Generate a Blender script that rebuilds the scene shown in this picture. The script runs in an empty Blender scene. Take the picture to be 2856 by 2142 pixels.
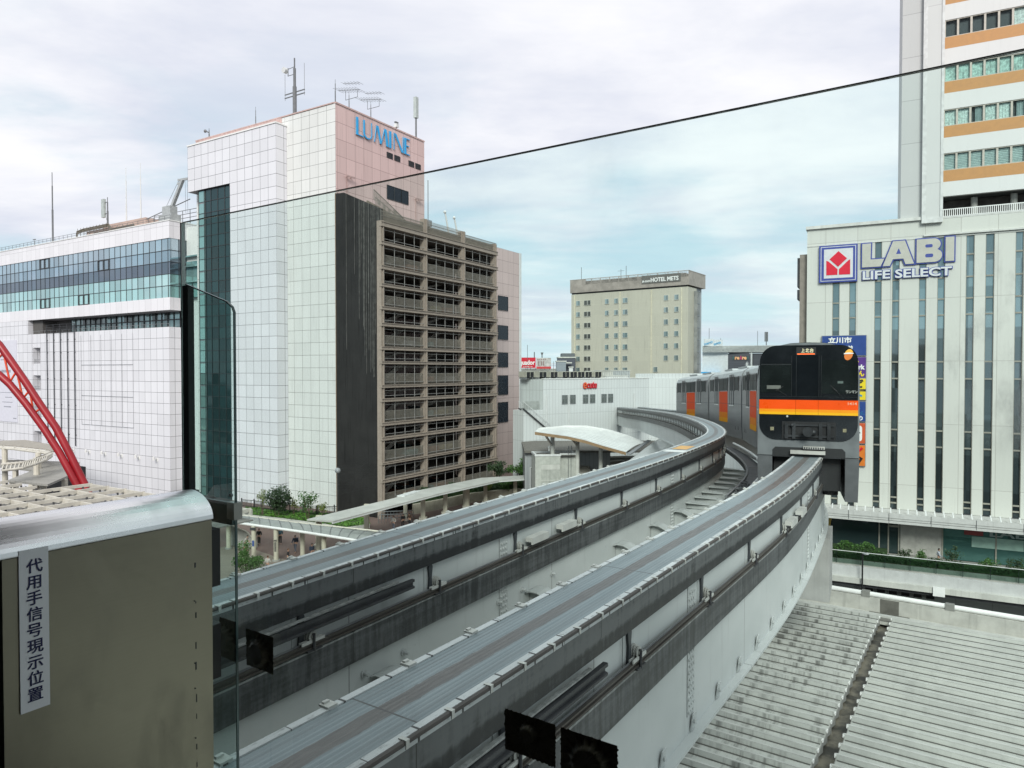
import bpy, math, random
from mathutils import Vector, Matrix
random.seed(7)
R = math.radians
E = 24.0                                   # height of the viewer's eye above the street
SC = bpy.context.scene
COL = SC.collection

# ------------------------------------------------------------------ camera
cam = bpy.data.cameras.new("camera")
cam.lens = 24.575; cam.sensor_width = 36; cam.clip_start = .05; cam.clip_end = 6000
co = bpy.data.objects.new("camera", cam); COL.objects.link(co)
co.location = (0, 0, E); co.rotation_euler = (R(90 - 1.12), 0, 0)
SC.camera = co

# ------------------------------------------------------------------ node helper
class NT:
    def __init__(s, tree): s.t = tree; s.n = tree.nodes; s.l = tree.links
    def node(s, k, **kw):
        n = s.n.new(k)
        for a, b in kw.items(): setattr(n, a, b)
        return n
    def put(s, sock, v):
        if isinstance(v, bpy.types.NodeSocket): s.l.new(v, sock)
        elif v is not None: sock.default_value = v
    def m(s, op, a, b=None, c=None, clamp=False):
        n = s.node('ShaderNodeMath', operation=op); n.use_clamp = clamp
        for i, v in enumerate((a, b, c)):
            if v is not None: s.put(n.inputs[i], v)
        return n.outputs[0]
    def mix(s, f, a, b, mode='MIX'):
        n = s.node('ShaderNodeMix', data_type='RGBA', blend_type=mode)
        s.put(n.inputs[0], f); s.put(n.inputs[6], col4(a)); s.put(n.inputs[7], col4(b))
        return n.outputs[2]
    def ramp(s, x, a, b):                       # smooth step between a and b
        n = s.node('ShaderNodeMapRange', interpolation_type='SMOOTHSTEP')
        s.put(n.inputs[0], x); n.inputs[1].default_value = a; n.inputs[2].default_value = b
        return n.outputs[0]
    def xyz(s, v):
        n = s.node('ShaderNodeSeparateXYZ'); s.l.new(v, n.inputs[0]); return n.outputs
    def vec(s, x, y, z):
        n = s.node('ShaderNodeCombineXYZ')
        for i, v in enumerate((x, y, z)): s.put(n.inputs[i], v)
        return n.outputs[0]
    def noise(s, v, scale, detail=4, rough=.55):
        n = s.node('ShaderNodeTexNoise'); s.put(n.inputs['Vector'], v)
        n.inputs['Scale'].default_value = scale; n.inputs['Detail'].default_value = detail
        n.inputs['Roughness'].default_value = rough
        return n.outputs[0]
    def white(s, v):
        n = s.node('ShaderNodeTexWhiteNoise', noise_dimensions='3D'); s.l.new(v, n.inputs[0]); return n.outputs
def col4(c):
    if isinstance(c, bpy.types.NodeSocket): return c
    return (c[0], c[1], c[2], 1)

# ------------------------------------------------------------------ sky and light
SUN_EL, SUN_AZ = 33, 182                    # soft sun behind cloud, behind the viewer and a little to the right
w = bpy.data.worlds.new("World"); SC.world = w; w.use_nodes = True
nt = NT(w.node_tree); nt.n.clear()
sky = nt.node('ShaderNodeTexSky', sky_type='NISHITA'); sky.sun_disc = False
sky.sun_elevation = R(SUN_EL); sky.sun_rotation = R(SUN_AZ); sky.air_density = 1.0; sky.dust_density = 1.2
tc = nt.node('ShaderNodeTexCoord'); d = nt.xyz(tc.outputs['Generated'])
zz = nt.m('ADD', nt.m('MAXIMUM', d[2], 0.0), .10)
px = nt.m('DIVIDE', d[0], zz); py = nt.m('DIVIDE', d[1], zz)
warp = nt.noise(nt.vec(px, py, 3.1), .35, 3)
cv = nt.vec(nt.m('ADD', nt.m('MULTIPLY', px, .55), nt.m('MULTIPLY', warp, .9)), nt.m('MULTIPLY', py, .85), .4)
n1 = nt.noise(cv, .62, 8, .56); n2 = nt.noise(cv, 2.6, 6, .6)
dens = nt.m('ADD', nt.m('MULTIPLY', n1, .82), nt.m('MULTIPLY', n2, .18))
cover = nt.ramp(dens, .41, .57)
high = nt.ramp(d[2], .15, .38)              # thicker cloud overhead, thinner towards the horizon
cover = nt.m('ADD', nt.m('MULTIPLY', cover, .72), .28)
cover = nt.m('MAXIMUM', cover, nt.m('MULTIPLY', high, .93))
shade = nt.ramp(nt.noise(cv, 1.5, 6, .6), .30, .72)
cloud = nt.mix(shade, (6.6, 6.95, 8.0), (9.3, 9.3, 9.6))
cloud = nt.mix(nt.ramp(d[2], .55, .95), cloud, (13.5, 13.5, 13.8))
blue = nt.mix(.75, sky.outputs[0], (4.6, 7.0, 8.0))
blue = nt.mix(nt.ramp(d[2], .22, .0), blue, (6.3, 7.9, 8.6))
bg = nt.node('ShaderNodeBackground'); nt.l.new(nt.mix(cover, blue, cloud), bg.inputs[0])
bg.inputs[1].default_value = .080
out = nt.node('ShaderNodeOutputWorld'); nt.l.new(bg.outputs[0], out.inputs[0])
sl = bpy.data.lights.new("sun", 'SUN'); sl.energy = 2.3; sl.angle = R(20); sl.color = (1, .965, .92)
so = bpy.data.objects.new("sun", sl); COL.objects.link(so)
sd = Vector((math.sin(R(SUN_AZ)) * math.cos(R(SUN_EL)), math.cos(R(SUN_AZ)) * math.cos(R(SUN_EL)), math.sin(R(SUN_EL))))
so.rotation_euler = sd.to_track_quat('Z', 'Y').to_euler(); so.location = (0, -40, 120)
SC.view_settings.view_transform = 'Standard'; SC.view_settings.look = 'None'
SC.view_settings.exposure = 0.45; SC.view_settings.gamma = 1
SC.render.engine = 'CYCLES'
SC.cycles.use_denoising = True; SC.cycles.max_bounces = 8; SC.cycles.transparent_max_bounces = 16
SC.cycles.sample_clamp_indirect = 6; SC.cycles.caustics_reflective = False; SC.cycles.caustics_refractive = False

# ------------------------------------------------------------------ materials
def newmat(name):
    m = bpy.data.materials.new(name); m.use_nodes = True
    t = NT(m.node_tree); t.n.clear()
    o = t.node('ShaderNodeOutputMaterial'); p = t.node('ShaderNodeBsdfPrincipled')
    t.l.new(p.outputs[0], o.inputs[0])
    return m, t, p, o
def mat(name, c, rough=.6, metal=0, var=.12, scale=2.0, streak=0, emit=None, spec=.4):
    """painted / cast surface with cloudy wear and optional vertical run-off streaks"""
    m, t, p, o = newmat(name)
    g = t.node('ShaderNodeTexCoord').outputs['Object']
    f = t.noise(g, scale, 5)
    lo = [x * (1 - var) for x in c]; hi = [min(1, x * (1 + var)) for x in c]
    cc = t.mix(t.ramp(f, .3, .7), lo, hi)
    if streak:
        v = t.xyz(g)
        s = t.noise(t.vec(t.m('MULTIPLY', v[0], 3.0), t.m('MULTIPLY', v[1], 3.0), t.m('MULTIPLY', v[2], .12)), 1.6, 5)
        cc = t.mix(t.m('MULTIPLY', t.ramp(s, .52, .75), streak), cc, [x * .45 for x in c])
    t.l.new(cc, p.inputs['Base Color'])
    t.l.new(t.m('ADD', t.m('MULTIPLY', f, .25), rough - .12), p.inputs['Roughness'])
    p.inputs['Metallic'].default_value = metal
    p.inputs['Specular IOR Level'].default_value = spec
    if emit:
        p.inputs['Emission Color'].default_value = col4(c); p.inputs['Emission Strength'].default_value = emit
    return m
def gridcoord(t, pw, ph, ox, oz):
    tc = t.node('ShaderNodeTexCoord'); g = t.xyz(tc.outputs['Object']); n = t.xyz(tc.outputs['Normal'])
    ay = t.m('GREATER_THAN', t.m('ABSOLUTE', n[1]), .5)
    a = t.m('ADD', t.m('MULTIPLY', g[0], ay), t.m('MULTIPLY', g[1], t.m('SUBTRACT', 1.0, ay)))
    fx = t.m('DIVIDE', t.m('SUBTRACT', a, ox), pw); fz = t.m('DIVIDE', t.m('SUBTRACT', g[2], oz), ph)
    return tc, g, a, fx, fz
def panelmat(name, c, pw, ph, ox=0, oz=0, lw=.045, lcol=(.22, .21, .21), var=.05, streak=.25, rough=.5, vline=1.0, hline=1.0, spec=.4):
    """cladding: panel joints, each panel a slightly different tone, faint run-off"""
    m, t, p, o = newmat(name)
    tc, g, a, fx, fz = gridcoord(t, pw, ph, ox, oz)
    def line(f, w, k):
        e = t.m('FRACT', f); e = t.m('MINIMUM', e, t.m('SUBTRACT', 1.0, e))
        return t.m('MULTIPLY', t.m('LESS_THAN', t.m('MULTIPLY', e, w), lw / 2), k)
    ln = t.m('MAXIMUM', line(fx, pw, vline), line(fz, ph, hline))
    rnd = t.white(t.vec(t.m('FLOOR', fx), t.m('FLOOR', fz), 1.7))[0]
    big = t.noise(tc.outputs['Object'], .09, 4)
    k = t.m('ADD', t.m('MULTIPLY', t.m('SUBTRACT', rnd, .5), var * 2), t.m('ADD', .93, t.m('MULTIPLY', big, .14)))
    cc = t.mix(1.0, c, t.vec(k, k, k), 'MULTIPLY')
    s = t.noise(t.vec(t.m('MULTIPLY', a, 2.2), 0.0, t.m('MULTIPLY', g[2], .10)), 1.5, 5)
    cc = t.mix(t.m('MULTIPLY', t.ramp(s, .50, .80), streak), cc, [x * .55 for x in c])
    cc = t.mix(ln, cc, lcol)
    t.l.new(cc, p.inputs['Base Color']); p.inputs['Roughness'].default_value = rough
    p.inputs['Specular IOR Level'].default_value = spec
    return m
def glassmat(name, c, pw=1.6, ph=1.7, ox=0, oz=0, var=.25, metal=.65, rough=.04, tilt=.02, rows=None):
    """reflective facade glass, every pane tilted and tinted a little differently"""
    m, t, p, o = newmat(name)
    tc, g, a, fx, fz = gridcoord(t, pw, ph, ox, oz)
    cell = t.vec(t.m('FLOOR', fx), t.m('FLOOR', fz), 4.2); rw = t.white(cell)
    k = t.m('ADD', 1 - var, t.m('MULTIPLY', rw[0], 2 * var))
    cc = t.mix(1.0, c, t.vec(k, k, k), 'MULTIPLY')
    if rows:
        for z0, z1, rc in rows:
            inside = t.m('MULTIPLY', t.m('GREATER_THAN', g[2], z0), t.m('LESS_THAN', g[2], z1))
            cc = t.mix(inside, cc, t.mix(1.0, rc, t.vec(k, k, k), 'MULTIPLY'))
    t.l.new(cc, p.inputs['Base Color']); p.inputs['Metallic'].default_value = metal
    p.inputs['Roughness'].default_value = rough
    nn = t.node('ShaderNodeNewGeometry').outputs['Normal']
    w_ = t.xyz(rw[1])
    off = t.vec(*[t.m('MULTIPLY', t.m('SUBTRACT', w_[i], .5), tilt * 2) for i in range(3)])
    ad = t.node('ShaderNodeVectorMath', operation='ADD'); t.l.new(nn, ad.inputs[0]); t.l.new(off, ad.inputs[1])
    nm = t.node('ShaderNodeVectorMath', operation='NORMALIZE'); t.l.new(ad.outputs[0], nm.inputs[0])
    t.l.new(nm.outputs[0], p.inputs['Normal'])
    return m
def clearglass(name, tint, gloss=.05, dust=.0):
    m, t, p, o = newmat(name); t.n.remove(p)
    tr = t.node('ShaderNodeBsdfTransparent'); tr.inputs[0].default_value = col4(tint)
    gl = t.node('ShaderNodeBsdfGlossy'); gl.inputs['Roughness'].default_value = .02
    fr = t.node('ShaderNodeFresnel'); fr.inputs[0].default_value = 1.35
    mx = t.node('ShaderNodeMixShader'); t.l.new(t.m('MULTIPLY', fr.outputs[0], gloss * 10), mx.inputs[0])
    t.l.new(tr.outputs[0], mx.inputs[1]); t.l.new(gl.outputs[0], mx.inputs[2])
    last = mx.outputs[0]
    if dust:
        g = t.node('ShaderNodeTexCoord').outputs['Object']; v = t.xyz(g)
        s = t.m('MULTIPLY', t.ramp(t.noise(t.vec(t.m('MULTIPLY', v[0], 3.0), v[1], t.m('MULTIPLY', v[2], 1.4)), 2.2, 7, .62), .52, .85), dust)
        dx = t.m('DIVIDE', t.m('SUBTRACT', v[0], .06), .16); dz = t.m('DIVIDE', t.m('SUBTRACT', v[2], 1.63), .16)
        blob = t.ramp(t.m('ADD', t.m('MULTIPLY', dx, dx), t.m('MULTIPLY', dz, dz)), 1.0, .1)
        sm = t.ramp(t.noise(t.vec(t.m('MULTIPLY', v[0], 1.0), t.m('MULTIPLY', v[0], .6), t.m('MULTIPLY', v[2], .55)), 13.0, 5, .6), .45, .72)
        s = t.m('ADD', s, t.m('MULTIPLY', t.m('MULTIPLY', blob, sm), dust * 6))
        df = t.node('ShaderNodeBsdfDiffuse'); df.inputs[0].default_value = (.75, .76, .75, 1)
        tl = t.node('ShaderNodeBsdfTranslucent'); tl.inputs[0].default_value = (.75, .76, .75, 1)
        ad = t.node('ShaderNodeMixShader'); ad.inputs[0].default_value = .5
        t.l.new(df.outputs[0], ad.inputs[1]); t.l.new(tl.outputs[0], ad.inputs[2])
        m2 = t.node('ShaderNodeMixShader'); t.l.new(s, m2.inputs[0]); t.l.new(last, m2.inputs[1]); t.l.new(ad.outputs[0], m2.inputs[2])
        last = m2.outputs[0]
    t.l.new(last, o.inputs[0])
    return m
def leafmat(name, c):
    m, t, p, o = newmat(name)
    g = t.node('ShaderNodeNewGeometry'); r = g.outputs['Random Per Island']
    cc = t.mix(r, [x * .55 for x in c], [min(1, x * 1.6) for x in c])
    t.l.new(cc, p.inputs['Base Color']); p.inputs['Roughness'].default_value = .55
    tl = t.node('ShaderNodeBsdfTranslucent'); t.l.new(cc, tl.inputs[0])
    mx = t.node('ShaderNodeMixShader'); mx.inputs[0].default_value = .3
    t.l.new(p.outputs[0], mx.inputs[1]); t.l.new(tl.outputs[0], mx.inputs[2]); t.l.new(mx.outputs[0], o.inputs[0])
    return m

M = {}
M['white_paint'] = mat('white_paint', (.62, .63, .62), .5, var=.06, streak=.15)
M['cream'] = mat('cream_paint', (.56, .53, .45), .55, var=.07, streak=.12)
M['concrete'] = mat('concrete', (.33, .325, .30), .85, var=.16, scale=.8, streak=.3)
M['concrete_light'] = mat('concrete_light', (.50, .50, .46), .8, var=.12, scale=.7, streak=.25)
M['asphalt'] = mat('asphalt', (.055, .055, .056), .9, var=.2, scale=.5)
M['steel'] = mat('steel', (.30, .31, .32), .4, .6, var=.1)
M['dark_steel'] = mat('dark_steel', (.055, .056, .06), .5, .3, var=.2)
M['antenna'] = mat('antenna_metal', (.16, .165, .17), .5, .3)
M['black'] = mat('black', (.012, .012, .013), .5, var=.2)
M['red_paint'] = mat('red_paint', (.27, .010, .016), .38, var=.10, scale=.6)
M['orange_brace'] = mat('orange_brace', (.62, .075, .03), .4)
M['rail'] = mat('rail_bronze', (.085, .075, .066), .5, .3)
M['white'] = mat('white_trim', (.74, .74, .72), .45, var=.05)
M['soil'] = mat('soil', (.09, .07, .05), .9)
M['skin'] = mat('skin', (.45, .27, .19), .55, var=.05)
M['hair'] = mat('hair', (.015, .012, .01), .45)
M['leaf'] = leafmat('leaf', (.055, .13, .025))
M['leaf_dark'] = leafmat('leaf_dark', (.030, .060, .020))
M['leaf_yellow'] = leafmat('leaf_yellow', (.15, .19, .04))
M['bark'] = mat('bark', (.10, .075, .05), .9)

# ------------------------------------------------------------------ mesh builder
class MB:
    def __init__(s): s.v = []; s.f = []; s.m = []; s.uv = None
    def add(s, vs, fs, m=0):
        o = len(s.v); s.v += [tuple(x) for x in vs]
        for f in fs: s.f.append(tuple(i + o for i in f)); s.m.append(m)
        return s
    def box(s, x0, x1, y0, y1, z0, z1, m=0):
        return s.add([(x0, y0, z0), (x1, y0, z0), (x1, y1, z0), (x0, y1, z0), (x0, y0, z1), (x1, y0, z1), (x1, y1, z1), (x0, y1, z1)],
              [(0, 3, 2, 1), (4, 5, 6, 7), (0, 1, 5, 4), (1, 2, 6, 5), (2, 3, 7, 6), (3, 0, 4, 7)], m)
    def bar(s, p, q, w, h, m=0, up=(0, 0, 1)):
        """rectangular bar from p to q, w sideways, h along up"""
        p = Vector(p); q = Vector(q); d = (q - p).normalized(); upv = Vector(up)
        if abs(d.dot(upv)) > .98: upv = Vector((1, 0, 0))
        a = d.cross(upv).normalized(); b = a.cross(d)
        c = [(-.5, -.5), (.5, -.5), (.5, .5), (-.5, .5)]
        vs = [p + a * w * x + b * h * y for x, y in c] + [q + a * w * x + b * h * y for x, y in c]
        return s.add(vs, [(0, 1, 2, 3), (7, 6, 5, 4), (0, 4, 5, 1), (1, 5, 6, 2), (2, 6, 7, 3), (3, 7, 4, 0)], m)
    def tube(s, pts, r, n=8, m=0, r1=None, cap=True):
        pts = [Vector(p) for p in pts]; k = len(pts); o = len(s.v); prev = None
        for i, p in enumerate(pts):
            d = (pts[min(i + 1, k - 1)] - pts[max(i - 1, 0)]).normalized()
            if prev is None:
                a = d.orthogonal().normalized()
            else:
                a = (prev - d * prev.dot(d)).normalized()
            prev = a; b = d.cross(a)
            rr = r if r1 is None else r + (r1 - r) * i / (k - 1)
            for j in range(n):
                t = 2 * math.pi * j / n; s.v.append(tuple(p + a * rr * math.cos(t) + b * rr * math.sin(t)))
        for i in range(k - 1):
            for j in range(n):
                j2 = (j + 1) % n
                s.f.append((o + i * n + j, o + i * n + j2, o + (i + 1) * n + j2, o + (i + 1) * n + j)); s.m.append(m)
        if cap:
            s.f.append(tuple(o + j for j in range(n))[::-1]); s.m.append(m)
            s.f.append(tuple(o + (k - 1) * n + j for j in range(n))); s.m.append(m)
        return s
    def prism(s, pts, ext, m=0):
        """closed 3-d polygon pushed along ext"""
        n = len(pts); e = Vector(ext)
        vs = [Vector(p) for p in pts] + [Vector(p) + e for p in pts]
        fs = [tuple(range(n))[::-1], tuple(range(n, 2 * n))] + [(i, (i + 1) % n, n + (i + 1) % n, n + i) for i in range(n)]
        return s.add(vs, fs, m)
    def ball(s, c, r, m=0, n=10, k=6):
        rx, ry, rz = r if hasattr(r, '__len__') else (r, r, r)
        vs = [(c[0], c[1], c[2] - rz)]
        for i in range(1, k):
            a = -math.pi / 2 + math.pi * i / k
            for j in range(n):
                t = 2 * math.pi * j / n
                vs.append((c[0] + rx * math.cos(a) * math.cos(t), c[1] + ry * math.cos(a) * math.sin(t), c[2] + rz * math.sin(a)))
        vs.append((c[0], c[1], c[2] + rz)); L = len(vs) - 1
        fs = [(0, 1 + (j + 1) % n, 1 + j) for j in range(n)] + [(L, L - n + j, L - n + (j + 1) % n) for j in range(n)]
        for i in range(k - 2):
            for j in range(n):
                fs.append((1 + i * n + j, 1 + i * n + (j + 1) % n, 1 + (i + 1) * n + (j + 1) % n, 1 + (i + 1) * n + j))
        return s.add(vs, fs, m)
    def xf(s, mt):
        s.v = [tuple(mt @ Vector(p)) for p in s.v]; return s
    def build(s, name, mats, parent=None, loc=None, smooth=False):
        me = bpy.data.meshes.new(name); me.from_pydata(s.v, [], s.f)
        if not isinstance(mats, (list, tuple)): mats = [mats]
        for x in mats: me.materials.append(x)
        me.polygons.foreach_set('material_index', s.m)
        if smooth: me.polygons.foreach_set('use_smooth', [True] * len(s.f))
        if s.uv:
            ul = me.uv_layers.new(name='UVMap')
            ul.data.foreach_set('uv', [c for q in s.uv for c in q])
        me.update()
        ob = bpy.data.objects.new(name, me); COL.objects.link(ob)
        if parent: ob.parent = parent
        if loc: ob.location = loc
        return ob
def tag(o, label=None, cat=None, group=None, kind=None):
    if label: o['label'] = label
    if cat: o['category'] = cat
    if group: o['group'] = group
    if kind: o['kind'] = kind
    return o
def thing(name, label, cat, loc=(0, 0, 0), rz=0, group=None):
    o = bpy.data.objects.new(name, None); COL.objects.link(o); o.empty_display_size = .2
    o.location = loc; o.rotation_euler = (0, 0, rz)
    return tag(o, label, cat, group)
def copy_tree(o, parent=None):
    c = o.copy(); COL.objects.link(c)
    if parent: c.parent = parent
    for ch in list(o.children): copy_tree(ch, c)
    return c
def copy_part(o, **kw):
    c = o.copy(); COL.objects.link(c)
    for k, v in kw.items(): setattr(c, k, v)
    return c
ORD = ['first', 'second', 'third', 'fourth', 'fifth', 'sixth', 'seventh', 'eighth', 'ninth', 'tenth', 'eleventh', 'twelfth', 'thirteenth', 'fourteenth', 'fifteenth', 'sixteenth', 'seventeenth', 'eighteenth', 'nineteenth', 'twentieth']
_txt = {}
def text_mesh(s, size=1, depth=.02, bold=0, shear=0, width=None, space=1):
    """flat lettering in the x-z plane, facing -y, left/baseline at the origin"""
    cu = bpy.data.curves.new('t', 'FONT'); cu.body = s; cu.size = size; cu.extrude = depth / 2; cu.offset = bold; cu.shear = shear
    cu.space_character = space; cu.resolution_u = 3
    ob = bpy.data.objects.new('t', cu); COL.objects.link(ob)
    bpy.context.view_layer.update()
    dg = bpy.context.evaluated_depsgraph_get()
    me = bpy.data.meshes.new_from_object(ob.evaluated_get(dg))
    mb = MB(); mb.v = [tuple(v.co) for v in me.vertices]; mb.f = [tuple(p.vertices) for p in me.polygons]; mb.m = [0] * len(mb.f)
    bpy.data.objects.remove(ob); bpy.data.curves.remove(cu); bpy.data.meshes.remove(me)
    if mb.v:
        x0 = min(v[0] for v in mb.v); x1 = max(v[0] for v in mb.v)
        k = (width / (x1 - x0)) if width else 1
        mb.v = [((x - x0) * k, -z, y) for x, y, z in mb.v]
    return mb
def put(mb, x=0, y=0, z=0, rz=0, sx=1, sz=1):
    return mb.xf(Matrix.Translation((x, y, z)) @ Matrix.Rotation(rz, 4, 'Z') @ Matrix.Diagonal((sx, 1, sz, 1)))
def poly_offset(P, d):
    n = len(P); A = sum(P[i][0] * P[(i + 1) % n][1] - P[(i + 1) % n][0] * P[i][1] for i in range(n))
    sg = 1 if A > 0 else -1; o = []
    for i in range(n):
        p0 = Vector(P[i - 1]); p = Vector(P[i]); p1 = Vector(P[(i + 1) % n])
        a = (p - p0).normalized(); b = (p1 - p).normalized()
        na = Vector((a.y, -a.x)) * sg; nb = Vector((b.y, -b.x)) * sg
        k = max(.35, 1 + na.dot(nb)); o.append(tuple(p + (na + nb) * d / k))
    return o
def arc(cx, cz, r, a0, a1, n=8, rz=None):
    rz = rz or r
    return [(cx + r * math.cos(R(a0 + (a1 - a0) * i / n)), cz + rz * math.sin(R(a0 + (a1 - a0) * i / n))) for i in range(n + 1)]
def rrect(x0, x1, z0, z1, r, n=6, rb=None):
    rb = r if rb is None else rb
    return arc(x1 - r, z1 - r, r, 0, 90, n) + arc(x0 + r, z1 - r, r, 90, 180, n) + arc(x0 + rb, z0 + rb, rb, 180, 270, n) + arc(x1 - rb, z0 + rb, rb, 270, 360, n)
def flat(P, y, t, m=0, mb=None):
    """outline in x-z at depth y, thickness t towards +y"""
    mb = mb or MB()
    return mb.prism([(x, y, z) for x, z in P], (0, t, 0), m)
U = Vector((-.852, .5235, 0)); V = Vector((.5235, .852, 0))

# ================================================================== ground and decks
def slab(name, pts, z0, z1, m, kind='structure', label=None):
    mb = MB(); mb.prism([(x, y, z0) for x, y in pts], (0, 0, z1 - z0))
    o = mb.build(name, m); tag(o, label, None, None, kind); return o
slab('ground', [(-1500, -300), (1500, -300), (1500, 2500), (-1500, 2500)], -1, 0, M['asphalt'])
# red-brown paved pedestrian deck with a pale paved strip
def paving():
    m, t, p, o = newmat('brick_paving')
    g = t.node('ShaderNodeTexCoord').outputs['Object']
    b = t.node('ShaderNodeTexBrick'); t.l.new(g, b.inputs[0]); b.inputs['Scale'].default_value = 2.2
    b.inputs['Color1'].default_value = (.125, .078, .066, 1); b.inputs['Color2'].default_value = (.155, .098, .082, 1)
    b.inputs['Mortar'].default_value = (.14, .10, .085, 1); b.inputs['Mortar Size'].default_value = .015
    f = t.noise(g, .25, 5)
    t.l.new(t.mix(t.ramp(f, .35, .7), b.outputs[0], (.15, .105, .09)), p.inputs['Base Color'])
    p.inputs['Roughness'].default_value = .8
    return m
M['brick'] = paving()
M['pale_paving'] = panelmat('pale_paving', (.25, .215, .175), 1, 1, 0, 0, .02, (.17, .14, .12), .06, .2, .85)
slab('plaza_deck', [(-40, 44), (-30, 30), (4, 44), (12, 100), (12, 125), (-38, 125)], 4.6, 6, M['brick'])
slab('plaza_path', [(-28.5, 72.2), (-22.2, 66.6), (-14, 61), (-12, 50), (-26, 52), (-36, 62)], 6, 6.012, M['pale_paving'])

# ================================================================== department store: tower
FR = math.atan2(.852, .5235)
ORG = (-22.2, 88.5, 6)
whiteA = panelmat('white_cladding', (.67, .67, .695), 1.575, 1.63, 8.95 - 1.575 * 8, 50.22, .05, (.12, .12, .13), .045, .12)
whiteT = panelmat('white_cladding_side', (.66, .67, .645), 1.55, 1.63, 0, 49.3, .045, (.18, .18, .17), .04, .38)
pinkm = panelmat('pink_cladding', (.585, .43, .405), 1.59, 2.1, .2, 49.3, .045, (.24, .15, .14), .06, .6)
whiteW = panelmat('white_cladding_wing', (.67, .67, .695), 1.60, 1.64, 32.7, 24.5, .05, (.12, .12, .13), .045, .10)
whiteF = panelmat('white_fascia', (.72, .71, .73), 1.60, 20, 32.45, 39.5, .035, (.34, .33, .34), .04, .10)
tw = thing('department_store_tower', 'tall white and pink panelled store tower with dark glass corner strip', 'building', ORG, FR)
mb = MB().box(0, 17.6, 0, 28.4, 0, 51.55); mb.build('wall', whiteT, tw)
mb = MB().box(.03, 17.63, -.07, 0, 0, 51.45); mb.build('wall', pinkm, tw)['label'] = 'pink panelled side wall of the tower'
MB().box(-.06, 0, 9.9, 28.4, 50.2, 51.6).box(-.03, 17.7, -.12, .3, 51.55, 51.75).box(-.09, .3, .31, 28.5, 51.6, 51.75).build('parapet', mat('pink_coping', (.50, .36, .33), .6), tw)
mb = MB().box(-1.77, -.02, 8.95, 18.41, 0, 50.22).box(-1.77, -.02, 18.415, 27.85, 43.7, 50.22)
mb.build('wall', whiteA, tw)['label'] = 'square white panelled front block of the tower'
MB().box(-1.86, 0, 8.88, 27.92, 50.225, 50.42).build('parapet', M['white'], tw)
darkteal = glassmat('dark_teal_glass', (.022, .050, .055), 1.53, 1.63, 18.41, 43.7, .3, .15, .05, .03)
paleteal = glassmat('pale_teal_glass', (.30, .47, .45), 1.53, 1.63, 18.41, 43.7, .15, .55, .05, .02)
gl = MB().box(-1.42, -.03, 18.42, 24.25, 0, 43.69).build('glass_strip', darkteal, tw)
gl2 = MB().box(-1.42, -.03, 24.255, 25.85, 0, 43.69).build('glass_strip', paleteal, tw); gl2['label'] = 'pale glazed corner of the glass strip'  # paler colour stands in for daylight through the see-through corner
mb = MB()
for i in range(5): mb.box(-1.49, -1.425, 18.42 + i * 1.53 - .035, 18.42 + i * 1.53 + .035, 0, 43.69)
mb.box(-1.5, -1.425, 24.21, 24.30, 0, 43.69).box(-1.47, -1.40, 25.80, 25.87, 0, 43.69)
for k in range(27): mb.box(-1.475, -1.424, 18.42, 25.9, 43.65 - k * 1.63 - .04, 43.65 - k * 1.63 + .03)
mb.build('mullion', M['dark_steel'], gl)
for k in range(14): MB().box(-1.43, -.02, 24.5, 25.88, 41.8 - k * 3.26, 41.95 - k * 3.26).build('floor_edge', M['steel'], gl2)
# three dark windows and four louvred vents on the pink face
def wall_panel(name, x0, x1, z0, z1, parent, y=-.10, slats=0, m=None, fr=.06):
    o = MB().box(x0, x1, y, y + .06, z0, z1).build(name, m or M['black'], parent)
    mb = MB().box(x0 - fr, x0, y - .05, y + .05, z0 - fr, z1 + fr).box(x1, x1 + fr, y - .05, y + .05, z0 - fr, z1 + fr)
    mb.box(x0, x1, y - .05, y + .05, z1, z1 + fr).box(x0, x1, y - .05, y + .05, z0 - fr, z0)
    for k in range(slats):
        z = z0 + (k + .5) * (z1 - z0) / slats; mb.box(x0, x1, y - .04, y - .005, z - .03, z + .03)
    mb.build('frame' if not slats else 'slats', M['dark_steel'], o)
    return o
navy = mat('navy_glass', (.012, .017, .026), .25, spec=.25)
for a in (9.5, 11.05, 14.1, 15.6): wall_panel('vent', a, a + 1.08, 47.3, 47.93, tw, slats=5)
for a in (9.5, 11.0, 12.48): wall_panel('window', a, a + 1.42, 41.65, 43.45, tw, m=navy)
for a in (1.35, 15.1):
    o = MB().box(a, a + 1.6, -.55, -.45, 42.7, 42.9).box(a + .4, a + .5, -.55, -.08, 42.75, 42.82).box(a + 1.1, a + 1.2, -.55, -.08, 42.75, 42.82)
    o.tube([(a + .55, -.12, 42.7), (a + .55, -.12, 36)], .05); o.build('light_bracket', mat('pink_metal', (.42, .30, .28)), tw)

# blue thick-and-thin letters on the pink face
blue_l = mat('sign_blue', (.015, .33, .66), .35, var=.05); side_l = mat('sign_grey', (.35, .42, .48), .4)
sg = thing('store_sign', 'blue thick-and-thin letters along the top of the pink tower face', 'sign', ORG, FR)
H = 2.28; Z0 = 48.62
def lt(polys):
    mb = MB()
    for P in polys:
        mb.prism([(x, -.28, z) for x, z in P], (0, .05, 0), 0).prism([(x, -.229, z) for x, z in P], (0, .10, 0), 1)
        mb.box(P[0][0] + .05, P[0][0] + .12, -.129, -.06, P[0][1] + .1, P[0][1] + .2, 1)
    mb.build('letter', [blue_l, side_l], sg)
q = lambda x0, x1, z0, z1: [(x0, Z0 + z0), (x1, Z0 + z0), (x1, Z0 + z1), (x0, Z0 + z1)]
lt([q(3.40, 3.80, 0, H), q(3.801, 4.78, 0, .12)])                                                   # L
bowl = [(x, z + Z0) for x, z in arc(5.55, .62, .82, 180, 360, 10, .68)]
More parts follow.
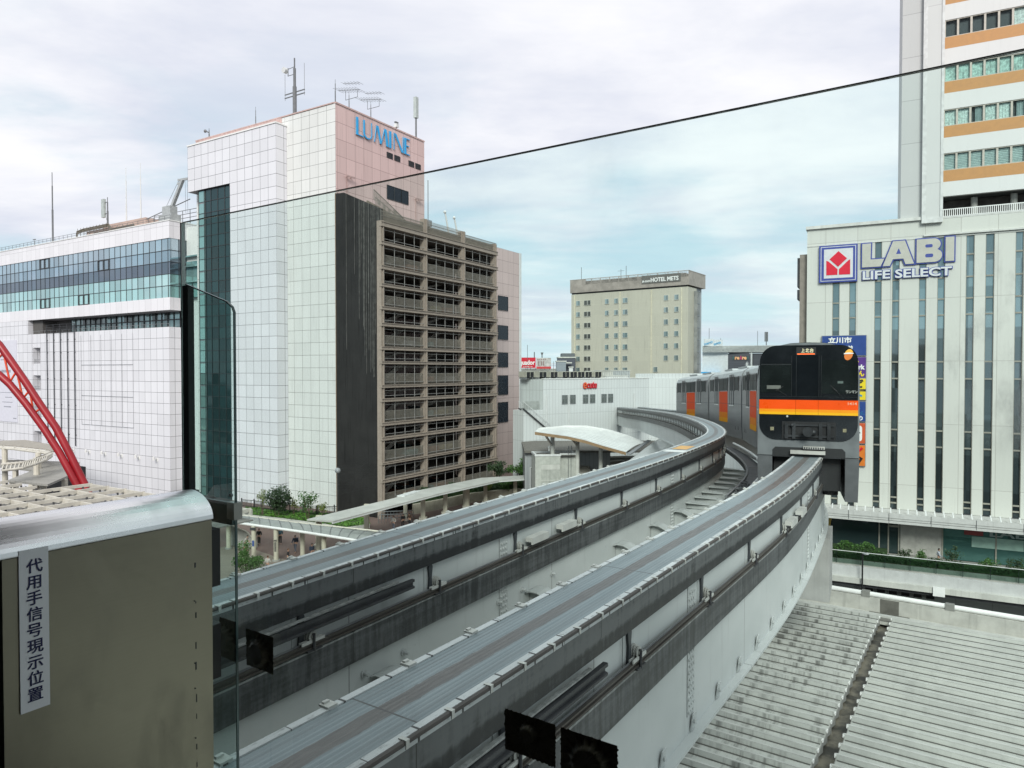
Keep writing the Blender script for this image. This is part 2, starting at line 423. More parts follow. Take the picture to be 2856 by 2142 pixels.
inn = [(x, z + Z0) for x, z in arc(5.63, .66, .62, 360, 180, 10, .55)]
lt([bowl + [(6.37, Z0 + H), (6.25, Z0 + H)] + inn + [(5.01, Z0 + H), (4.73, Z0 + H)]])           # U
lt([[(6.80, Z0), (6.92, Z0), (7.33, Z0 + H), (7.22, Z0 + H)], [(7.22, Z0 + H), (7.62, Z0 + H), (8.28, Z0), (7.95, Z0)],
    [(8.10, Z0), (8.22, Z0), (8.90, Z0 + H), (8.80, Z0 + H)], [(8.78, Z0 + H), (9.22, Z0 + H), (9.62, Z0), (9.20, Z0)]])   # M
lt([q(9.78, 10.2, 0, H)])                                                                           # I
lt([q(10.72, 10.83, 0, H), [(10.83, Z0 + H), (11.25, Z0 + H), (12.72, Z0), (12.35, Z0)], q(12.63, 12.74, 0, H)])   # N
lt([q(12.95, 13.36, 0, H), q(13.361, 14.15, 0, .12), q(13.361, 14.0, H * .52, H * .52 + .11), q(13.361, 14.15, H - .12, H)])   # E

# ================================================================== department store: long wing
wg = thing('department_store_wing', 'long white tiled store wing with a band of blue glass', 'building', ORG, FR)
ZF = 18
MB().box(-1.77, 12, 32.45, 96, 37.65, 40.2).build('fascia', whiteF, wg)
MB().box(-1.85, 12.1, 32.37, 96.1, 40.205, 40.34).build('coping', M['white'], wg)
MB().box(-1.77, 12, 32.45, 96, 27.0, 28.86).build('fascia', whiteF, wg)
rows = [(28.8, 30.62, (.45, .66, .64)), (30.62, 32.36, (.44, .64, .63)), (32.36, 34.17, (.15, .19, .235)), (34.17, 35.89, (.33, .43, .50)), (35.89, 37.7, (.40, .50, .56))]  # row tints stand in for reflections; the dark middle row is spandrel glass
bandglass = glassmat('band_glass', (.3, .42, .5), 1.585, 1.76, 33.05, 28.86, .16, .72, .03, .012, rows)
gb = MB().box(-1.62, 11.8, 32.60, 96, 28.86, 37.65).build('window_band', bandglass, wg)
mb = MB()
for k in range(41):
    y = 33.05 + 1.585 * k; mb.box(-1.67, -1.625, y - .025, y + .025, 28.87, 37.64)
for z in (30.62, 32.36, 34.17, 35.89): mb.box(-1.69, -1.624, 32.55, 96, z - .04, z + .04).box(-1.6, 11, 32.52, 32.595, z - .04, z + .04)
for k in range(4): mb.box(-.2 + k * 1.9, -.13 + k * 1.9, 32.50, 32.595, 28.87, 37.64)
for y, z in ((49.0, 34.17), (68.0, 35.9), (55.2, 28.9), (68.0, 28.9), ):       # opening casements
    for dy in (0, 1.585, 3.17): mb.box(-1.75, -1.705, y - .09 + dy * .985, y + .09 + dy * .985, z + .05, z + 1.68)
    mb.box(-1.74, -1.704, y, y + 3.15, z, z + .12).box(-1.74, -1.704, y, y + 3.15, z + 1.58, z + 1.70)
mb.build('mullion', M['dark_steel'], gb)
# recessed terrace windows under the band
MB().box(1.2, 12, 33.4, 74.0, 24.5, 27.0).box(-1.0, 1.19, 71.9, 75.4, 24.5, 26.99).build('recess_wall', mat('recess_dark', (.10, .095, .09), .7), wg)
tg = glassmat('terrace_glass', (.17, .24, .24), 1.6, 1.25, 33.4, 24.5, .75, .5, .05, .02)
wr = MB().box(.9, 1.19, 34, 66, 24.5, 26.95).build('window_band', tg, wg); wr['label'] = 'dark recessed terrace windows'
mb = MB()
for k in range(21): mb.box(.80, .899, 34 + 1.6 * k - .07, 34 + 1.6 * k + .07, 24.5, 26.95)
mb.box(.82, .895, 34, 66, 25.75, 25.92); mb.build('mullion', M['dark_steel'], wr)
mb = MB().tube([(-1.6, 33, 25.0), (-1.6, 74, 25.0)], .03)
for k in range(21): mb.tube([(-1.6, 33 + 2.05 * k, 24.5), (-1.6, 33 + 2.05 * k, 25.0)], .025, 5)
mb.build('railing', M['steel'], wg)
# tiled wall, stacked loggias, far pier
MB().box(-1.77, 1, 32.7, 71.2, -6, 24.48).build('wall', whiteW, wg)
zs = [0, 4.5, 7.1, 14.6, 17.1, 19.3, 22.0, 24.48]
for a, b in ((-6, 4.4), (7.1, 9.4), (12.0, 14.4), (17.1, 19.2), (22.05, 24.48)): MB().box(-1.60, 1, 71.21, 74.1, a, b).build('wall', whiteW, wg)
MB().box(.5, 1, 71.22, 74.09, 4.4, 22.05).build('loggia_back', mat('loggia_grey', (.42, .42, .41), .7), wg)
for z in (4.4, 9.4, 14.4, 19.2):
    mb = MB().tube([(-1.5, 71.3, z + .75), (-1.5, 74.0, z + .75)], .03, 5)
    for k in range(8): mb.tube([(-1.5, 71.3 + .38 * k, z), (-1.5, 71.3 + .38 * k, z + .75)], .02, 4)
    mb.build('railing', M['steel'], wg)
MB().box(-1.77, 12, 75.55, 96, -6, 26.98).box(-1.77, 1, 74.11, 75.54, -6, 24.48).build('wall', whiteW, wg)
MB().box(1.01, 11.9, 32.72, 75.54, 0, 24.4).build('core', M['concrete_light'], wg)
MB().box(-1.9, -1.775, 56.5, 71, -6, 1.9).build('entrance', M['black'], wg)
mb = MB()                                                              # banner frames and vertical poles
for k in range(5):
    y = 59.3 + 2.3 * k; mb.bar((-1.95, y, 5.2), (-1.95, y, 25.9), .11, .11)
    for z in (7, 12, 16.5, 21, 23.2): mb.box(-1.94, -1.775, y - .08, y + .08, z, z + .12)
for z in (24.6, 24.9, 25.2, 25.5, 25.9): mb.box(-1.99, -1.91, 59.2, 68.7, z - .03, z + .03)
mb.build('pole_frame', M['dark_steel'], wg)
mb = MB()
for z in (9.0, 13.8, 18.9):
    mb.tube([(-1.84, 42.2, z), (-1.84, 57.5, z)], .03, 5)
for k in range(6): mb.tube([(-1.83, 42.2 + 3.05 * k, 9), (-1.83, 42.2 + 3.05 * k, 23.8)], .018, 4)
mb.build('wire_frame', M['steel'], wg)
# slot between the wing and the tower
MB().box(1.0, 5, 28.42, 32.44, 0, 39.6).build('wall', M['white'], wg)
mb = MB()
for z in (28.9, 31.2, 33.5, 35.0): mb.box(.4, .99, 28.45, 32.4, z, z + .2)
mb.box(.9, .99, 28.45, 32.4, 29.1, 34.4); mb.build('bridge_glazing', paleteal, wg)
# penthouse, pipes and parapet rail on the wing roof
pk = mat('pink_render', (.44, .33, .28), .7, var=.12, scale=.6, streak=.3)
MB().box(1.5, 9, 44.0, 56.4, 40.35, 42.6).box(.6, 9, 52.2, 60.0, 40.35, 41.75).build('penthouse', pk, wg)
MB().box(.5, .595, 52.9, 57.5, 40.5, 41.3).build('louvre', M['black'], wg)
pm = mat('duct_lagging', (.13, .115, .09), .8, var=.25)
mb = MB()
for dz, dy in ((0, 0), (.22, .05), (-.2, -.05)):
    mb.tube([(.2, 62.5, 40.5), (.2, 62.3, 41.75 + dz), (.2, 60.5, 41.95 + dz), (.2, 52.4, 42.0 + dz), (.15, 51.9, 41.6 + dz), (.1, 51.3, 41.05 + dz), (.1, 44.8, 41.1 + dz)], .10)
for k in range(18): mb.bar((.1, 44.9 + k, 40.4), (.1, 44.9 + k, 42.4 if k > 7 else 41.5), .05, .05)
mb.build('pipe', pm, wg)
mb = MB()
for z in (40.75, 41.1): mb.tube([(-1.5, 32.6, z), (-1.5, 95, z)], .03, 5)
for k in range(45): mb.tube([(-1.5, 32.6 + 1.4 * k, 40.3), (-1.5, 32.6 + 1.4 * k, 41.1)], .03, 4)
for z in (41.2, 41.8, 42.4, 43.0):
    mb.tube([(3, 28.5, z), (3, 44, z)], .05, 5)
for k in range(9): mb.tube([(3, 28.8 + 1.9 * k, 40.3), (3, 28.8 + 1.9 * k, 43.0)], .05, 4)
mb.tube([(2, 46, 42.2), (0, 30, 43.4)], .07); mb.build('railing', M['antenna'], wg)
def building_crane():
    o = thing('gondola_crane', 'small grey window cleaning crane on the wing roof beside the tower', 'crane', tuple(Matrix.Translation(ORG) @ Matrix.Rotation(FR, 4, 'Z') @ Vector((-.3, 34.6, 40.35))), FR)
    g = mat('crane_grey', (.36, .38, .38), .5)
    MB().box(-.8, .8, -1.6, 1.6, 0, 1.1).build('carriage', g, o)
    MB().box(-.6, .6, -1.0, 1.0, 1.1, 2.4).build('cabin', g, o)
    mb = MB().bar((0, -.6, 2.3), (0, -3.3, 6.0), .42, .46).bar((0, -2.2, 6.1), (0, -4.6, 6.0), .25, .3)
    mb.box(-.2, .2, -2.6, -2.2, 5.4, 5.7); mb.build('jib', g, o)
    MB().tube([(0, -4.4, 6), (0, -4.5, 1)], .02, 4).tube([(0, -3.9, 6), (0, -4.0, 1)], .02, 4).tube([(0, 1, 2.4), (0, -2.3, 6)], .025, 4).build('cable', M['antenna'], o)
building_crane()
# wall lamps low on the wing
lamp = thing('wall_lamp', 'x', 'lamp', group='white bracket lamps along the store wing')
MB().box(-.05, 0, -.25, .25, -.3, .3).tube([(0, 0, 0), (-.55, 0, .25)], .05).build('bracket', M['white'], lamp)
MB().tube([(-.6, 0, -.05), (-.62, 0, .5)], .17, 8).build('lamp_head', M['white'], lamp)
LW = Matrix.Translation(ORG) @ Matrix.Rotation(FR, 4, 'Z')
for i, s in enumerate((83.4, 78.4, 68.4, 60.2, 55.2, 50.4, 45.6, 40.8, 36.0)):
    o = lamp if i == 0 else copy_tree(lamp)
    o.location = LW @ Vector((-1.775, s, 4.45)); o.rotation_euler = (0, 0, FR)
    o['label'] = 'white bracket lamp low on the wing wall, %s of nine from the left' % ORD[i]
# white banner on the far pier
bn = thing('wall_banner', 'tall white banner with small printing hung on the wing wall', 'banner', tuple(LW @ Vector((-1.78, 83, 0))), FR)
mb = MB().box(-.08, 0, -3.2, 6, 8.4, 23.6)
for z, y0, y1, h in ((20.5, -1.5, 3, .28), (19.9, -1, 3, .2), (17.6, -.8, 2.8, .5), (16.1, -2.0, 3, .12), (15.8, -1.6, 3, .1), (13.8, -1.2, 3.4, .10), (12.9, -1.2, 1.5, .14), (12.0, -1.4, 2.6, .12), (11.1, -.8, 2, .2), (9.0, -2.8, -1.6, .2)):
    x = y0
    while x < y1:
        ww = random.uniform(.12, .4); mb.box(-.09, -.081, x, min(y1, x + ww), z, z + h, 1); x += ww + .1
mb.build('sheet', [mat('banner_white', (.62, .62, .68), .6, var=.03), mat('print_grey', (.22, .23, .27))], bn)
MB().box(-.09, -.082, 1.6, 2.6, 16.8, 17.4).build('print_block', mat('print_brown', (.42, .16, .06)), bn)

# ================================================================== parking structure
pg = thing('parking_garage', 'open steel car park of beige beams with dark louvred flank', 'building', ORG, FR)
bg_ = mat('beige_steel', (.30, .245, .205), .55, var=.08, streak=.2)
dk = mat('deck_grey', (.20, .175, .155), .8, var=.2, scale=.4)
def lz(z): return z + 18
louv = MB()
louv.prism([(.03, 0, 0), (.03, -7.7, 0), (.03, -7.7, lz(19.4)), (.03, -1.5, lz(22.15)), (.03, 0, lz(22.3))], (.12, 0, 0))
louv.build('louvre_wall', mat('louvre_dark', (.010, .010, .011), .6, var=.1, scale=.35, streak=.6), pg)
mb = MB(); n = 74
for k in range(n):
    y = -.05 - 7.6 * k / (n - 1); top = 22.2 if y > -1.5 else 22.15 - (-1.5 - y) / 6.2 * 2.75
    mb.box(-.05, .025, y - .03, y + .03, .1, lz(top))
rb_ = random.Random(3)
for k in range(30):
    y = -1.4 - 6.2 * rb_.random() ** .6; top = 22.15 - (-1.5 - y) / 6.2 * 2.75 if y < -1.5 else 22.1; z1 = lz(top); z0 = z1 - rb_.uniform(6, 22)
    mb.box(-.10, -.052, y - .035, y + .035, z0, z1, 1)
mb.build('louvre_blades', [mat('blade_grey', (.040, .038, .037), .5, .2, var=.15, scale=.4, streak=1.0), mat('blade_pale', (.10, .097, .09), .5, .2, var=.3)], pg)
MB().box(-.06, .1, -.02, .10, 0, lz(22.3)).build('edge_trim', mat('rust_trim', (.20, .13, .08)), pg)
YF = -7.83
for x0, x1, zt in ((-.33, .27, 18.0), (7.85, 8.6, 19.7), (16.25, 17.15, 19.5), (24.5, 25.3, 19.0)):
    p = MB().box(x0, x1, YF + .02, YF + .7, 0, lz(zt)).build('post', bg_, pg)
    MB().box((x0 + x1) / 2 - .05, (x0 + x1) / 2 + .05, YF - .14, YF + .01, 0, lz(zt)).build('downpipe', bg_, p)
ROWS = [(17.94, 17.24, 0), (15.61, 15.03, 0), (12.69, 12.11, 1), (10.53, 10.01, 0), (7.78, 7.26, 1), (5.80, 5.27, 0), (2.95, 2.42, 1), (1.18, .71, 0), (-1.70, -2.17, 1), (-3.35, -3.88, 0), (-6.24, -6.77, 1), (-8.01, -8.54, 0), (-11.08, -11.49, 1), (-13.15, -13.68, 0), (-16.3, -16.9, 1)]
rl = mat('rail_beige', (.20, .18, .155), .5); pale = mat('pale_tube', (.30, .285, .275), .45)
for i, (a, b, rail) in enumerate(ROWS):
    be = MB().box(-.38, 25.4, YF - .10, YF + .2, lz(b) + .13, lz(a) - .13).box(-.38, 25.4, YF - .2, YF + .3, lz(b) + .06, lz(b) + .125).box(-.38, 25.4, YF - .2, YF + .3, lz(a) - .125, lz(a) - .06)
    be.build('beam', bg_, pg)
    MB().box(.16, 25.2, YF + .31, -.08, lz(b) + .05, lz(a) - .1).build('floor_slab', dk, pg)
    if i + 1 < len(ROWS):
        top = lz(b); bot = lz(ROWS[i + 1][0]); f = MB()
        for x0, x1 in ((.27, 7.85), (8.6, 16.25), (17.15, 24.5)):
            for k in range(1, 4): f.box(x0 + (x1 - x0) * k / 4 - .022, x0 + (x1 - x0) * k / 4 + .022, YF + .05, YF + .11, bot, top)
            f.box(x0, x1, YF + .04, YF + .12, bot + .25, bot + .29).box(x0, x1, YF + .04, YF + .12, top - .3, top - .27)
        f.build('mullion', pale, pg)
        if ROWS[i + 1][2]:
            r = MB()
            for x0, x1 in ((.27, 7.85), (8.6, 16.25), (17.15, 24.5)):
                r.box(x0, x1, YF + .2, YF + .26, bot + 1.25, bot + 1.31)
                x = x0 + .08
                while x < x1: r.box(x - .018, x + .018, YF + .2, YF + .24, bot, bot + 1.25); x += .155
            r.build('railing', rl, pg)
mb = MB()                                                              # ramps between the levels, seen through the openings
for i in range(0, len(ROWS) - 1):
    z0 = lz(ROWS[i + 1][0]); z1 = lz(ROWS[i][1])
    s = 1 if i % 2 else -1
    for x0, x1 in ((2, 7.6), (9, 15.8)):
        mb.prism([(x0, -4.6, z0), (x0 + 1.2, -4.6, z0), (x1, -4.6, z1), (x1 - 1.2, -4.6, z1)], (0, .25, 0))
mb.build('ramp', mat('ramp_grey', (.34, .31, .28), .8), pg)
DECK = {12.69: 'topmost', 7.78: 'second from top', 2.95: 'third from top', -1.70: 'fourth from top', -6.24: 'third from bottom', -11.08: 'second from bottom', -16.3: 'bottom'}
CARC = {'brown': mat('car_brown', (.16, .065, .035), .3), 'teal': mat('car_teal', (.05, .125, .13), .3), 'grey': mat('car_grey', (.17, .17, .17), .3), 'olive': mat('car_olive', (.14, .12, .055), .3)}
CP = Matrix.Translation(ORG) @ Matrix.Rotation(FR, 4, 'Z')
cg = glassmat('car_glass', (.03, .035, .04), 1, 1, 0, 0, .2, .3)
for dz_, x0, k, bay in ((12.69, 5.6, 'brown', 'left'), (7.78, 13.2, 'brown', 'middle'), (7.78, 10.6, 'olive', 'middle'), (2.95, 8.9, 'teal', 'middle'), (2.95, 5.2, 'grey', 'left'), (-1.70, 9.0, 'brown', 'middle'),
                    (-1.70, 13.8, 'grey', 'middle'), (-6.24, 8.9, 'teal', 'middle'), (-6.24, 12.2, 'olive', 'middle'), (-11.08, 5.6, 'teal', 'left'), (-11.08, 10.2, 'brown', 'middle'), (-11.08, 13.2, 'olive', 'middle'), (-16.3, 9.0, 'teal', 'middle'), (-16.3, 12.0, 'brown', 'middle'), (-16.3, 5.4, 'brown', 'left')):
    o = thing('parked_car', '%s car on the %s garage deck, %s bay' % (k, DECK[dz_], bay), 'car', tuple(CP @ Vector((x0, YF + .8, lz(dz_) - .09))), FR, 'cars parked in the open garage')
    P = [(0, .3), (0, .78), (.12, .95), (1.78, .95), (1.9, .78), (1.9, .3)]
    MB().prism([(a_, 0, z_) for a_, z_ in P], (0, 4.2, 0)).build('body', CARC[k], o)
    MB().prism([(.18, .55, .951), (1.72, .55, .951), (1.52, .95, 1.46), (.38, .95, 1.46)], (0, 2.3, 0)).build('cabin', cg, o)
    MB().box(.38, 1.52, .97, 3.2, 1.462, 1.5).build('roof', CARC[k], o)
    for wx in (.12, 1.78):
        for wy in (.75, 3.4): MB().tube([(wx - .1, wy, .31), (wx + .1, wy, .31)], .31, 10).build('wheel', M['black'], o)
mb = MB()                                                              # open end: thin vertical bars
for k in range(40): mb.box(25.25, 25.3, YF + .25 + .185 * k, YF + .29 + .185 * k, 0, lz(17.9))
mb.build('end_bars', mat('bar_pale', (.42, .40, .37), .5), pg)
MB().box(25.36, 25.4, YF + .3, -.2, 0, lz(17.8)).build('dark_end_sheet', dk, pg)  # dark sheet added so the open end reads as unlit interior
mb = MB()                                                              # rooftop guard rail and ramp fences
x = -.2
while x < 25.3:
    zt = 19.25 if x < 8 else (19.55 if x < 17 else 19.1)
    mb.box(x - .02, x + .02, YF + .1, YF + .14, lz(17.9), lz(zt)); x += .17
for z in (18.6, 19.1): mb.box(-.2, 25.3, YF + .08, YF + .14, lz(z), lz(z) + .06)
for k, (x0, z0, x1, z1) in enumerate(((.2, 22.0, 5.6, 19.6), (2.0, 21.6, 8.6, 19.2), (7.0, 21.2, 13.5, 18.6), (10.5, 20.9, 17.2, 18.4))):
    y = -6.2 + k * 1.4
    mb.bar((x0, y, lz(z0)), (x1, y, lz(z1)), .06, .08)
    for j in range(36):
        f = j / 35; xx = x0 + (x1 - x0) * f; zt = z0 + (z1 - z0) * f; mb.box(xx - .02, xx + .02, y - .02, y + .02, lz(zt) - 1.3, lz(zt))
mb.build('rooftop_rail', rl, pg)
mb = MB()
for y in (-5.2, -3.0): mb.prism([(.2, y, lz(17.9)), (14, y, lz(17.9)), (14, y, lz(18.3)), (.2, y, lz(20.8))], (0, .2, 0))
mb.box(.2, 25.2, YF + .35, YF + .45, lz(17.9), lz(18.9)); mb.build('ramp_parapet', mat('parapet_beige', (.24, .20, .16), .8, var=.2), pg)
# lower pink block beyond the garage
MB().box(17.65, 25.2, -.2, -.07, 0, lz(18.3)).build('back_wall', dk, pg)
lp = thing('pink_annex', 'lower pink panelled block with stacked dark openings beyond the car park', 'building', ORG, FR)
MB().box(37.6, 44.85, 0, 14, 0, 39.13).build('wall', panelmat('pink_annex_panels', (.53, .415, .395), 1.75, 2.0, 37.6, 39.13, .05, (.22, .16, .15), .04, .3), lp)
MB().box(44.86, 45.6, -.06, 14, 0, 39.18).build('wall', M['white_paint'], lp)['label'] = 'narrow white edge strip'
for z0, z1 in ((28.5, 30.85), (23.4, 25.75), (18.6, 21.05), (13.8, 17.05), (9.0, 12.4)): wall_panel('window', 37.7, 40.85, z0, z1, lp, m=navy)
wall_panel('door', 43.2, 44.7, .2, 1.9, lp); wall_panel('door', 37.8, 39.0, .2, 1.9, lp)

# ================================================================== hotel
HF = math.atan2(.8176, .5758)
ht = thing('hotel_building', 'beige hotel block with small windows and a brown louvred rooftop screen', 'building', (44, 175, 0), HF)
hz = lambda z: z + 24
MB().box(0, 5.8, 0, 33.66, 0, hz(20.95)).build('wall', panelmat('hotel_tile', (.455, .435, .36), 4.6, 3.06, 33.66, hz(20.95), .05, (.50, .48, .38), .03, .5, vline=0), ht)
MB().box(5.81, 11, .6, 30, 0, hz(21.3)).build('stair_tower', panelmat('hotel_grey', (.34, .355, .37), 6, 3.06, 0, 0, .05, (.2, .2, .2), .04, .2), ht)
st = MB().box(4.0, 5.79, -.9, -.01, 0, hz(20.2))
st.build('stair_cage', mat('cage_grey', (.22, .225, .22), .6, var=.25, scale=.4), ht)
mb = MB()
for k in range(14): mb.box(3.9, 5.85, -.98, -.91, hz(20 - 3.06 * k), hz(20 - 3.06 * k) + .14).bar((4.0, -.95, hz(18.5 - 3.06 * k)), (5.7, -.95, hz(20 - 3.06 * k)), .08, .1)
mb.build('stair_flight', M['steel'], ht)
mb = MB()
cpm = mat('cream_pipe', (.62, .58, .45))
for y in (32.6, 18.75, 9.85, 1.68): MB().box(-.18, -.01, y - .09, y + .09, 0, hz(20.7)).build('downpipe', cpm, ht)
brz = mat('louvre_brown', (.32, .285, .255), .6, var=.15, scale=.5)
MB().box(-.3, 11.3, -.35, 33.9, hz(21.35), hz(21.5)).box(-.3, -.2, -.35, 33.9, hz(21.5), hz(23.4)).box(-.2, 11.3, -.35, -.25, hz(21.5), hz(24.85)).box(-.3, -.2, 29, 33.9, hz(23.4), hz(24.85)).build('roof_screen', brz, ht)
mb = MB()
for k in range(90): mb.box(-.36, -.305, -.3 + .381 * k - .05, -.3 + .381 * k + .05, hz(21.4), hz(23.5))
for k in range(12): mb.box(-.3, -.15, -.3 + k * 2.75, -.15 + k * 2.75, hz(23.4), hz(24.9))
mb.box(-.34, 11.34, -.4, -.25, hz(24.85), hz(25.0)).box(-.34, -.2, -.24, 33.95, hz(24.85), hz(25.0))
for k in range(16): mb.bar((-.25, k * 2.1, hz(23.5)), (-.25, k * 2.1 + 2, hz(24.8)), .06, .06)
for k in range(150): mb.box(-.28, -.24, .2 + .22 * k, .25 + .22 * k, hz(23.4), hz(24.8))
mb.build('screen_rail', brz, ht)
MB().box(.6, 9, 1, 32, hz(20.96), hz(24.5)).build('plant_room', mat('plant_grey', (.30, .275, .25), .8, var=.45, scale=.5), ht)
MB().box(-.03, 0, .2, 33.5, hz(20.97), hz(21.34)).build('roof_gap', M['black'], ht)
wfr = mat('window_frame', (.50, .50, .45)); hg = glassmat('hotel_glass', (.27, .33, .33), 1.4, 1.4, 0, 0, .3, .4, .06); hgd = glassmat('hotel_glass_dark', (.10, .10, .09), 1.4, 1.4, 0, 0, .3, .3, .08)
def hotel_window(wd, g):
    o = MB().box(-.16, -.01, -wd / 2 - .08, wd / 2 + .08, -.08, 1.33).build('window', wfr, ht)
    MB().box(-.17, -.165, -wd / 2, wd / 2, .02, 1.25).build('pane', g, o); return o
protos = {}
for r in range(7):
    for j, (yc, wd, g) in enumerate(((31.45, 1.1, hg), (28.05, .9, hgd), (29.1, .9, hgd), (22.6, 1.05, hg), (19.85, 1.05, hg), (17.2, 1.35, hg), (5.8, 1.05, hg), (3.0, 1.05, hg))):
        if r == 6 and j > 5: continue
        key = (wd, g.name)
        if key not in protos: o = protos[key] = hotel_window(wd, g)
        else: o = copy_tree(protos[key], ht)
        o.location = (0, yc, hz(17.83 - 3.06 * r))
o = copy_tree(protos[(1.05, hg.name)], ht); o.location = (0, 8.6, hz(-.4))
sg = thing('hotel_sign', 'white hotel lettering on dark panels of the brown rooftop screen', 'sign', (44, 175, hz(0)), HF)
MB().box(-.42, -.37, 1.8, 12.4, 22.35, 24.45).build('sign_panel', mat('sign_backing', (.13, .125, .115)), sg)
put(text_mesh('HOTEL METS', 1.45, .1, .035, width=7.5), -.47, 9.85, 22.72, -math.pi / 2).build('lettering', M['white'], sg)
put(text_mesh('JR-EAST', .62, .1, .02, width=2.3), -.47, 12.25, 22.76, -math.pi / 2).build('lettering', M['white'], sg)

# ================================================================== white station building
EF = math.atan2(.592, .806)
st = thing('station_building', 'long low white ribbed station building with six small windows', 'building', (4.66, 105, 0), EF)
ribs = panelmat('white_ribs', (.62, .64, .635), .62, 3.75, 0, hz(-2.9), .05, (.42, .44, .435), .02, .10)
MB().box(0, 23.0, 0, 3.9, 0, hz(-1.36)).build('wall', ribs, st)
MB().box(8.5, 22.95, 3.91, 14, 0, hz(-1.37)).build('wall', ribs, st)
c = math.cos(.36); s = math.sin(.36)
mb = MB(); mb.prism([(23.01, 0, 0), (23.01 + 26 * c, -26 * s, 0), (23.01 + 26 * c + 4, 6, 0), (23.01, 6, 0)], (0, 0, hz(-1.38))); mb.build('wall', panelmat('white_ribs_end', (.62, .64, .635), .62, 2.9, 0, hz(-2.9), .04, (.45, .47, .46), .02, .10), st)
mb = MB(); mb.prism([(24, -.2, hz(-1.37)), (24 + 15 * c, -.2 - 15 * s, hz(-1.37)), (24 + 15 * c, 4, hz(-1.37)), (24, 4, hz(-1.37))], (0, 0, .8)); mb.build('roof_room', ribs, st)
c = math.cos(math.pi - .36 - 2 * EF * .0); 
mb = MB(); mb.prism([(-.01, 0, 0), (-.99, 3.83, 0), (-.99, 4.4, 0), (-.01, 4.4, 0)], (0, 0, hz(-1.37))); mb.build('wall', panelmat('shaded_ribs', (.50, .53, .52), .62, 2.9, 0, hz(-3.0), .05, (.34, .36, .35), .02, .1), st)  # white ribs in a darker copy, shade of the turned wall painted in
mb = MB().box(-.1, 23.1, -.08, .3, hz(-1.355), hz(-1.22)); mb.build('coping', M['white'], st)
MB().box(.3, 23, .4, 3.8, hz(-1.35), hz(-1.3)).build('roof', M['concrete_light'], st)
mb = MB()
for a in (.6, 5.0, 19.4): MB().tube([(a, -.15, hz(-9)), (a, -.15, hz(-3.8))], .09).build('downpipe', M['white_paint'], st)
gw = glassmat('small_window', (.16, .18, .17), .5, .6, 0, 0, .3, .35, .06)
pr = None
for a in (3.75, 5.4, 8.05, 9.55, 12.05, 13.5):
    if pr is None:
        o = pr = MB().box(0, 1.0, -.06, -.01, 0, 1.25).build('window', gw, st)
        f = MB().box(-.06, 1.06, -.1, -.02, 1.25, 1.32).box(-.06, 1.06, -.1, -.02, -.07, 0).box(-.06, 0, -.1, -.02, 0, 1.25).box(1, 1.06, -.1, -.02, 0, 1.25).box(.47, .53, -.1, -.065, 0, 1.25).box(0, 1, -.1, -.065, .8, .86)
        f.build('frame', M['steel'], o)
    else: o = copy_tree(pr, st)
    o.location = (a, 0, hz(-5.12))
# red curly shop sign: e c u t e
sg = thing('shop_sign', 'red rounded lettering with orange shading on the white station wall', 'sign', (4.66, 105, hz(0)), EF)
rd = mat('sign_red', (.50, .012, .03), .35, var=.05); og = mat('sign_orange', (.75, .16, .05), .4)
x = 7.95
for i, (ch, size, wd, dz) in enumerate((('e', 2.05, .78, -2.86), ('c', 1.55, .52, -2.80), ('u', 1.55, .56, -2.80), ('t', 1.6, .42, -2.80), ('e', 1.55, .56, -2.80))):
    o = put(text_mesh(ch, size, .12, .045, shear=.12, width=wd), x, -.16, dz).build('letter', rd, sg)
    put(text_mesh(ch, size * .97, .03, .0, shear=.12, width=wd * .9), x + .03, -.24, dz + .05).build('letter_face', og if i == 0 else mat('sign_rose', (.56, .04, .05), .35) if i == 1 else bpy.data.materials['sign_rose'], o); x += wd + .02

# ================================================================== electronics store with flats above
LF = math.atan2(-.457, .889); LO = (30.3, 72, 0)
lb = thing('electronics_store', 'cream panelled store with tall narrow window strips and a big rooftop logo', 'building', LO, LF)
lcm = panelmat('cream_panels', (.545, .55, .505), 2.9, 6.02, 1.75, hz(6.9), .04, (.34, .33, .30), .03, .22)
X = [(2.39, 3.05), (3.92, 4.56), (6.17, 6.80), (7.69, 8.33), (9.96, 10.58), (11.48, 12.11), (13.76, 14.43), (15.29, 15.98), (17.56, 18.19), (19.1, 19.75), (21.4, 22.0), (22.9, 23.5)]
mb = MB(); xs = [0] + [v for p in X for v in p] + [30]
for k in range(0, len(xs), 2): mb.box(xs[k], xs[k + 1], 0, .6, hz(-13.6), hz(12.66))
mb.box(0, 30, .61, 16, 0, hz(12.66)).box(0, 30, .0, .605, hz(12.665), hz(14.38)); mb.build('wall', lcm, lb)
MB().box(-.12, 10.3, -.25, 16, hz(14.385), hz(14.69)).box(10.301, 30, -.22, .5, hz(12.80), hz(12.95)).box(-.02, 30, -.05, -.005, hz(12.62), hz(12.70)).box(10.301, 30, -.02, 16, hz(14.385), hz(14.5)).build('cornice', mat('cornice_cream', (.55, .55, .52)), lb)
lg_ = glassmat('strip_glass', (.22, .30, .32), 2, 2.4, 0, hz(12.66) - 2.4 * 12, .35, .65, .04, .012, [(hz(-13.6), hz(-8), (.055, .075, .08)), (hz(-8), hz(-.8), (.09, .12, .125)), (hz(-.8), hz(4), (.15, .19, .2))])  # tints darken downwards in place of the sky reflected higher up
lf = mat('strip_frame', (.26, .25, .21), .5)
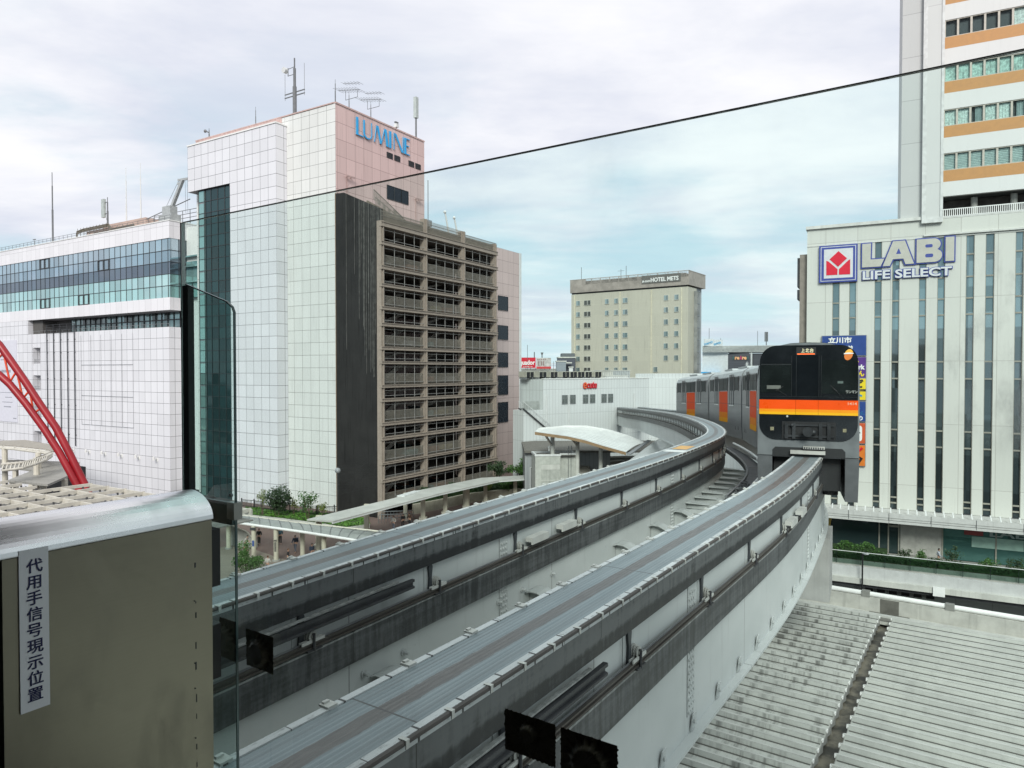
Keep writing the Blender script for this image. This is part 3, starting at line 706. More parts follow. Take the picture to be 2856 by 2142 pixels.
for x0, x1 in X:
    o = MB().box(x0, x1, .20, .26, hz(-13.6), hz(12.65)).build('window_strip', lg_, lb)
    f = MB().box(x0, x0 + .05, .05, .19, hz(-13.6), hz(12.65)).box(x1 - .05, x1, .05, .19, hz(-13.6), hz(12.65))
    for z in (10.9, 8.8, 6.79, 5.27, .82, -.80, -5.80, -7.36, -12.45, -13.0): f.box(x0 + .051, x1 - .051, .08, .19, hz(z) - .07, hz(z) + .07)
    f.build('frame', lf, o)
MB().box(-.75, -.01, .6, 12, 0, hz(12.0)).build('side_fin', mat('fin_brown', (.23, .20, .17), .6), lb)
MB().box(-1.0, -.76, .8, 3, hz(8.7), hz(11.7)).box(-1.0, -.76, .8, 3, hz(7.4), hz(8.4)).build('side_sign_edge', M['dark_steel'], lb)
# ground level front under the canopy
dgl = glassmat('shopfront_dark', (.03, .05, .05), 2.6, 3, 0, 0, .3, .3, .05); tgl = glassmat('shopfront_teal', (.07, .16, .145), 2.6, 1.6, 12.1, hz(-18), .3, .45, .05)
MB().box(2.3, 8.62, .15, .3, hz(-18), hz(-14.2)).build('shopfront', dgl, lb)
MB().box(12.1, 30, .15, .3, hz(-18), hz(-14.2)).build('shopfront', tgl, lb)
MB().box(8.63, 12.09, .1, .5, hz(-18), hz(-14.2)).box(-.5, 2.29, .1, .5, hz(-18), hz(-14.2)).build('pier', mat('pier_grey', (.36, .35, .32), .8, streak=.2), lb)
mb = MB()
for a in (6.8, 7.6, 8.5): mb.box(a - .06, a + .06, .05, .145, hz(-18), hz(-14.2))
for a in (12.15, 16.4, 20.6): mb.box(a - .06, a + .06, .05, .145, hz(-18), hz(-14.2))
mb.box(7.66, 8.44, .05, .145, hz(-15.4), hz(-15.2)); mb.build('shopfront_frame', lf, lb)
MB().box(14.5, 18.5, .08, .14, hz(-16.6), hz(-15.6)).build('poster', mat('poster_mint', (.28, .42, .36)), lb)
MB().box(18.6, 21.5, .08, .14, hz(-17), hz(-15.8)).build('poster', mat('poster_red', (.30, .06, .06)), lb)
MB().box(13.9, 15.4, .08, .14, hz(-15.5), hz(-14.7)).build('poster', mat('poster_red', (.25, .05, .05)), lb)
put(text_mesh('LABI', .95, .01, .02, width=3.2), 15.9, .07, hz(-15.45)).build('poster_lettering', mat('letter_teal', (.30, .36, .35)), lb)
MB().prism([(.3, -.1, hz(-17)), (2.2, -.1, hz(-17)), (2.6, -.1, hz(-14.5)), (.3, -.1, hz(-14.5))], (0, .15, 0)).build('poster', mat('poster_yellow', (.38, .26, .05)), lb)
cp = MB().box(-.5, 30, -3, -.02, hz(-14.42), hz(-13.62)).box(-.5, 30, -3.06, -3.001, hz(-13.95), hz(-13.48)).box(-.5, 30, -3.08, -3.001, hz(-14.44), hz(-14.2))
cp = cp.build('canopy', mat('canopy_white', (.50, .50, .48), .5, var=.06, streak=.25), lb)
mb = MB()
for k in range(42): mb.bar((-.2 + .72 * k, -2.95, hz(-13.55)), (-.2 + .72 * k, -2.2, hz(-13.15)), .09, .09)
mb.build('bracket', M['white_paint'], cp)
mb = MB()
for a in (.6, 4.13, 7.57, 11.0, 14.5, 18, 21.5): mb.box(a - .02, a + .02, -3.085, -3.079, hz(-14.4), hz(-13.5))
mb.box(-.5, 30, -3.085, -3.061, hz(-14.19), hz(-14.16)); mb.build('joint', M['dark_steel'], cp)
MB().box(-.4, 30, .02, .62, hz(-13.62), hz(-13.55)).build('flashing', M['dark_steel'], lb)
mb = MB()                                                              # street-level windows below the deck
for k in range(6): mb.box(5.6 + 1.05 * k, 6.3 + 1.05 * k, -.06, -.005, hz(-22), hz(-20.2))
mb.build('street_window', M['black'], lb)

# flats on the roof: slab, pilaster, window bands
ap = thing('apartment_tower', 'pale apartment tower with orange bands rising above the cream store', 'building', (LO[0], LO[1], hz(14.5)), LF)
az = lambda z: z - 14.5
agp = panelmat('apartment_panels', (.46, .465, .455), 30, 4.12, 0, az(17.75), .05, (.28, .28, .28), .03, .15)
wpm = panelmat('apartment_band', (.60, .60, .585), 7, 40, 11.8, az(0), .03, (.45, .45, .44), .02, .12)
MB().box(8.35, 10.10, .05, 9, 0.01, az(46)).build('wall', agp, ap)
mb = MB().box(10.101, 11.83, -.32, 9, az(14.02), az(46)); mb.build('pilaster', panelmat('pilaster_panels', (.535, .54, .525), 30, 16.7, 0, az(17.75), .05, (.4, .4, .4), .02, .1), ap)
MB().box(10.101, 10.45, -.40, -.325, az(14.02), az(46)).box(11.60, 11.83, -.40, -.325, az(14.02), az(46)).box(10.451, 11.599, -.40, -.325, az(14.02), az(14.5)).build('pilaster_trim', mat('trim_pale', (.57, .575, .56)), ap)
ocm = mat('ochre_band', (.46, .235, .085), .55, var=.05, streak=.06)
cur = [mat('curtain_mint', (.55, .68, .63), .9, var=.3, scale=5), mat('curtain_pale', (.70, .76, .73), .9, var=.25, scale=6), mat('curtain_grey', (.40, .46, .46), .9), mat('room_dark', (.035, .045, .05), .5)]
apg = clearglass('apartment_glass', (.92, .97, .96), .06)
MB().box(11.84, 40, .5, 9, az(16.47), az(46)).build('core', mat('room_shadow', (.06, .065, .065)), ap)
MB().box(11.84, 40, 2, 9, .01, az(16.4)).build('terrace_back', mat('terrace_dark', (.05, .045, .04), .8, var=.3), ap)
for i, (z0, z1) in enumerate(((31.37, 32.99), (27.21, 28.77), (23.05, 24.62), (18.89, 20.52), (35.5, 37.1), (39.6, 41.2))):
    MB().box(11.84, 40, 0, .49, az(z0 - 1.06), az(z0)).build('band', ocm, ap)['label'] = 'ochre band under a window row'
    zb = (16.47, 20.52, 24.62, 28.77, 32.99, 37.1)
for a, b in ((32.99, 34.44), (28.77, 30.31), (24.62, 26.15), (20.52, 21.99), (16.47, 17.83), (37.1, 38.54)):
    MB().box(11.84, 40, .005, .49, az(a), az(b)).build('wall', wpm, ap)
random.seed(5)
for i, (z0, z1) in enumerate(((31.37, 32.99), (27.21, 28.77), (23.05, 24.62), (18.89, 20.52), (35.5, 37.1))):
    for k in range(10):
        x0 = 11.90 + 1.06 * k; x1 = x0 + .95
        o = MB().box(x0, x1, .14, .15, az(z0) + .06, az(z1) - .06).build('window', apg, ap)
        f = MB().box(x0 - .08, x0 + .03, .06, .18, az(z0), az(z1)).box(x1 - .03, x1 + .03, .06, .18, az(z0), az(z1)).box(x0 + .031, x1 - .031, .06, .18, az(z0), az(z0) + .08).box(x0 + .031, x1 - .031, .06, .18, az(z1) - .08, az(z1))
        f.build('frame', mat('frame_beige', (.46, .43, .37)) if 'frame_beige' not in bpy.data.materials else bpy.data.materials['frame_beige'], o)
        c = (3 if k < 5 else 1, 0, (1, 1, 2, 1, 1, 2, 0, 1, 1, 0)[k], 2, 0)[i]
        mb = MB()
        if i == 3:
            mb.box(x0, x1, .30, .32, az(z0), az(z1))
            for j in range(9): mb.box(x0 + .02, x1 - .02, .27, .29, az(z0) + .15 + .155 * j, az(z0) + .19 + .155 * j, 1)
        elif c == 3: mb.box(x0, x1, .40, .42, az(z0), az(z1))
        else:
            n = 16; a = 0 if c != 2 else .35
            P = [(x0 + (x1 - x0) * (a + (1 - a) * j / n), .28 + (.04 if j % 2 else 0) + random.uniform(-.012, .012)) for j in range(n + 1)]
            for j in range(n): mb.add([(P[j][0], P[j][1], az(z0)), (P[j + 1][0], P[j + 1][1], az(z0)), (P[j + 1][0], P[j + 1][1], az(z1)), (P[j][0], P[j][1], az(z1))], [(0, 1, 2, 3)])
        mb.build('blind' if i == 3 else 'curtain', [cur[c], cur[1]], o)
MB().box(11.84, 40, -.02, .3, .01, .1).build('terrace_kerb', wpm, ap)
mb = MB().box(11.86, 40, .1, .16, az(15.2), az(15.28))
for k in range(110): mb.box(11.9 + .16 * k, 11.96 + .16 * k, .1, .15, .1, az(15.2))
mb.build('railing', M['white'], ap)
mb = MB()
for a in (14.5, 17.6, 20.7): MB().tube([(a, 1.4, .01), (a, 1.4, az(16.4))], .28, 10).build('column', M['concrete'], ap)

# logo board and lettering
lo = thing('logo_sign', 'square blue bordered board with a red cube shaped emblem on the store front', 'sign', LO, LF)
bl = mat('logo_blue', (.045, .065, .27), .4, var=.05); gw_ = mat('logo_white', (.58, .59, .60), .4, var=.04); rdl = mat('logo_red', (.60, .012, .035), .35, var=.05)
zq = lambda P: [(x, hz(z)) for x, z in P]
flat(zq([(1.15, 8.86), (4.64, 8.86), (4.64, 12.6), (1.15, 12.6)]), -.30, .29).build('board', bl, lo)
mb = flat(zq([(1.30, 9.0), (4.50, 9.0), (4.50, 12.46), (1.30, 12.46)]), -.31, .009); mb.build('border_line', gw_, lo)
flat(zq([(1.36, 9.06), (4.44, 9.06), (4.44, 12.40), (1.36, 12.40)]), -.32, .009).build('border', bl, lo)
flat(zq([(1.60, 9.28), (4.24, 9.28), (4.24, 12.2), (1.60, 12.2)]), -.33, .009).build('panel', gw_, lo)
for P in ([(2.93, 11.96), (2.12, 11.19), (2.90, 10.39), (3.70, 11.19)], [(1.82, 11.05), (1.83, 9.6), (2.84, 9.6), (2.86, 10.15), (2.0, 11.0)], [(3.99, 11.06), (4.00, 9.58), (2.98, 9.6), (2.99, 10.15), (3.85, 11.0)]):
    flat(zq(P), -.36, .029).build('emblem', rdl, lo)
ls = thing('store_sign', 'large grey letters outlined in dark blue beside the red emblem', 'sign', LO, LF)
lg2 = mat('letter_grey', (.44, .43, .38), .45, var=.05)
PL = [(4.98, 12.58), (5.90, 12.58), (5.87, 11.0), (7.1, 11.0), (6.72, 10.12), (4.98, 10.12)][::-1]
PA = [(7.68, 12.62), (8.80, 12.62), (9.62, 10.2), (8.75, 10.2), (8.57, 10.75), (7.78, 10.75), (7.52, 10.12), (6.76, 10.12)]
PB = [(9.66, 12.62)] + arc(11.15, 12.0, .62, 90, -50, 8) + arc(11.2, 10.95, .70, 40, -90, 9) + [(9.66, 10.25)]
PI = [(12.03, 12.66), (12.87, 12.66), (12.87, 10.25), (12.03, 10.25)]
for nm, P, holes in (('letter', PL, []), ('letter', PA, [[(8.0, 11.3), (8.43, 11.3), (8.22, 11.85)]]), ('letter', PB, [rrect(10.45, 11.05, 11.72, 12.02, .12), rrect(10.45, 11.1, 10.78, 11.12, .14)]), ('letter', PI, [])):
    o = flat(zq(poly_offset(P, -.07 if nm else 0)), -.22, .06).build(nm, lg2, ls)
    flat(zq(poly_offset(P, .04)), -.159, .14).build('letter_outline', bl, o)
    for h in holes: flat(zq(h), -.228, .006).build('letter_hole', bl, o)
put(text_mesh('LIFE SELECT', 1.12, .05, .03, width=7.5), 5.12, -.20, hz(9.0)).build('lettering', gw_, ls)
put(text_mesh('LIFE SELECT', 1.12, .12, .085, width=7.66), 5.04, -.10, hz(9.0)).build('lettering_outline', bl, ls)

# column of sign panels beside the train
def board(z0, z1, m, label, x0=1.5):
    o = thing('sign_panel', label, 'sign', LO, LF, 'stacked sign panels on the store front')
    MB().box(x0, 5.48, -.30, -.02, hz(z0), hz(z1)).build('panel', m, o)
    f = MB().box(x0 - .05, 5.53, -.28, -.02, hz(z0) - .05, hz(z0) - .001).box(x0 - .05, 5.53, -.28, -.02, hz(z1) + .001, hz(z1) + .05).box(5.481, 5.53, -.28, -.02, hz(z0), hz(z1)).box(x0 - .05, x0 - .001, -.28, -.02, hz(z0), hz(z1))
    f.build('frame', M['steel'], o); return o
def words(o, s, x, z, size, m, wd=None, bold=.02): put(text_mesh(s, size, .02, bold, width=wd), x, -.33, hz(z)).build('lettering', m, o)
yl = mat('panel_yellow', (.72, .55, .02), .4, var=.04); nb = mat('panel_navy', (.02, .055, .22), .4, var=.05); pu = mat('panel_purple', (.085, .03, .20), .4, var=.05); ora = mat('panel_orange', (.62, .17, .02), .4, var=.05); vr = mat('panel_vermilion', (.52, .09, .03), .4, var=.05)
lw = M['white']; blk = M['black']; sky_ = mat('panel_skyblue', (.03, .25, .45), .4)
o = board(1.5, 3.46, nb, 'dark blue sign panel with white city characters, topmost of the stacked panels'); words(o, '立川市', 2.05, 2.80, .62, lw, 2.15); words(o, '立川駅前', 2.4, 1.95, .6, lw, 1.9)
o = board(-.73, 1.3, pu, 'purple sign panel with white and yellow lettering beside the train roof'); words(o, 'Park', 4.25, .12, .62, lw, 1.15, .035); words(o, 'さん', 4.25, -.55, .62, yl, 1.1, .03); MB().ball((4.62, -.33, hz(.85)), (.22, .03, .2)).build('dot', yl, o)
o = board(-1.86, -.83, yl, 'yellow sign panel with a black character above the narrow black strip'); words(o, 'ビ', 4.45, -1.68, .9, blk, .85, .04)
o = board(-2.06, -1.90, blk, 'narrow black strip with small yellow characters between two yellow panels'); words(o, 'サロン', 4.7, -2.04, .14, yl, .6, .0)
o = board(-2.93, -2.10, yl, 'yellow sign panel with a blue character below the narrow black strip'); words(o, 'ト', 4.7, -2.78, .8, sky_, .5, .04)
o = board(-5.06, -3.12, nb, 'blue sign panel with a pale line drawing and one looped white character')
MB().tube([(4.6, -.32, hz(-4.0)), (4.9, -.32, hz(-3.55)), (5.0, -.32, hz(-3.8)), (4.8, -.32, hz(-4.25)), (5.25, -.32, hz(-4.1)), (5.1, -.32, hz(-4.3))], .02, 5).box(1.6, 5.4, -.31, -.301, hz(-4.36), hz(-4.33)).build('line_drawing', sky_, o); words(o, 'の', 4.75, -4.95, .55, lw, .5)
o = board(-7.26, -5.25, vr, 'vermilion sign panel with a white patch and black brush stroke'); flat(zq(rrect(3.0, 5.2, -7.05, -5.5, .25)), -.32, .015).build('patch', lw, o)
MB().tube([(4.2, -.33, hz(-6.35)), (4.8, -.33, hz(-5.95)), (5.0, -.33, hz(-6.2)), (4.6, -.33, hz(-6.4))], .08, 6).build('brush_stroke', blk, o)
o = board(-9.5, -7.46, ora, 'orange sign panel with red and black brush strokes, lowest of the stack'); MB().tube([(4.4, -.33, hz(-8.3)), (4.9, -.33, hz(-8.05)), (5.25, -.33, hz(-7.7))], .12, 6).build('brush_stroke', rdl, o); MB().tube([(4.3, -.33, hz(-9.1)), (4.95, -.33, hz(-8.6)), (5.2, -.33, hz(-8.75)), (4.85, -.33, hz(-9.3))], .11, 6).build('brush_stroke', blk, o)

# ================================================================== deck in front of the store, planter, glass rail
dp = lambda x, y: tuple((Matrix.Translation(LO) @ Matrix.Rotation(LF, 4, 'Z') @ Vector((x, y, 0))).xy)
dk_ = slab('store_deck', [dp(-1, -5.9), dp(32, -5.9), dp(32, -.02), dp(-1, -.02)], 5.4, 6, M['concrete'])
fa = thing('deck_edge', 'pale concrete edge beam of the walkway deck in front of the cream store', 'beam', (LO[0], LO[1], hz(-19.35)), LF)
MB().box(-1.2, 32, -6.25, -5.91, 0, 1.2).build('fascia', mat('fascia_grey', (.47, .475, .465), .7, var=.06, streak=.3), fa)
MB().box(-1.2, 32, -6.6, -6.26, -.25, .25).build('ledge', M['concrete_light'], fa)
MB().box(-1.2, 32, -6.2, -.5, -.6, -.02).build('soffit', M['dark_steel'], fa)
for x in (2.2, 11.4, 21): MB().box(x - .45, x + .45, -6.75, -6.61, -.45, .35).build('marker_box', M['white'], fa)
gr = thing('glass_railing', 'clear glass railing with thin top rail along the deck planter', 'railing', (LO[0], LO[1], 6), LF)
MB().box(-.8, 32, -6.02, -6.0, .05, 1.15).build('glass_pane', clearglass('rail_glass', (.78, .86, .83), .09), gr)
MB().tube([(-.8, -6.01, 1.18), (32, -6.01, 1.18)], .03, 6).build('top_rail', M['white_paint'], gr)
mb = MB()
for k in range(17): mb.box(-.8 + 2 * k, -.76 + 2 * k, -5.99, -5.93, 0, 1.15)
mb.build('post', M['dark_steel'], gr)
pl = thing('planter', 'long low planter box behind the glass railing of the store deck', 'planter', (LO[0], LO[1], 6), LF)
MB().box(-.6, 32, -5.7, -4.7, .002, .35).build('trough', M['concrete'], pl)
MB().box(-.5, 31.9, -5.62, -4.78, .351, .38).build('soil', M['soil'], pl)
lpst = thing('lamp_post', 'thin black lamp post standing in front of the deck edge', 'post', dp(5.4, -6.9) + (0,), LF)
MB().tube([(0, 0, 0), (0, 0, 7.3)], .07, 8).build('pole', M['black'], lpst); MB().ball((.25, 0, 7.3), (.3, .15, .1)).tube([(0, 0, 7.25), (.2, 0, 7.3)], .04).build('lamp_head', M['steel'], lpst)

# ------------------------------------------------------------------ foliage
def leaves(mb, c, r, n, size, seed, hollow=.45, squash=1):
    rnd = random.Random(seed)
    lobes = [(Vector((rnd.gauss(0, .42), rnd.gauss(0, .42), rnd.gauss(0, .38))), rnd.uniform(.35, .62)) for _ in range(9)]
    for i in range(n):
        lc, lr = rnd.choice(lobes)
        d = Vector((rnd.gauss(0, 1), rnd.gauss(0, 1), rnd.gauss(0, 1))).normalized() * (lr * rnd.uniform(hollow, 1.05))
        p = lc + d
        p = Vector((c[0] + p.x * r[0], c[1] + p.y * r[1], c[2] + p.z * r[2]))
        if p.z < c[2] - r[2]: p.z = c[2] - r[2] * rnd.uniform(.3, .95)
        a = Vector((rnd.gauss(0, 1), rnd.gauss(0, 1), rnd.gauss(0, .6))).normalized(); b = a.orthogonal().normalized()
        b = (b + a.cross(b) * rnd.uniform(-1, 1)).normalized(); s = size * rnd.uniform(.6, 1.35)
        mb.add([p - a * s * .5, p + b * s * .32, p + a * s * .5, p - b * s * .32], [(0, 1, 2, 3)])
    return mb
def shrub(name, label, cat, loc, r, n, size, m, seed, trunk=.35, group=None, stems=3):
    o = thing(name, label, cat, loc, 0, group); rnd = random.Random(seed)
    c = (0, 0, trunk + r[2])
    leaves(MB(), c, r, n, size, seed).build('crown', m, o)
    mb = MB()
    for k in range(stems):
        a = rnd.uniform(0, 6.3); q_ = rnd.uniform(.2, .55)
        mb.tube([(.05 * math.cos(a), .05 * math.sin(a), 0), (r[0] * q_ * .5 * math.cos(a), r[1] * q_ * .5 * math.sin(a), trunk), (r[0] * q_ * math.cos(a), r[1] * q_ * math.sin(a), trunk + r[2] * 1.2)], .05, 5, r1=.015)
    mb.build('trunk', M['bark'], o); return o
def hedge(name, label, pts, wdt, h, dens, size, m, seed, z=6, kind=None):
    o = thing(name, label, 'hedge', (pts[0][0], pts[0][1], z)); rnd = random.Random(seed); mb = MB(); core = MB()
    for (x0, y0), (x1, y1) in zip(pts, pts[1:]):
        L = math.hypot(x1 - x0, y1 - y0); nx, ny = -(y1 - y0) / L, (x1 - x0) / L
        core.prism([(x0 - pts[0][0] + nx * wdt * .32 * k, y0 - pts[0][1] + ny * wdt * .32 * k, 0) for k in (-1, 1)] + [(x1 - pts[0][0] + nx * wdt * .32 * k, y1 - pts[0][1] + ny * wdt * .32 * k, 0) for k in (1, -1)], (0, 0, h * .72))
        for i in range(int(L * dens)):
            t = rnd.random(); u_ = rnd.uniform(-.5, .5); bump = .8 + .28 * math.sin(t * L * 2.1 + seed) * math.sin(t * L * .9)
            zz_ = h * bump * (rnd.random() ** .45); u_ *= 1.05
            p = Vector((x0 + (x1 - x0) * t + nx * u_ * wdt - pts[0][0], y0 + (y1 - y0) * t + ny * u_ * wdt - pts[0][1], zz_))
            a = Vector((rnd.gauss(0, 1), rnd.gauss(0, 1), rnd.gauss(0, .7))).normalized(); b = a.orthogonal().normalized(); b = (b + a.cross(b) * rnd.uniform(-1, 1)).normalized(); s = size * rnd.uniform(.6, 1.4)
            mb.add([p - a * s * .5, p + b * s * .34, p + a * s * .5, p - b * s * .34], [(0, 1, 2, 3)])
    mb.build('foliage', m, o); core.build('branches', M['leaf_dark'], o); return o
hedge('hedge', 'uneven dark green planting in the trough behind the glass railing', [dp(-.4, -5.25), dp(3, -5.2), dp(9, -5.2), dp(20, -5.2), dp(31, -5.2)], 1.0, .8, 200, .16, M['leaf_dark'], 3, 6.3)
hedge('hedge', 'lighter green bushes against the dark shopfront below the store canopy', [dp(1.2, -4.0), dp(7.4, -3.9)], .8, 1.75, 330, .18, M['leaf'], 8, 6)
for i, (x, y, k) in enumerate(((8.6, -4.3, .7), (10.3, -4.4, .8), (12.6, -4.3, .95), (15.2, -4.3, .8), (17.4, -4.2, 1.0))):
    shrub('shrub', 'loose leafy shrub in the store deck planting, %s from the left' % ORD[i], 'shrub', dp(x, y) + (6.0,), (.75, .55, .7 * k), 420, .15, M['leaf'] if i % 2 else M['leaf_dark'], 20 + i, .5, 'shrubs along the store deck')

# ================================================================== ribbed roof at lower right
RA = math.atan2(-.5675, .8234)                # x runs right along the ribs, -y comes towards the viewer
rf = thing('ribbed_roof', 'large pale ribbed metal roof with a dirty gutter between its two halves', 'roof', (15.15, 28.15, hz(-10.42)), RA)
def ribmat():
    m, t, p, o = newmat('roof_metal')
    g = t.node('ShaderNodeTexCoord').outputs['Object']; v = t.xyz(g)
    s = t.noise(t.vec(t.m('MULTIPLY', v[0], 1.6), t.m('MULTIPLY', v[1], .25), 0.0), 2.4, 7, .65)
    f = t.noise(g, .5, 5)
    near = t.ramp(t.noise(t.vec(v[0], t.m('MULTIPLY', v[1], .12), 2.0), .5, 3), .30, .55)
    left = t.m('LESS_THAN', v[0], 0.0)
    cc = t.mix(t.ramp(f, .3, .7), (.42, .43, .405), (.50, .51, .475))
    cc = t.mix(t.m('MULTIPLY', t.m('MULTIPLY', t.ramp(s, .45, .66), near), t.m('ADD', .15, t.m('MULTIPLY', left, .75))), cc, (.10, .10, .092))
    t.l.new(cc, p.inputs['Base Color']); p.inputs['Roughness'].default_value = .42; p.inputs['Metallic'].default_value = .15
    return m
M['roof'] = ribmat()
ribc = mat('rib_cap', (.48, .485, .46), .45, .1, var=.1)
def roof_half(x0, x1, label):
    p = MB(); r = MB(); pitch = .605; n = 46
    for k in range(n):
        y = .05 - pitch * k
        # pan slopes up to the seam
        P = [(y, .30), (y - .06, .42), (y - .13, .42), (y - .16, .30), (y - pitch, .28)]
        for (a, za), (b, zb) in zip(P, P[1:]):
            p.add([(x0, a, za), (x1, a, za), (x1, b, zb), (x0, b, zb)], [(0, 1, 2, 3)])
        r.box(x0 - .02, x1 + .02, y - .125, y - .065, .422, .445).box(x0 + .02, x1 - .02, y - .205, y - .163, .286, .315, 1).box(x0 + .02, x1 - .02, y - .02, y - .002, .31, .335, 1)  # dark strips paint in the shadow beside each rib
    o = p.build('roof_sheet', M['roof'], rf); o['label'] = label
    r.build('seam_cap', [ribc, mat('rib_shade', (.10, .10, .09), .7) if 'rib_shade' not in bpy.data.materials else bpy.data.materials['rib_shade']], o)
    e = MB(); xe = x1 if x0 < 0 else x0; sg = 1 if x0 < 0 else -1
    for k in range(n):
        y = .05 - pitch * k
        e.prism([(xe, y + .02, .0), (xe, y + .02, .30), (xe, y - .06, .42), (xe, y - .13, .42), (xe, y - .16, .30), (xe, y - pitch + .03, .28), (xe, y - pitch + .03, .16 if k % 1 == 0 else 0)], (sg * .02, 0, 0))
        e.box(min(xe, xe + sg * .05), max(xe, xe + sg * .05), y - .14, y - .05, .34, .425, 1)
    e.build('rib_end', [mat('rib_end_grey', (.26, .26, .245), .6), M['white']], o)
roof_half(-22, -.24, 'streaked half of the roof beside the track'); roof_half(.24, 30, 'clean half of the roof right of the gutter')
def gutmat():
    m, t, p, o = newmat('gutter_dirt'); g = t.node('ShaderNodeTexCoord').outputs['Object']
    f = t.noise(g, 1.3, 6, .6)
    t.l.new(t.mix(t.ramp(f, .38, .62), (.045, .043, .036), (.21, .19, .15)), p.inputs['Base Color']); p.inputs['Roughness'].default_value = .55; return m
MB().box(-.30, .30, -30, 1.5, -.25, -.05).build('gutter', gutmat(), rf)
MB().box(-22, 30, .08, 1.2, .06, .18).build('kerb_sheet', M['concrete_light'], rf)
MB().box(-22, 30, .62, .80, .181, .27).box(-22, 30, -30, -29, -.6, .1).build('upstand', ribc, rf)
leafl = MB()
leaves(leafl, (0.0, -18.6, .02), (.3, .4, .08), 60, .09, 5).build('leaf_litter', mat('dead_leaf', (.07, .05, .03), .8), rf)
pw = thing('parapet_wall', 'pale parapet with a white pipe rail behind the ribbed roof', 'wall', (15.15, 28.15, hz(-10.42)), RA)
MB().box(-22, 30, 1.21, 1.45, -.3, .78).build('wall', mat('parapet_pale', (.43, .425, .39), .8, var=.12, streak=.5), pw)
MB().tube([(-22, 1.32, .88), (30, 1.32, .88)], .10, 10).build('pipe_rail', M['white'], pw)
for k in range(13):
    o = MB().box(-.16, .16, 1.19, 1.46, .76, 1.0); o.build('clamp', mat('clamp_grey', (.20, .20, .185), .7) if k == 0 else bpy.data.materials['clamp_grey'], pw).location = (-19.2 + 3.05 * k, 0, 0)
MB().box(-.35, .35, 1.204, 1.209, .19, .77).box(-.75, .75, .81, 1.2, .181, .186).box(-.55, .55, .10, .61, .181, .186).build('damp_stain_channel', mat('wet_concrete', (.13, .125, .11), .5, var=.2), pw)
mb = MB()
for k in range(9): mb.tube([(-18 + 4.2 * k, .45, .181), (-18 + 4.2 * k, .45, .19)], .06, 8).tube([(-17.7 + 4.2 * k, .45, .181), (-17.7 + 4.2 * k, .45, .19)], .06, 8)
mb.build('drain_hole', M['black'], rf)
MB().box(-21.5, 29.5, -29.5, .9, -13.5, -.26).build('wall', M['concrete'], rf)

# ================================================================== monorail beams
def catmull(pts, ds=.33):
    out = []
    for i in range(len(pts) - 1):
        p0 = Vector(pts[max(i - 1, 0)]); p1 = Vector(pts[i]); p2 = Vector(pts[i + 1]); p3 = Vector(pts[min(i + 2, len(pts) - 1)])
        L = (p2 - p1).length; n = max(2, int(L / ds))
        t0 = 0; t1 = max(1e-4, (p1 - p0).length ** .5); t2 = t1 + L ** .5; t3 = t2 + max(1e-4, (p3 - p2).length ** .5)
        for k in range(n):
            t = t1 + (t2 - t1) * k / n
            if i == 0: a1 = p1
            else: a1 = p0 * ((t1 - t) / (t1 - t0)) + p1 * ((t - t0) / (t1 - t0))
            a2 = p1 * ((t2 - t) / (t2 - t1)) + p2 * ((t - t1) / (t2 - t1))
            a3 = p2 * ((t3 - t) / (t3 - t2)) + p3 * ((t - t2) / (t3 - t2)) if i < len(pts) - 2 else p2
            b1 = a1 * ((t2 - t) / (t2 - t0)) + a2 * ((t - t0) / (t2 - t0))
            b2 = a2 * ((t3 - t) / (t3 - t1)) + a3 * ((t - t1) / (t3 - t1))
            out.append(b1 * ((t2 - t) / (t2 - t1)) + b2 * ((t - t1) / (t2 - t1)))
    out.append(Vector(pts[-1])); return out
def zbeam(y):
    k = lambda e: math.log1p(math.exp(e))      # smooth ramps into the gradient
    return -2.7 - .0266 * 4 * k((y - 24) / 4) - .0141 * 4 * k((y - 50) / 4)
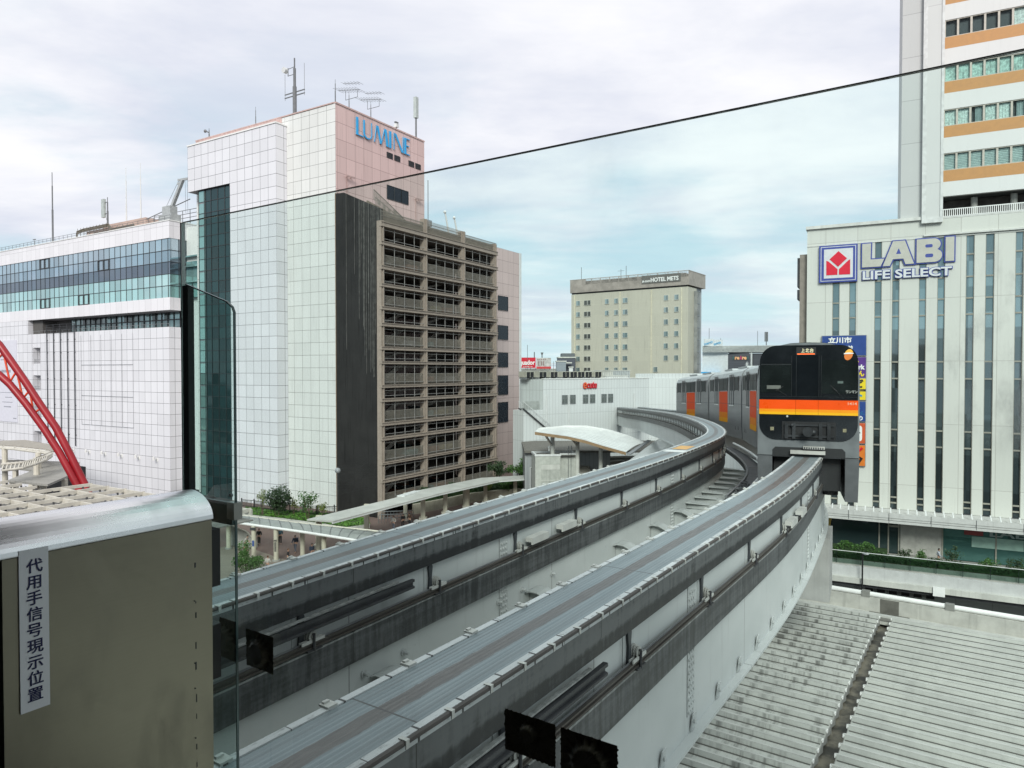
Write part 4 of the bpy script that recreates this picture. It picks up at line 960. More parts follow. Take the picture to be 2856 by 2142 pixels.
class Path:
    def __init__(s, pts):
        p = catmull(pts)
        for _ in range(30): p = [p[0]] + [(p[i - 1] + p[i] * 2 + p[i + 1]) / 4 for i in range(1, len(p) - 1)] + [p[-1]]
        s.p = p; s.s = [0]
        for a, b in zip(p, p[1:]): s.s.append(s.s[-1] + (b - a).length)
        s.n = []
        for i in range(len(p)):
            d = (p[min(i + 1, len(p) - 1)] - p[max(i - 1, 0)]).normalized(); s.n.append(Vector((d.y, -d.x)))
    def at(s, d):
        i = 0
        while i < len(s.s) - 2 and s.s[i + 1] < d: i += 1
        f = (d - s.s[i]) / (s.s[i + 1] - s.s[i]); p = s.p[i].lerp(s.p[i + 1], f); n = s.n[i].lerp(s.n[i + 1], f).normalized()
        return p, n
    def frame(s, d):                            # local x right of the track, y along it, z up, origin on the beam top
        p, n = s.at(d); z = hz(zbeam(p.y)); z2 = hz(zbeam(s.at(d + .3)[0].y)) if d + .3 < s.s[-1] else z
        y = Vector((-n.y, n.x, (z2 - z) / .3)).normalized(); x = Vector((n.x, n.y, 0)); zv = x.cross(y)
        return Matrix(((x.x, y.x, zv.x, p.x), (x.y, y.y, zv.y, p.y), (x.z, y.z, zv.z, z), (0, 0, 0, 1)))
    def find(s, y): return min(range(len(s.p)), key=lambda i: abs(s.p[i].y - y)), None
    def dist_y(s, y): return s.s[s.find(y)[0]]
    def sweep(s, prof, mb=None, m=0, d0=0, d1=1e9, closed=True, caps=False):
        mb = mb or MB()
        if mb.uv is None: mb.uv = []
        idx = [i for i in range(len(s.p)) if d0 <= s.s[i] <= d1]; o = len(mb.v); k = len(prof)
        for i in idx:
            z = hz(zbeam(s.p[i].y))
            for a, b in prof: mb.v.append((s.p[i].x + s.n[i].x * a, s.p[i].y + s.n[i].y * a, z + b))
        per = [0]
        for j in range(k): per.append(per[-1] + math.hypot(prof[(j + 1) % k][0] - prof[j][0], prof[(j + 1) % k][1] - prof[j][1]))
        for r in range(len(idx) - 1):
            v0, v1 = s.s[idx[r]], s.s[idx[r + 1]]
            for j in range(k if closed else k - 1):
                j2 = (j + 1) % k
                mb.f.append((o + r * k + j, o + r * k + j2, o + (r + 1) * k + j2, o + (r + 1) * k + j)); mb.m.append(m)
                mb.uv += [(per[j], v0), (per[j + 1], v0), (per[j + 1], v1), (per[j], v1)]
        return mb
LP = Path([(-9.0, -.6), (-3.22, 9.0), (.46, 15.15), (4.42, 21.75), (7.14, 27.0), (9.0, 31.1), (10.3, 35.2), (11.45, 40.3), (12.75, 47.85), (15.35, 66.9), (16.9, 90), (17.2, 108), (19.0, 124), (26, 146)])
RP = Path([(-6.2, -2.35), (-1.36, 4.98), (.47, 7.73), (2.94, 11.47), (5.97, 16.09), (8.8, 21.09), (11.9, 27.3), (14.0, 33.5), (17.0, 46.6), (18.5, 60), (18.7, 73.4), (19.3, 90), (20.55, 108), (22.8, 125), (29, 146)])
def runmat():
    m, t, p, o = newmat('running_surface')
    uv = t.xyz(t.node('ShaderNodeUVMap').outputs[0]); u_ = t.m('SUBTRACT', uv[0], .36); v_ = uv[1]
    f = t.noise(t.vec(t.m('MULTIPLY', u_, 6.0), t.m('MULTIPLY', v_, .35), 0.0), 1.6, 6, .6)
    f2 = t.noise(t.vec(t.m('MULTIPLY', u_, 18.0), t.m('MULTIPLY', v_, 1.4), 5.0), 2.0, 6, .65)
    base = t.mix(t.ramp(f, .3, .7), (.175, .212, .228), (.228, .265, .28))
    rib = t.m('SINE', t.m('MULTIPLY', u_, 6.2832 / .052))
    base = t.mix(t.m('MULTIPLY', t.m('GREATER_THAN', rib, .55), .35), base, (.33, .375, .39))
    cen = t.m('LESS_THAN', t.m('ADD', t.m('ABSOLUTE', t.m('SUBTRACT', u_, .0)), t.m('MULTIPLY', t.m('SUBTRACT', f2, .5), .05)), .088)
    base = t.mix(cen, base, t.mix(t.ramp(f2, .3, .75), (.105, .098, .095), (.175, .165, .16)))
    sc = t.m('LESS_THAN', t.m('FRACT', t.m('DIVIDE', v_, 4.7)), .004)
    base = t.mix(sc, base, (.06, .06, .06))
    tm = t.noise(t.vec(t.m('MULTIPLY', u_, 14.0), t.m('MULTIPLY', v_, .06), 3.0), 1.0, 4, .6)
    base = t.mix(t.m('MULTIPLY', t.ramp(tm, .48, .68), .38), base, (.12, .13, .135))
    sm = t.ramp(t.noise(t.vec(u_, t.m('MULTIPLY', v_, .8), 9.0), 1.3, 5, .6), .55, .74)
    base = t.mix(t.m('MULTIPLY', sm, .35), base, (.13, .13, .13))
    t.l.new(base, p.inputs['Base Color']); p.inputs['Roughness'].default_value = .42; p.inputs['Metallic'].default_value = .25
    bp = t.node('ShaderNodeBump'); bp.inputs['Strength'].default_value = .35; bp.inputs['Distance'].default_value = .004
    t.l.new(rib, bp.inputs['Height']); t.l.new(bp.outputs[0], p.inputs['Normal']); return m
def stainmat(name, lo, hi, k=.9):
    m, t, p, o = newmat(name)
    uv = t.xyz(t.node('ShaderNodeUVMap').outputs[0]); u_, v_ = uv[0], uv[1]
    a = t.noise(t.vec(t.m('MULTIPLY', u_, .9), t.m('MULTIPLY', v_, 2.6), 0.0), 1.8, 6, .62)
    b = t.noise(t.vec(t.m('MULTIPLY', u_, 5.0), t.m('MULTIPLY', v_, .22), 3.0), 1.4, 6, .6)
    c = t.noise(t.vec(t.m('MULTIPLY', u_, .6), t.m('MULTIPLY', v_, 7.0), 7.0), 1.6, 6, .62)
    e = t.noise(t.vec(t.m('MULTIPLY', u_, 9.0), t.m('MULTIPLY', v_, 6.0), 11.0), 3.0, 5, .65)
    x = t.m('ADD', t.m('ADD', t.m('MULTIPLY', a, .22), t.m('MULTIPLY', b, .30)), t.m('ADD', t.m('MULTIPLY', c, .33), t.m('MULTIPLY', e, .15)))
    x = t.m('ADD', x, t.m('MULTIPLY', t.m('SUBTRACT', t.ramp(u_, .36, .28), .5), .16)) if k == 1 else x
    cc = t.mix(t.ramp(x, .42, .60), lo, hi)
    sc = t.m('LESS_THAN', t.m('FRACT', t.m('DIVIDE', v_, 3.1)), .004); cc = t.mix(sc, cc, (.015, .015, .015))
    t.l.new(cc, p.inputs['Base Color']); t.l.new(t.m('ADD', .32, t.m('MULTIPLY', a, .3)), p.inputs['Roughness']); return m
def trimmat():
    m, t, p, o = newmat('edge_strip')
    uv = t.xyz(t.node('ShaderNodeUVMap').outputs[0]); v_ = uv[1]
    cell = t.m('FLOOR', t.m('DIVIDE', v_, .55)); rw = t.white(t.vec(cell, 0.0, 0.0))[0]
    f = t.noise(t.vec(t.m('MULTIPLY', uv[0], 20.0), t.m('MULTIPLY', v_, 5.0), 0.0), 1.5, 5, .65)
    cc = t.mix(rw, (.43, .45, .45), (.58, .60, .60)); cc = t.mix(t.m('MULTIPLY', t.ramp(f, .56, .7), .75), cc, (.10, .10, .10))
    fr = t.m('FRACT', t.m('ADD', t.m('DIVIDE', v_, .55), t.m('MULTIPLY', rw, .12))); cc = t.mix(t.m('LESS_THAN', fr, .045), cc, (.03, .03, .03))
    t.l.new(cc, p.inputs['Base Color']); p.inputs['Roughness'].default_value = .5; return m
def girdmat():
    m, t, p, o = newmat('girder_paint')
    uv = t.xyz(t.node('ShaderNodeUVMap').outputs[0]); u_, v_ = uv[0], uv[1]
    f = t.noise(t.vec(u_, t.m('MULTIPLY', v_, .5), 0.0), .9, 4)
    cc = t.mix(t.ramp(f, .3, .7), (.49, .515, .505), (.55, .57, .56))
    s = t.noise(t.vec(t.m('MULTIPLY', u_, .25), t.m('MULTIPLY', v_, 3.0), 2.0), 1.6, 6, .6)
    cc = t.mix(t.m('MULTIPLY', t.ramp(s, .56, .8), .35), cc, (.20, .20, .19))
    sp = t.noise(t.vec(t.m('MULTIPLY', u_, 4.0), t.m('MULTIPLY', v_, 4.0), 4.0), 3.0, 2); cc = t.mix(t.m('MULTIPLY', t.ramp(sp, .73, .76), .6), cc, (.16, .15, .14))
    sm = t.m('LESS_THAN', t.m('FRACT', t.m('DIVIDE', v_, 6.2)), .003); cc = t.mix(t.m('MULTIPLY', sm, .8), cc, (.12, .12, .12))
    t.l.new(cc, p.inputs['Base Color']); p.inputs['Roughness'].default_value = .45; return m
M['run'] = runmat(); M['stain'] = stainmat('stained_band', (.014, .015, .017), (.115, .12, .122), 1); M['stain2'] = stainmat('stained_band_lower', (.022, .024, .026), (.105, .11, .113))
M['trim'] = trimmat(); M['gird'] = girdmat(); M['ledge'] = stainmat('ledge_grey', (.17, .175, .17), (.36, .37, .36))
M['disc'] = mat('insulator_grey', (.42, .42, .39), .4); M['clip'] = mat('clip_white', (.50, .50, .47), .4)
M['plate'] = mat('hanger_plate', (.045, .05, .056), .45); M['backplate'] = mat('back_plate', (.48, .50, .49), .5)
def insulator(parent, sd):
    """hanger plate, stacked discs and the pale clamp that carries the conductor rail; sd = +1 right side, -1 left"""
    P = arc(0, -.53, .055, 0, 180, 8) + [(-.03, -.70)] + arc(0, -.93, .05, 180, 360, 8) + [(.03, -.70)]
    pl_ = MB().prism([(sd * .345, y, z) for y, z in P], (sd * .03, 0, 0)).build('hanger', M['plate'], parent)
    MB().box(*sorted((sd * .331, sd * .34)), -.13, .20, -.99, -.471).build('back_plate', M['backplate'], pl_)
    mb = MB()
    for k in range(3): mb.tube([(sd * (.352 + .032 * k), .14, -.80), (sd * (.370 + .032 * k), .14, -.80)], .095 - .012 * k, 12)
    mb.tube([(sd * .345, .14, -.80), (sd * .45, .14, -.80)], .03, 8); mb.build('discs', M['disc'], pl_, smooth=False)
    mb = MB().box(*sorted((sd * .385, sd * .40)), -.06, .34, -.875, -.84).box(*sorted((sd * .43, sd * .447)), -.06, .34, -.882, -.84); mb.build('clamp', M['clip'], pl_)
    MB().tube([(sd * .455, .14, -.76), (sd * .455, .14, -.99)], .022, 6).box(*sorted((sd * .40, sd * .47)), .02, .28, -.985, -.966).build('bolt', M['dark_steel'], pl_)
    return pl_
def beam(path, label, sides, ins_step, ins_first):
    b = thing('monorail_beam', label, 'beam', (0, 0, 0), 0, 'monorail beams')
    L = path.s[-1]
    path.sweep([(-.36, 0), (.36, 0), (.36, -.05), (-.36, -.05)]).build('running_surface', M['run'], b)
    for sg in (-1, 1):
        a = lambda x: sg * x
        path.sweep([(a(.361), .012), (a(.432), .012), (a(.432), -.085), (a(.361), -.085)]).build('edge_strip', M['trim'], b)
        path.sweep([(a(.34), -.086), (a(.425), -.086), (a(.425), -.29), (a(.418), -.295), (a(.418), -.47), (a(.34), -.47)]).build('upper_band', M['stain'], b)
        lo = path.sweep([(a(.331), -1.02), (a(.42), -1.02), (a(.42), -1.44), (a(.331), -1.44)]).build('lower_band', M['stain2'], b)
        path.sweep([(a(.331), -.992), (a(.425), -.992), (a(.425), -1.018), (a(.331), -1.018)]).build('ledge', M['ledge'], lo)
        if sg in sides:
            r = path.sweep([(a(.385), -.885), (a(.445), -.885), (a(.445), -.905), (a(.42), -.91), (a(.42), -.94), (a(.445), -.945), (a(.445), -.965), (a(.385), -.965)])
            r.build('power_rail', M['rail'], b)
            r = path.sweep([(a(.392), -.862), (a(.402), -.862), (a(.402), -.885), (a(.392), -.885)]); r.build('rail_cover', M['steel'], b)
    g = path.sweep([(-.33, -.06), (.33, -.06), (.33, -2.78), (-.33, -2.78)]); g.build('girder', M['gird'], b)
    path.sweep([(-.47, -2.781), (.47, -2.781), (.47, -2.83), (-.47, -2.83)]).build('bottom_flange', M['gird'], b)
    pts = [];
    for i in range(0, len(path.p), 2):
        pts.append((path.p[i].x + path.n[i].x * .452, path.p[i].y + path.n[i].y * .452, hz(zbeam(path.p[i].y)) - .005))
    MB().tube(pts, .024, 7).build('cable', mat('cable_brown', (.065, .055, .05), .45) if 'cable_brown' not in bpy.data.materials else bpy.data.materials['cable_brown'], b)
    # cable clips, growing sparse far away
    clip = MB().box(.405, .482, -.020, .020, .013, .022).box(.472, .482, -.018, .018, -.045, .013)
    c0 = None; dd = 1.2; k = 0
    while k < 90:
        if c0 is None: c0 = o = clip.build('cable_clip', M['clip'], b)
        else: o = copy_part(c0)
        o.matrix_local = path.frame(dd); dd += .53 if dd < 30 else .9; k += 1
    c1 = None; dd = 1.6
    while dd < 24:
        if c1 is None: c1 = o = MB().box(-.47, -.36, -.05, .05, .013, .03).box(-.46, -.43, -.03, .03, .031, .045).build('edge_clip', M['clip'], b)
        else: o = copy_part(c1)
        o.matrix_local = path.frame(dd); dd += .95
    for sd in sides:
        pr = None; dd = ins_first
        while dd < min(L, 112):
            y = path.at(dd)[0].y
            if (sd == 1 and y < 46) or (sd == -1 and y > 30):
                if pr is None: o = pr = insulator(b, sd)
                else: o = copy_tree(pr)
                o.matrix_local = path.frame(dd)
            dd += ins_step if y < 26 else (1.9 if y < 46 else 1.35)
    # riveted splice plates
    sp = None
    for dd in (ins_first + .35, ins_first + 10.6, ins_first + 21, ins_first + 33, ins_first + 46):
        for sd in (-1, 1):
            mb = MB()
            for z0, z1 in ((-.985, -.51), (-2.5, -1.45)):
                mb.box(*sorted((sd * .331, sd * .337)), -.16, .16, z0, z1)
                mb.box(*sorted((sd * .3371, sd * .3375)), -.165, -.155, z0, z1, 1)
                nz = int((z1 - z0) / .10)
                for i in range(nz):
                    for j in range(3):
                        c = (sd * .337, -.10 + .085 * j + (.03 if i % 2 else 0), z0 + .05 + .10 * i); mb.tube([c, (sd * .358, c[1], c[2])], .026, 7)
            o = mb.build('splice_plate', [M['backplate'], M['black']], b); o.matrix_local = path.frame(dd)
    return b
bR = beam(RP, 'near monorail beam passing under the train', (1,), 2.75, 5.05)
bL = beam(LP, 'far monorail beam curving away left of the train', (1, -1), 2.75, 6.0)
# upper conductor channel that ends in an open shoe
for path, b, d1 in ((RP, bR, 12.6), (LP, bL, 13.7)):
    path.sweep([(.44, -.56), (.50, -.56), (.50, -.60), (.465, -.61), (.465, -.66), (.50, -.67), (.50, -.70), (.44, -.70)], d1=d1).build('end_ramp', M['dark_steel'], b)
    path.sweep([(.425, -.515), (.47, -.515), (.47, -.535), (.425, -.535)], d1=d1 - .2).build('ramp_cover', M['ledge'], b)
# drain ears along the bottom edge, bolts on the inner web
for path, b in ((RP, bR), (LP, bL)):
    e0 = None; dd = 3.2
    while dd < 40:
        o = e0 = MB().prism([(.331, -.09, -2.77), (.331, .09, -2.77), (.36, .09, -2.52), (.36, -.05, -2.52), (.36, -.09, -2.60)], (.02, 0, 0)).tube([(.38, .0, -2.63), (.40, 0, -2.63)], .035, 8).build('drain_ear', M['backplate'], b) if e0 is None else copy_part(e0)
        o.matrix_local = path.frame(dd); dd += 1.25
    e0 = None
    for dd in (12.7, 13.6, 16.4, 17.3, 18.6) if b is bL else ():
        o = e0 = MB().tube([(.331, 0, -1.72), (.35, 0, -1.72)], .06, 10).tube([(.35, 0, -1.72), (.44, 0, -1.72)], .025, 8).build('web_bolt', M['backplate'], b) if e0 is None else copy_part(e0)
        o.matrix_local = path.frame(dd)
# pale repair patches on the far beam, junction boxes over the conductor rail
o = LP.sweep([(-.34, .004), (.34, .004), (.34, .002), (-.34, .002)], d0=LP.dist_y(23.6), d1=LP.dist_y(24.3)).build('paint_patch', M['white_paint'], bL)
o = LP.sweep([(-.30, .004), (.22, .004), (.22, .002), (-.30, .002)], d0=LP.dist_y(24.7), d1=LP.dist_y(25.8)).build('paint_patch', mat('patch_orange', (.60, .33, .10), .5), bL)
j0 = None
for path, b, ys in ((LP, bL, (14.6, 15.6)), (RP, bR, (16.0, 17.2))):
    for y in ys:
        o = MB().box(.40, .56, -.35, .35, -.75, -.66).box(.53, .56, -.35, .35, -.80, -.75).build('junction_box', M['clip'], b); o.matrix_local = path.frame(path.dist_y(y))
# cross braces between the two beams
bk = mat('brace_grey', (.38, .40, .39), .5, var=.08)
def brace(d, near, label):
    p, n = LP.at(d); f = LP.frame(d)
    gap = min((RP.p[i] - p).length for i in range(len(RP.p))) - .35
    o = thing('cross_brace', label, 'brace', (0, 0, 0), 0, 'cross braces between the monorail beams'); o.matrix_world = f
    z = -1.88
    if near:
        P = [(.34, z - .60), (.34, z + .03), (.45, z + .07), (.62, z + .06), (.85, z - .04), (1.15, z - .16), (gap, z - .22), (gap, z - .50), (1.0, z - .50)]
        MB().prism([(x, -.03, q_) for x, q_ in P], (0, .06, 0)).build('web', bk, o)
        T = [(.34, z + .05), (.45, z + .09), (.62, z + .08), (.85, z - .02), (1.15, z - .14), (gap, z - .20)]
        mb = MB()
        for (x0, z0), (x1, z1) in zip(T, T[1:]): mb.prism([(x0, -.24, z0), (x1, -.24, z1), (x1, .24, z1), (x0, .24, z0)], (0, 0, .02))
        mb.build('flange', bk, o)
        mb = MB()
        for j in range(8):
            for i in (-1, 1): mb.tube([(.9 + .08 * j, i * .12, z - .14), (.9 + .08 * j, i * .12, z + .0 - .04 * j / 3)], .03, 6)
        mb.build('bolts', M['clip'], o)
        if d > 16: MB().bar((gap, 1.7, z - .25), (1.2, .1, z - .2), .14, .16).build('bar', bk, o)
    else:
        MB().bar((.34, 0, z), (gap, 0, z - .15), .16, .18).bar((.34, -1.2, z), (gap, 0, z - .15), .12, .12).build('bar', bk, o)
        MB().prism([(.34, -.3, z + .1), (.34, .3, z + .1), (1.1, .12, z + .05), (1.1, -.12, z + .05)], (0, 0, .03)).build('gusset', bk, o)
dd = 11.9; i = 0
for i, dd in enumerate((8.5, 13.06, 17.65, 22.2, 24.9, 27.3, 29.0, 30.3, 31.6, 33.0, 34.4, 35.9, 37.6, 39.4)):
    brace(dd, i < 6, 'grey steel brace joining the two beams, %s from the viewer' % ORD[i])
# service walkway and white pipe between the beams beyond the braces
wk = thing('service_walkway', 'dark cable walkway with a white guard pipe curving between the two beams', 'walkway', (0, 0, 0))
d0, d1 = LP.dist_y(25.5), LP.dist_y(47)
LP.sweep([(1.35, -1.80), (2.15, -1.80), (2.15, -1.95), (1.35, -1.95)], d0=d0, d1=d1).build('tray', M['dark_steel'], wk)
pts = [LP.frame(d0 + .7 * k) @ Vector((2.1, 0, -1.5)) for k in range(int((d1 - d0) / .7))]
MB().tube(pts, .085, 8).build('guard_pipe', M['white_paint'], wk)
pts = [LP.frame(d0 + .7 * k) @ Vector((1.40, 0, -1.70)) for k in range(int((d1 - d0) / .7))]
MB().tube(pts, .05, 6).build('cable', M['steel'], wk)
mb = MB()
for k in range(46):
    f = LP.frame(d0 + .22 * k); mb.bar(f @ Vector((1.4, 0, -1.77)), f @ Vector((2.1, .1, -1.76)), .05, .04)
mb.build('rungs', M['steel'], wk)
mb = MB(); rnd = random.Random(4)
for k in range(10):
    f0 = d0 + .4 + rnd.random() * 3; pts = [LP.frame(f0 + .12 * j) @ Vector((1.75 + rnd.uniform(-.25, .25), 0, -1.74 + rnd.uniform(0, .25))) for j in range(6)]
    mb.tube(pts, .022, 5)
mb.build('cable_loops', M['antenna'], wk)
# pier head below the train
pr = thing('monorail_pier', 'grey concrete pier and crosshead under the monorail beams beside the store deck', 'pier', (8.5, 26.2, 0), -R(27))
MB().box(-.9, .9, -.9, .9, 0, 16.0).build('column', mat('pier_concrete', (.33, .33, .315), .75, var=.08, streak=.2), pr)
MB().box(-4.2, 3.2, -1.1, 1.1, 16.05, 18.25).build('crosshead', bpy.data.materials['pier_concrete'], pr)

# ================================================================== monorail train
tp, tn = RP.at(RP.dist_y(22.3)); T0 = RP.dist_y(22.3)
tr = thing('monorail_train', 'grey four car monorail train with black front and orange band, side on its curve', 'train', (tp.x, tp.y, hz(zbeam(tp.y)) - 1.3))
def alu():
    m, t, p, o = newmat('train_alloy')
    g = t.node('ShaderNodeTexCoord').outputs['Object']; v = t.xyz(g)
    f = t.noise(t.vec(v[0], t.m('MULTIPLY', v[1], .3), t.m('MULTIPLY', v[2], 2.0)), 1.2, 4)
    t.l.new(t.mix(t.ramp(f, .3, .7), (.25, .255, .26), (.31, .315, .32)), p.inputs['Base Color'])
    p.inputs['Roughness'].default_value = .38; p.inputs['Metallic'].default_value = .35; return m
al = alu(); rfm = mat('train_roof', (.46, .48, .48), .45, .2); blkg = mat('front_black', (.010, .012, .014), .12, var=.1, spec=.55); blkm = mat('under_black', (.016, .017, .018), .6)
oran = mat('train_orange', (.80, .075, .002), .3, var=.04); amb = mat('train_amber', (.80, .28, .01), .3, var=.03); yel = mat('train_yellow', (.80, .40, .01), .3, var=.03)
twin = mat('train_window', (.030, .040, .042), .35, var=.2, spec=.06); tpk = mat('train_salmon', (.62, .11, .06), .35, var=.05)
tor = mat('side_orange', (.72, .075, .012), .55, var=.05, spec=.15); tam = mat('side_amber', (.70, .20, .008), .55, var=.05, spec=.15); tye = mat('side_yellow', (.72, .30, .01), .55, var=.05, spec=.15)
def poly_side(h):                                        # outer section from bottom left over the roof to bottom right
    L = [(-1.44, -1.3), (-1.49, -.35), (-1.49, 2.35), (-1.44, 2.85), (-1.30, 3.16), (-1.0, 3.36), (-.5, 3.46)]
    return L + [(0, 3.48)] + [(-x, z) for x, z in L[::-1]]
def car(p0, p1, z0, z1, front, lab):
    d = Vector((p1[0] - p0[0], p1[1] - p0[1], z1 - z0)); Ln = d.length; y = d.normalized(); x = y.cross(Vector((0, 0, 1))).normalized(); zz_ = x.cross(y)
    zz_ = zz_ * 1.045
    mt = Matrix(((x.x, y.x, zz_.x, p0[0]), (x.y, y.y, zz_.y, p0[1]), (x.z, y.z, zz_.z, hz(z0)), (0, 0, 0, 1)))
    sec = poly_side(0) + [(.80, -1.3), (.80, .28), (-.80, .28), (-.80, -1.3)]
    if front: sec = poly_side(0) + [(1.10, -1.3), (1.10, .2), (1.02, .29), (-.96, .29), (-1.04, .2), (-1.04, -1.3)]
    mb = MB().prism([(a, 0, b) for a, b in sec], (0, Ln, 0))
    o = mb.build('car_body', al, tr); o.matrix_basis = Matrix.Translation(-tr.location) @ mt; o['label'] = lab
    rp = poly_side(0)[3:-3]
    mb = MB()
    for (a, b), (c, e) in zip(rp, rp[1:]): mb.add([(a * 1.004, .05, b + .012), (c * 1.004, .05, e + .012), (c * 1.004, Ln - .05, e + .012), (a * 1.004, Ln - .05, b + .012)], [(0, 1, 2, 3)])
    mb.build('roof', rfm, o)
    if not front: MB().box(-.6, .6, 2.2, 5.2, 3.48, 3.60).box(-.6, .6, Ln - 5.2, Ln - 2.2, 3.48, 3.60).build('roof_unit', rfm, o)
    MB().box(-1.0, 1.0, .08 if not front else .35, Ln - .1, -1.05, .275).build('bogie', blkm, o)
    for sd in (-1, 1):
        a = lambda v: sorted((sd * 1.489, sd * (1.49 + v)))
        def pane(y0, y1, z0=1.92, z1=3.0 - .2, nm='window'):
            w_ = MB().box(*a(.012), y0, y1, z0, z1).build(nm, twin, o)
            f = MB().box(*a(.022), y0 - .09, y0 - .001, z0 - .05, z1 + .05).box(*a(.022), y1 + .001, y1 + .09, z0 - .05, z1 + .05)
            return w_, f
        k = Ln / 13.2
        for y0, y1 in ((.9, 2.2), (11.0, 12.5)):
            w_, f = pane(y0 * k, y1 * k); f.build('window_frame', M['black'], w_)
        w_, f = pane(4.9 * k, 8.3 * k); f.box(*a(.024), 6.55 * k, 6.62 * k, 1.92, 2.8).box(*a(.02), 4.9 * k, 8.3 * k, 2.42, 2.47).build('window_frame', M['black'], w_)
        for dy in (3.3, 9.6):
            dr = MB().box(*a(.010), (dy - .65) * k, (dy + .65) * k, .92, 3.02).build('door', al, o)
            f = MB()
            for q_ in (-.65, 0, .65): f.box(*a(.030), (dy + q_ - .02) * k, (dy + q_ + .02) * k, .92, 3.02)
            for q_ in (-.42, .2):
                f.box(*a(.028), (dy + q_) * k, (dy + q_ + .24) * k, 1.9, 2.85, 1)
            f.build('door_leaves', [M['dark_steel'], twin], dr)
            MB().box(*a(.05), (dy - .8) * k, (dy + .8) * k, .84, .90).build('sill', M['white'], dr)
        for z0, z1, mm, nm in ((.35, 1.86, tor, 'orange_panel'), (-.05, .349, tam, 'amber_panel'), (-.36, -.051, tye, 'yellow_panel')):
            MB().box(*a(.014), 4.9 * k, 8.3 * k, z0, z1).build(nm, mm, o)
        MB().box(*a(.016), .1, Ln - .1, .98, 1.0).build('belt_seam', M['dark_steel'], o)
        mb = MB()
        for yy in (1.0, 2.0, 10.8, 11.8): mb.box(*sorted((sd * 1.47, sd * 1.484)), yy * k, (yy + .12) * k, -.75, -.5)
        mb.build('bolt_plates', M['dark_steel'], o)
    if not front: MB().box(-1.2, 1.2, -.45, -.005, .1, 3.1).build('gangway', M['black'], o)
    return o
ys = [22.3, 35.0, 47.4, 60.2, 73.4]
ends = []
for i in range(4):
    a = RP.at(RP.dist_y(ys[i]) + (.0 if i == 0 else .35))[0]; b = RP.at(RP.dist_y(ys[i + 1]) - .25)[0]
    ends.append((a, b))
labs = ['leading car with the black driver front', 'second car, mostly hidden behind the leading car', 'third car with orange block under its window', 'rear car with orange block under its window']
cars = [car(a, b, zbeam(a.y), zbeam(b.y), i == 0, labs[i]) for i, (a, b) in enumerate(ends)]
F = cars[0]
ff = lambda P, y, t, nm, m, par=None: flat(P, y, t).build(nm, m, par or F)
rim = [(x, z) for x, z in poly_side(0)[1:-1]]
ff([(-1.49, .02)] + rim[1:-1] + [(1.49, .02)], -.06, .058, 'front_rim', mat('front_rim_grey', (.16, .17, .175), .4, .2))
ff([(-1.46, -1.3), (-1.49, -.3), (-1.49, .0), (1.49, .0), (1.49, -.3), (1.46, -1.3), (1.10, -1.3), (1.10, .0 - .1), (1.10, -.02), (-1.04, -.02), (-1.04, -1.3)], -.04, .038, 'front_skirt', mat('front_skirt_grey', (.105, .11, .115), .45, .2))
MB().box(-1.47, 1.47, -.055, -.002, .005, .018).build('skirt_seam', M['black'], F)
MB().prism([(-1.04, -.062, -.001), (-1.04, -.062, .19), (-.95, -.062, .28), (1.01, -.062, .28), (1.10, -.062, .19), (1.10, -.062, -.001)], (0, .001, 0)).build('opening', blkm, F)
mask = ff(rrect(-1.44, 1.44, .50, 3.40, .52, 8, .50), -.085, .024, 'front_mask', blkg)
win = mat('windscreen', (.011, .014, .014), .06, var=.3, scale=1.2, spec=.55); dor = mat('front_door', (.008, .010, .012), .08, var=.15, spec=.55)
ff(rrect(-1.41, -.49, 1.95, 2.84, .05), -.092, .006, 'windscreen', win); ff(rrect(.40, 1.41, 1.93, 2.94, .05), -.092, .006, 'windscreen', win)
d_ = ff(rrect(-.46, .32, 1.86, 3.10, .04), -.092, .006, 'front_door', dor)
mb = MB()
for x in (-.475, -.34, .325, .39): mb.box(x - .006, x + .006, -.096, -.086, 1.84, 3.08)
mb.box(-1.42, 1.42, -.094, -.086, 1.825, 1.835).box(-1.40, -.5, -.094, -.0925, 2.80, 2.83).build('front_seams', mat('seam_grey', (.022, .024, .026), .3), mask)
dash = MB().box(-1.22, -.80, -.0965, -.0925, 2.06, 2.17).box(-1.16, -1.08, -.099, -.097, 2.09, 2.14).box(-.95, -.87, -.099, -.097, 2.09, 2.14).build('dashboard', mat('dash_grey', (.13, .135, .12), .7), F)
MB().box(.86, 1.02, -.0965, -.0925, 2.24, 2.31).build('cab_lamp', mat('cab_grey', (.09, .12, .11), .6), F)
mb = MB().bar((-.62, -.11, 1.86), (-.95, -.11, 2.06), .012, .012).bar((-.95, -.105, 2.0), (-.72, -.105, 2.14), .012, .02)
mb.bar((.98, -.11, 1.86), (.72, -.11, 2.1), .012, .012).bar((.86, -.105, 2.0), (.66, -.105, 2.18), .012, .02).build('wiper', M['black'], F)
for x0, x1 in ((-1.445, -.352), (-.345, .308), (.314, 1.445)):
    for z0, z1, m_, nm in ((1.446, 1.73, oran, 'orange_band'), (1.36, 1.4455, amb, 'amber_band'), (1.28, 1.3595, yel, 'yellow_band')):
        MB().box(x0, x1, -.099, -.0855, z0, z1).build(nm, m_, F)
led = mat('led_white', (.95, .85, .55), .5, emit=.35, var=0); ledr = mat('led_red', (1, .16, .03), .5, emit=.5, var=0)
sgn = MB().box(-.34, .235, -.091, -.0865, 3.09, 3.34).build('destination_display', M['black'], F)
put(text_mesh('上北台', .14, .004, .0, width=.36, space=1.1), -.20, -.095, 3.185).build('display_text', led, sgn)
MB().box(-.32, .20, -.096, -.0915, 3.115, 3.145).build('display_bar', ledr, sgn)
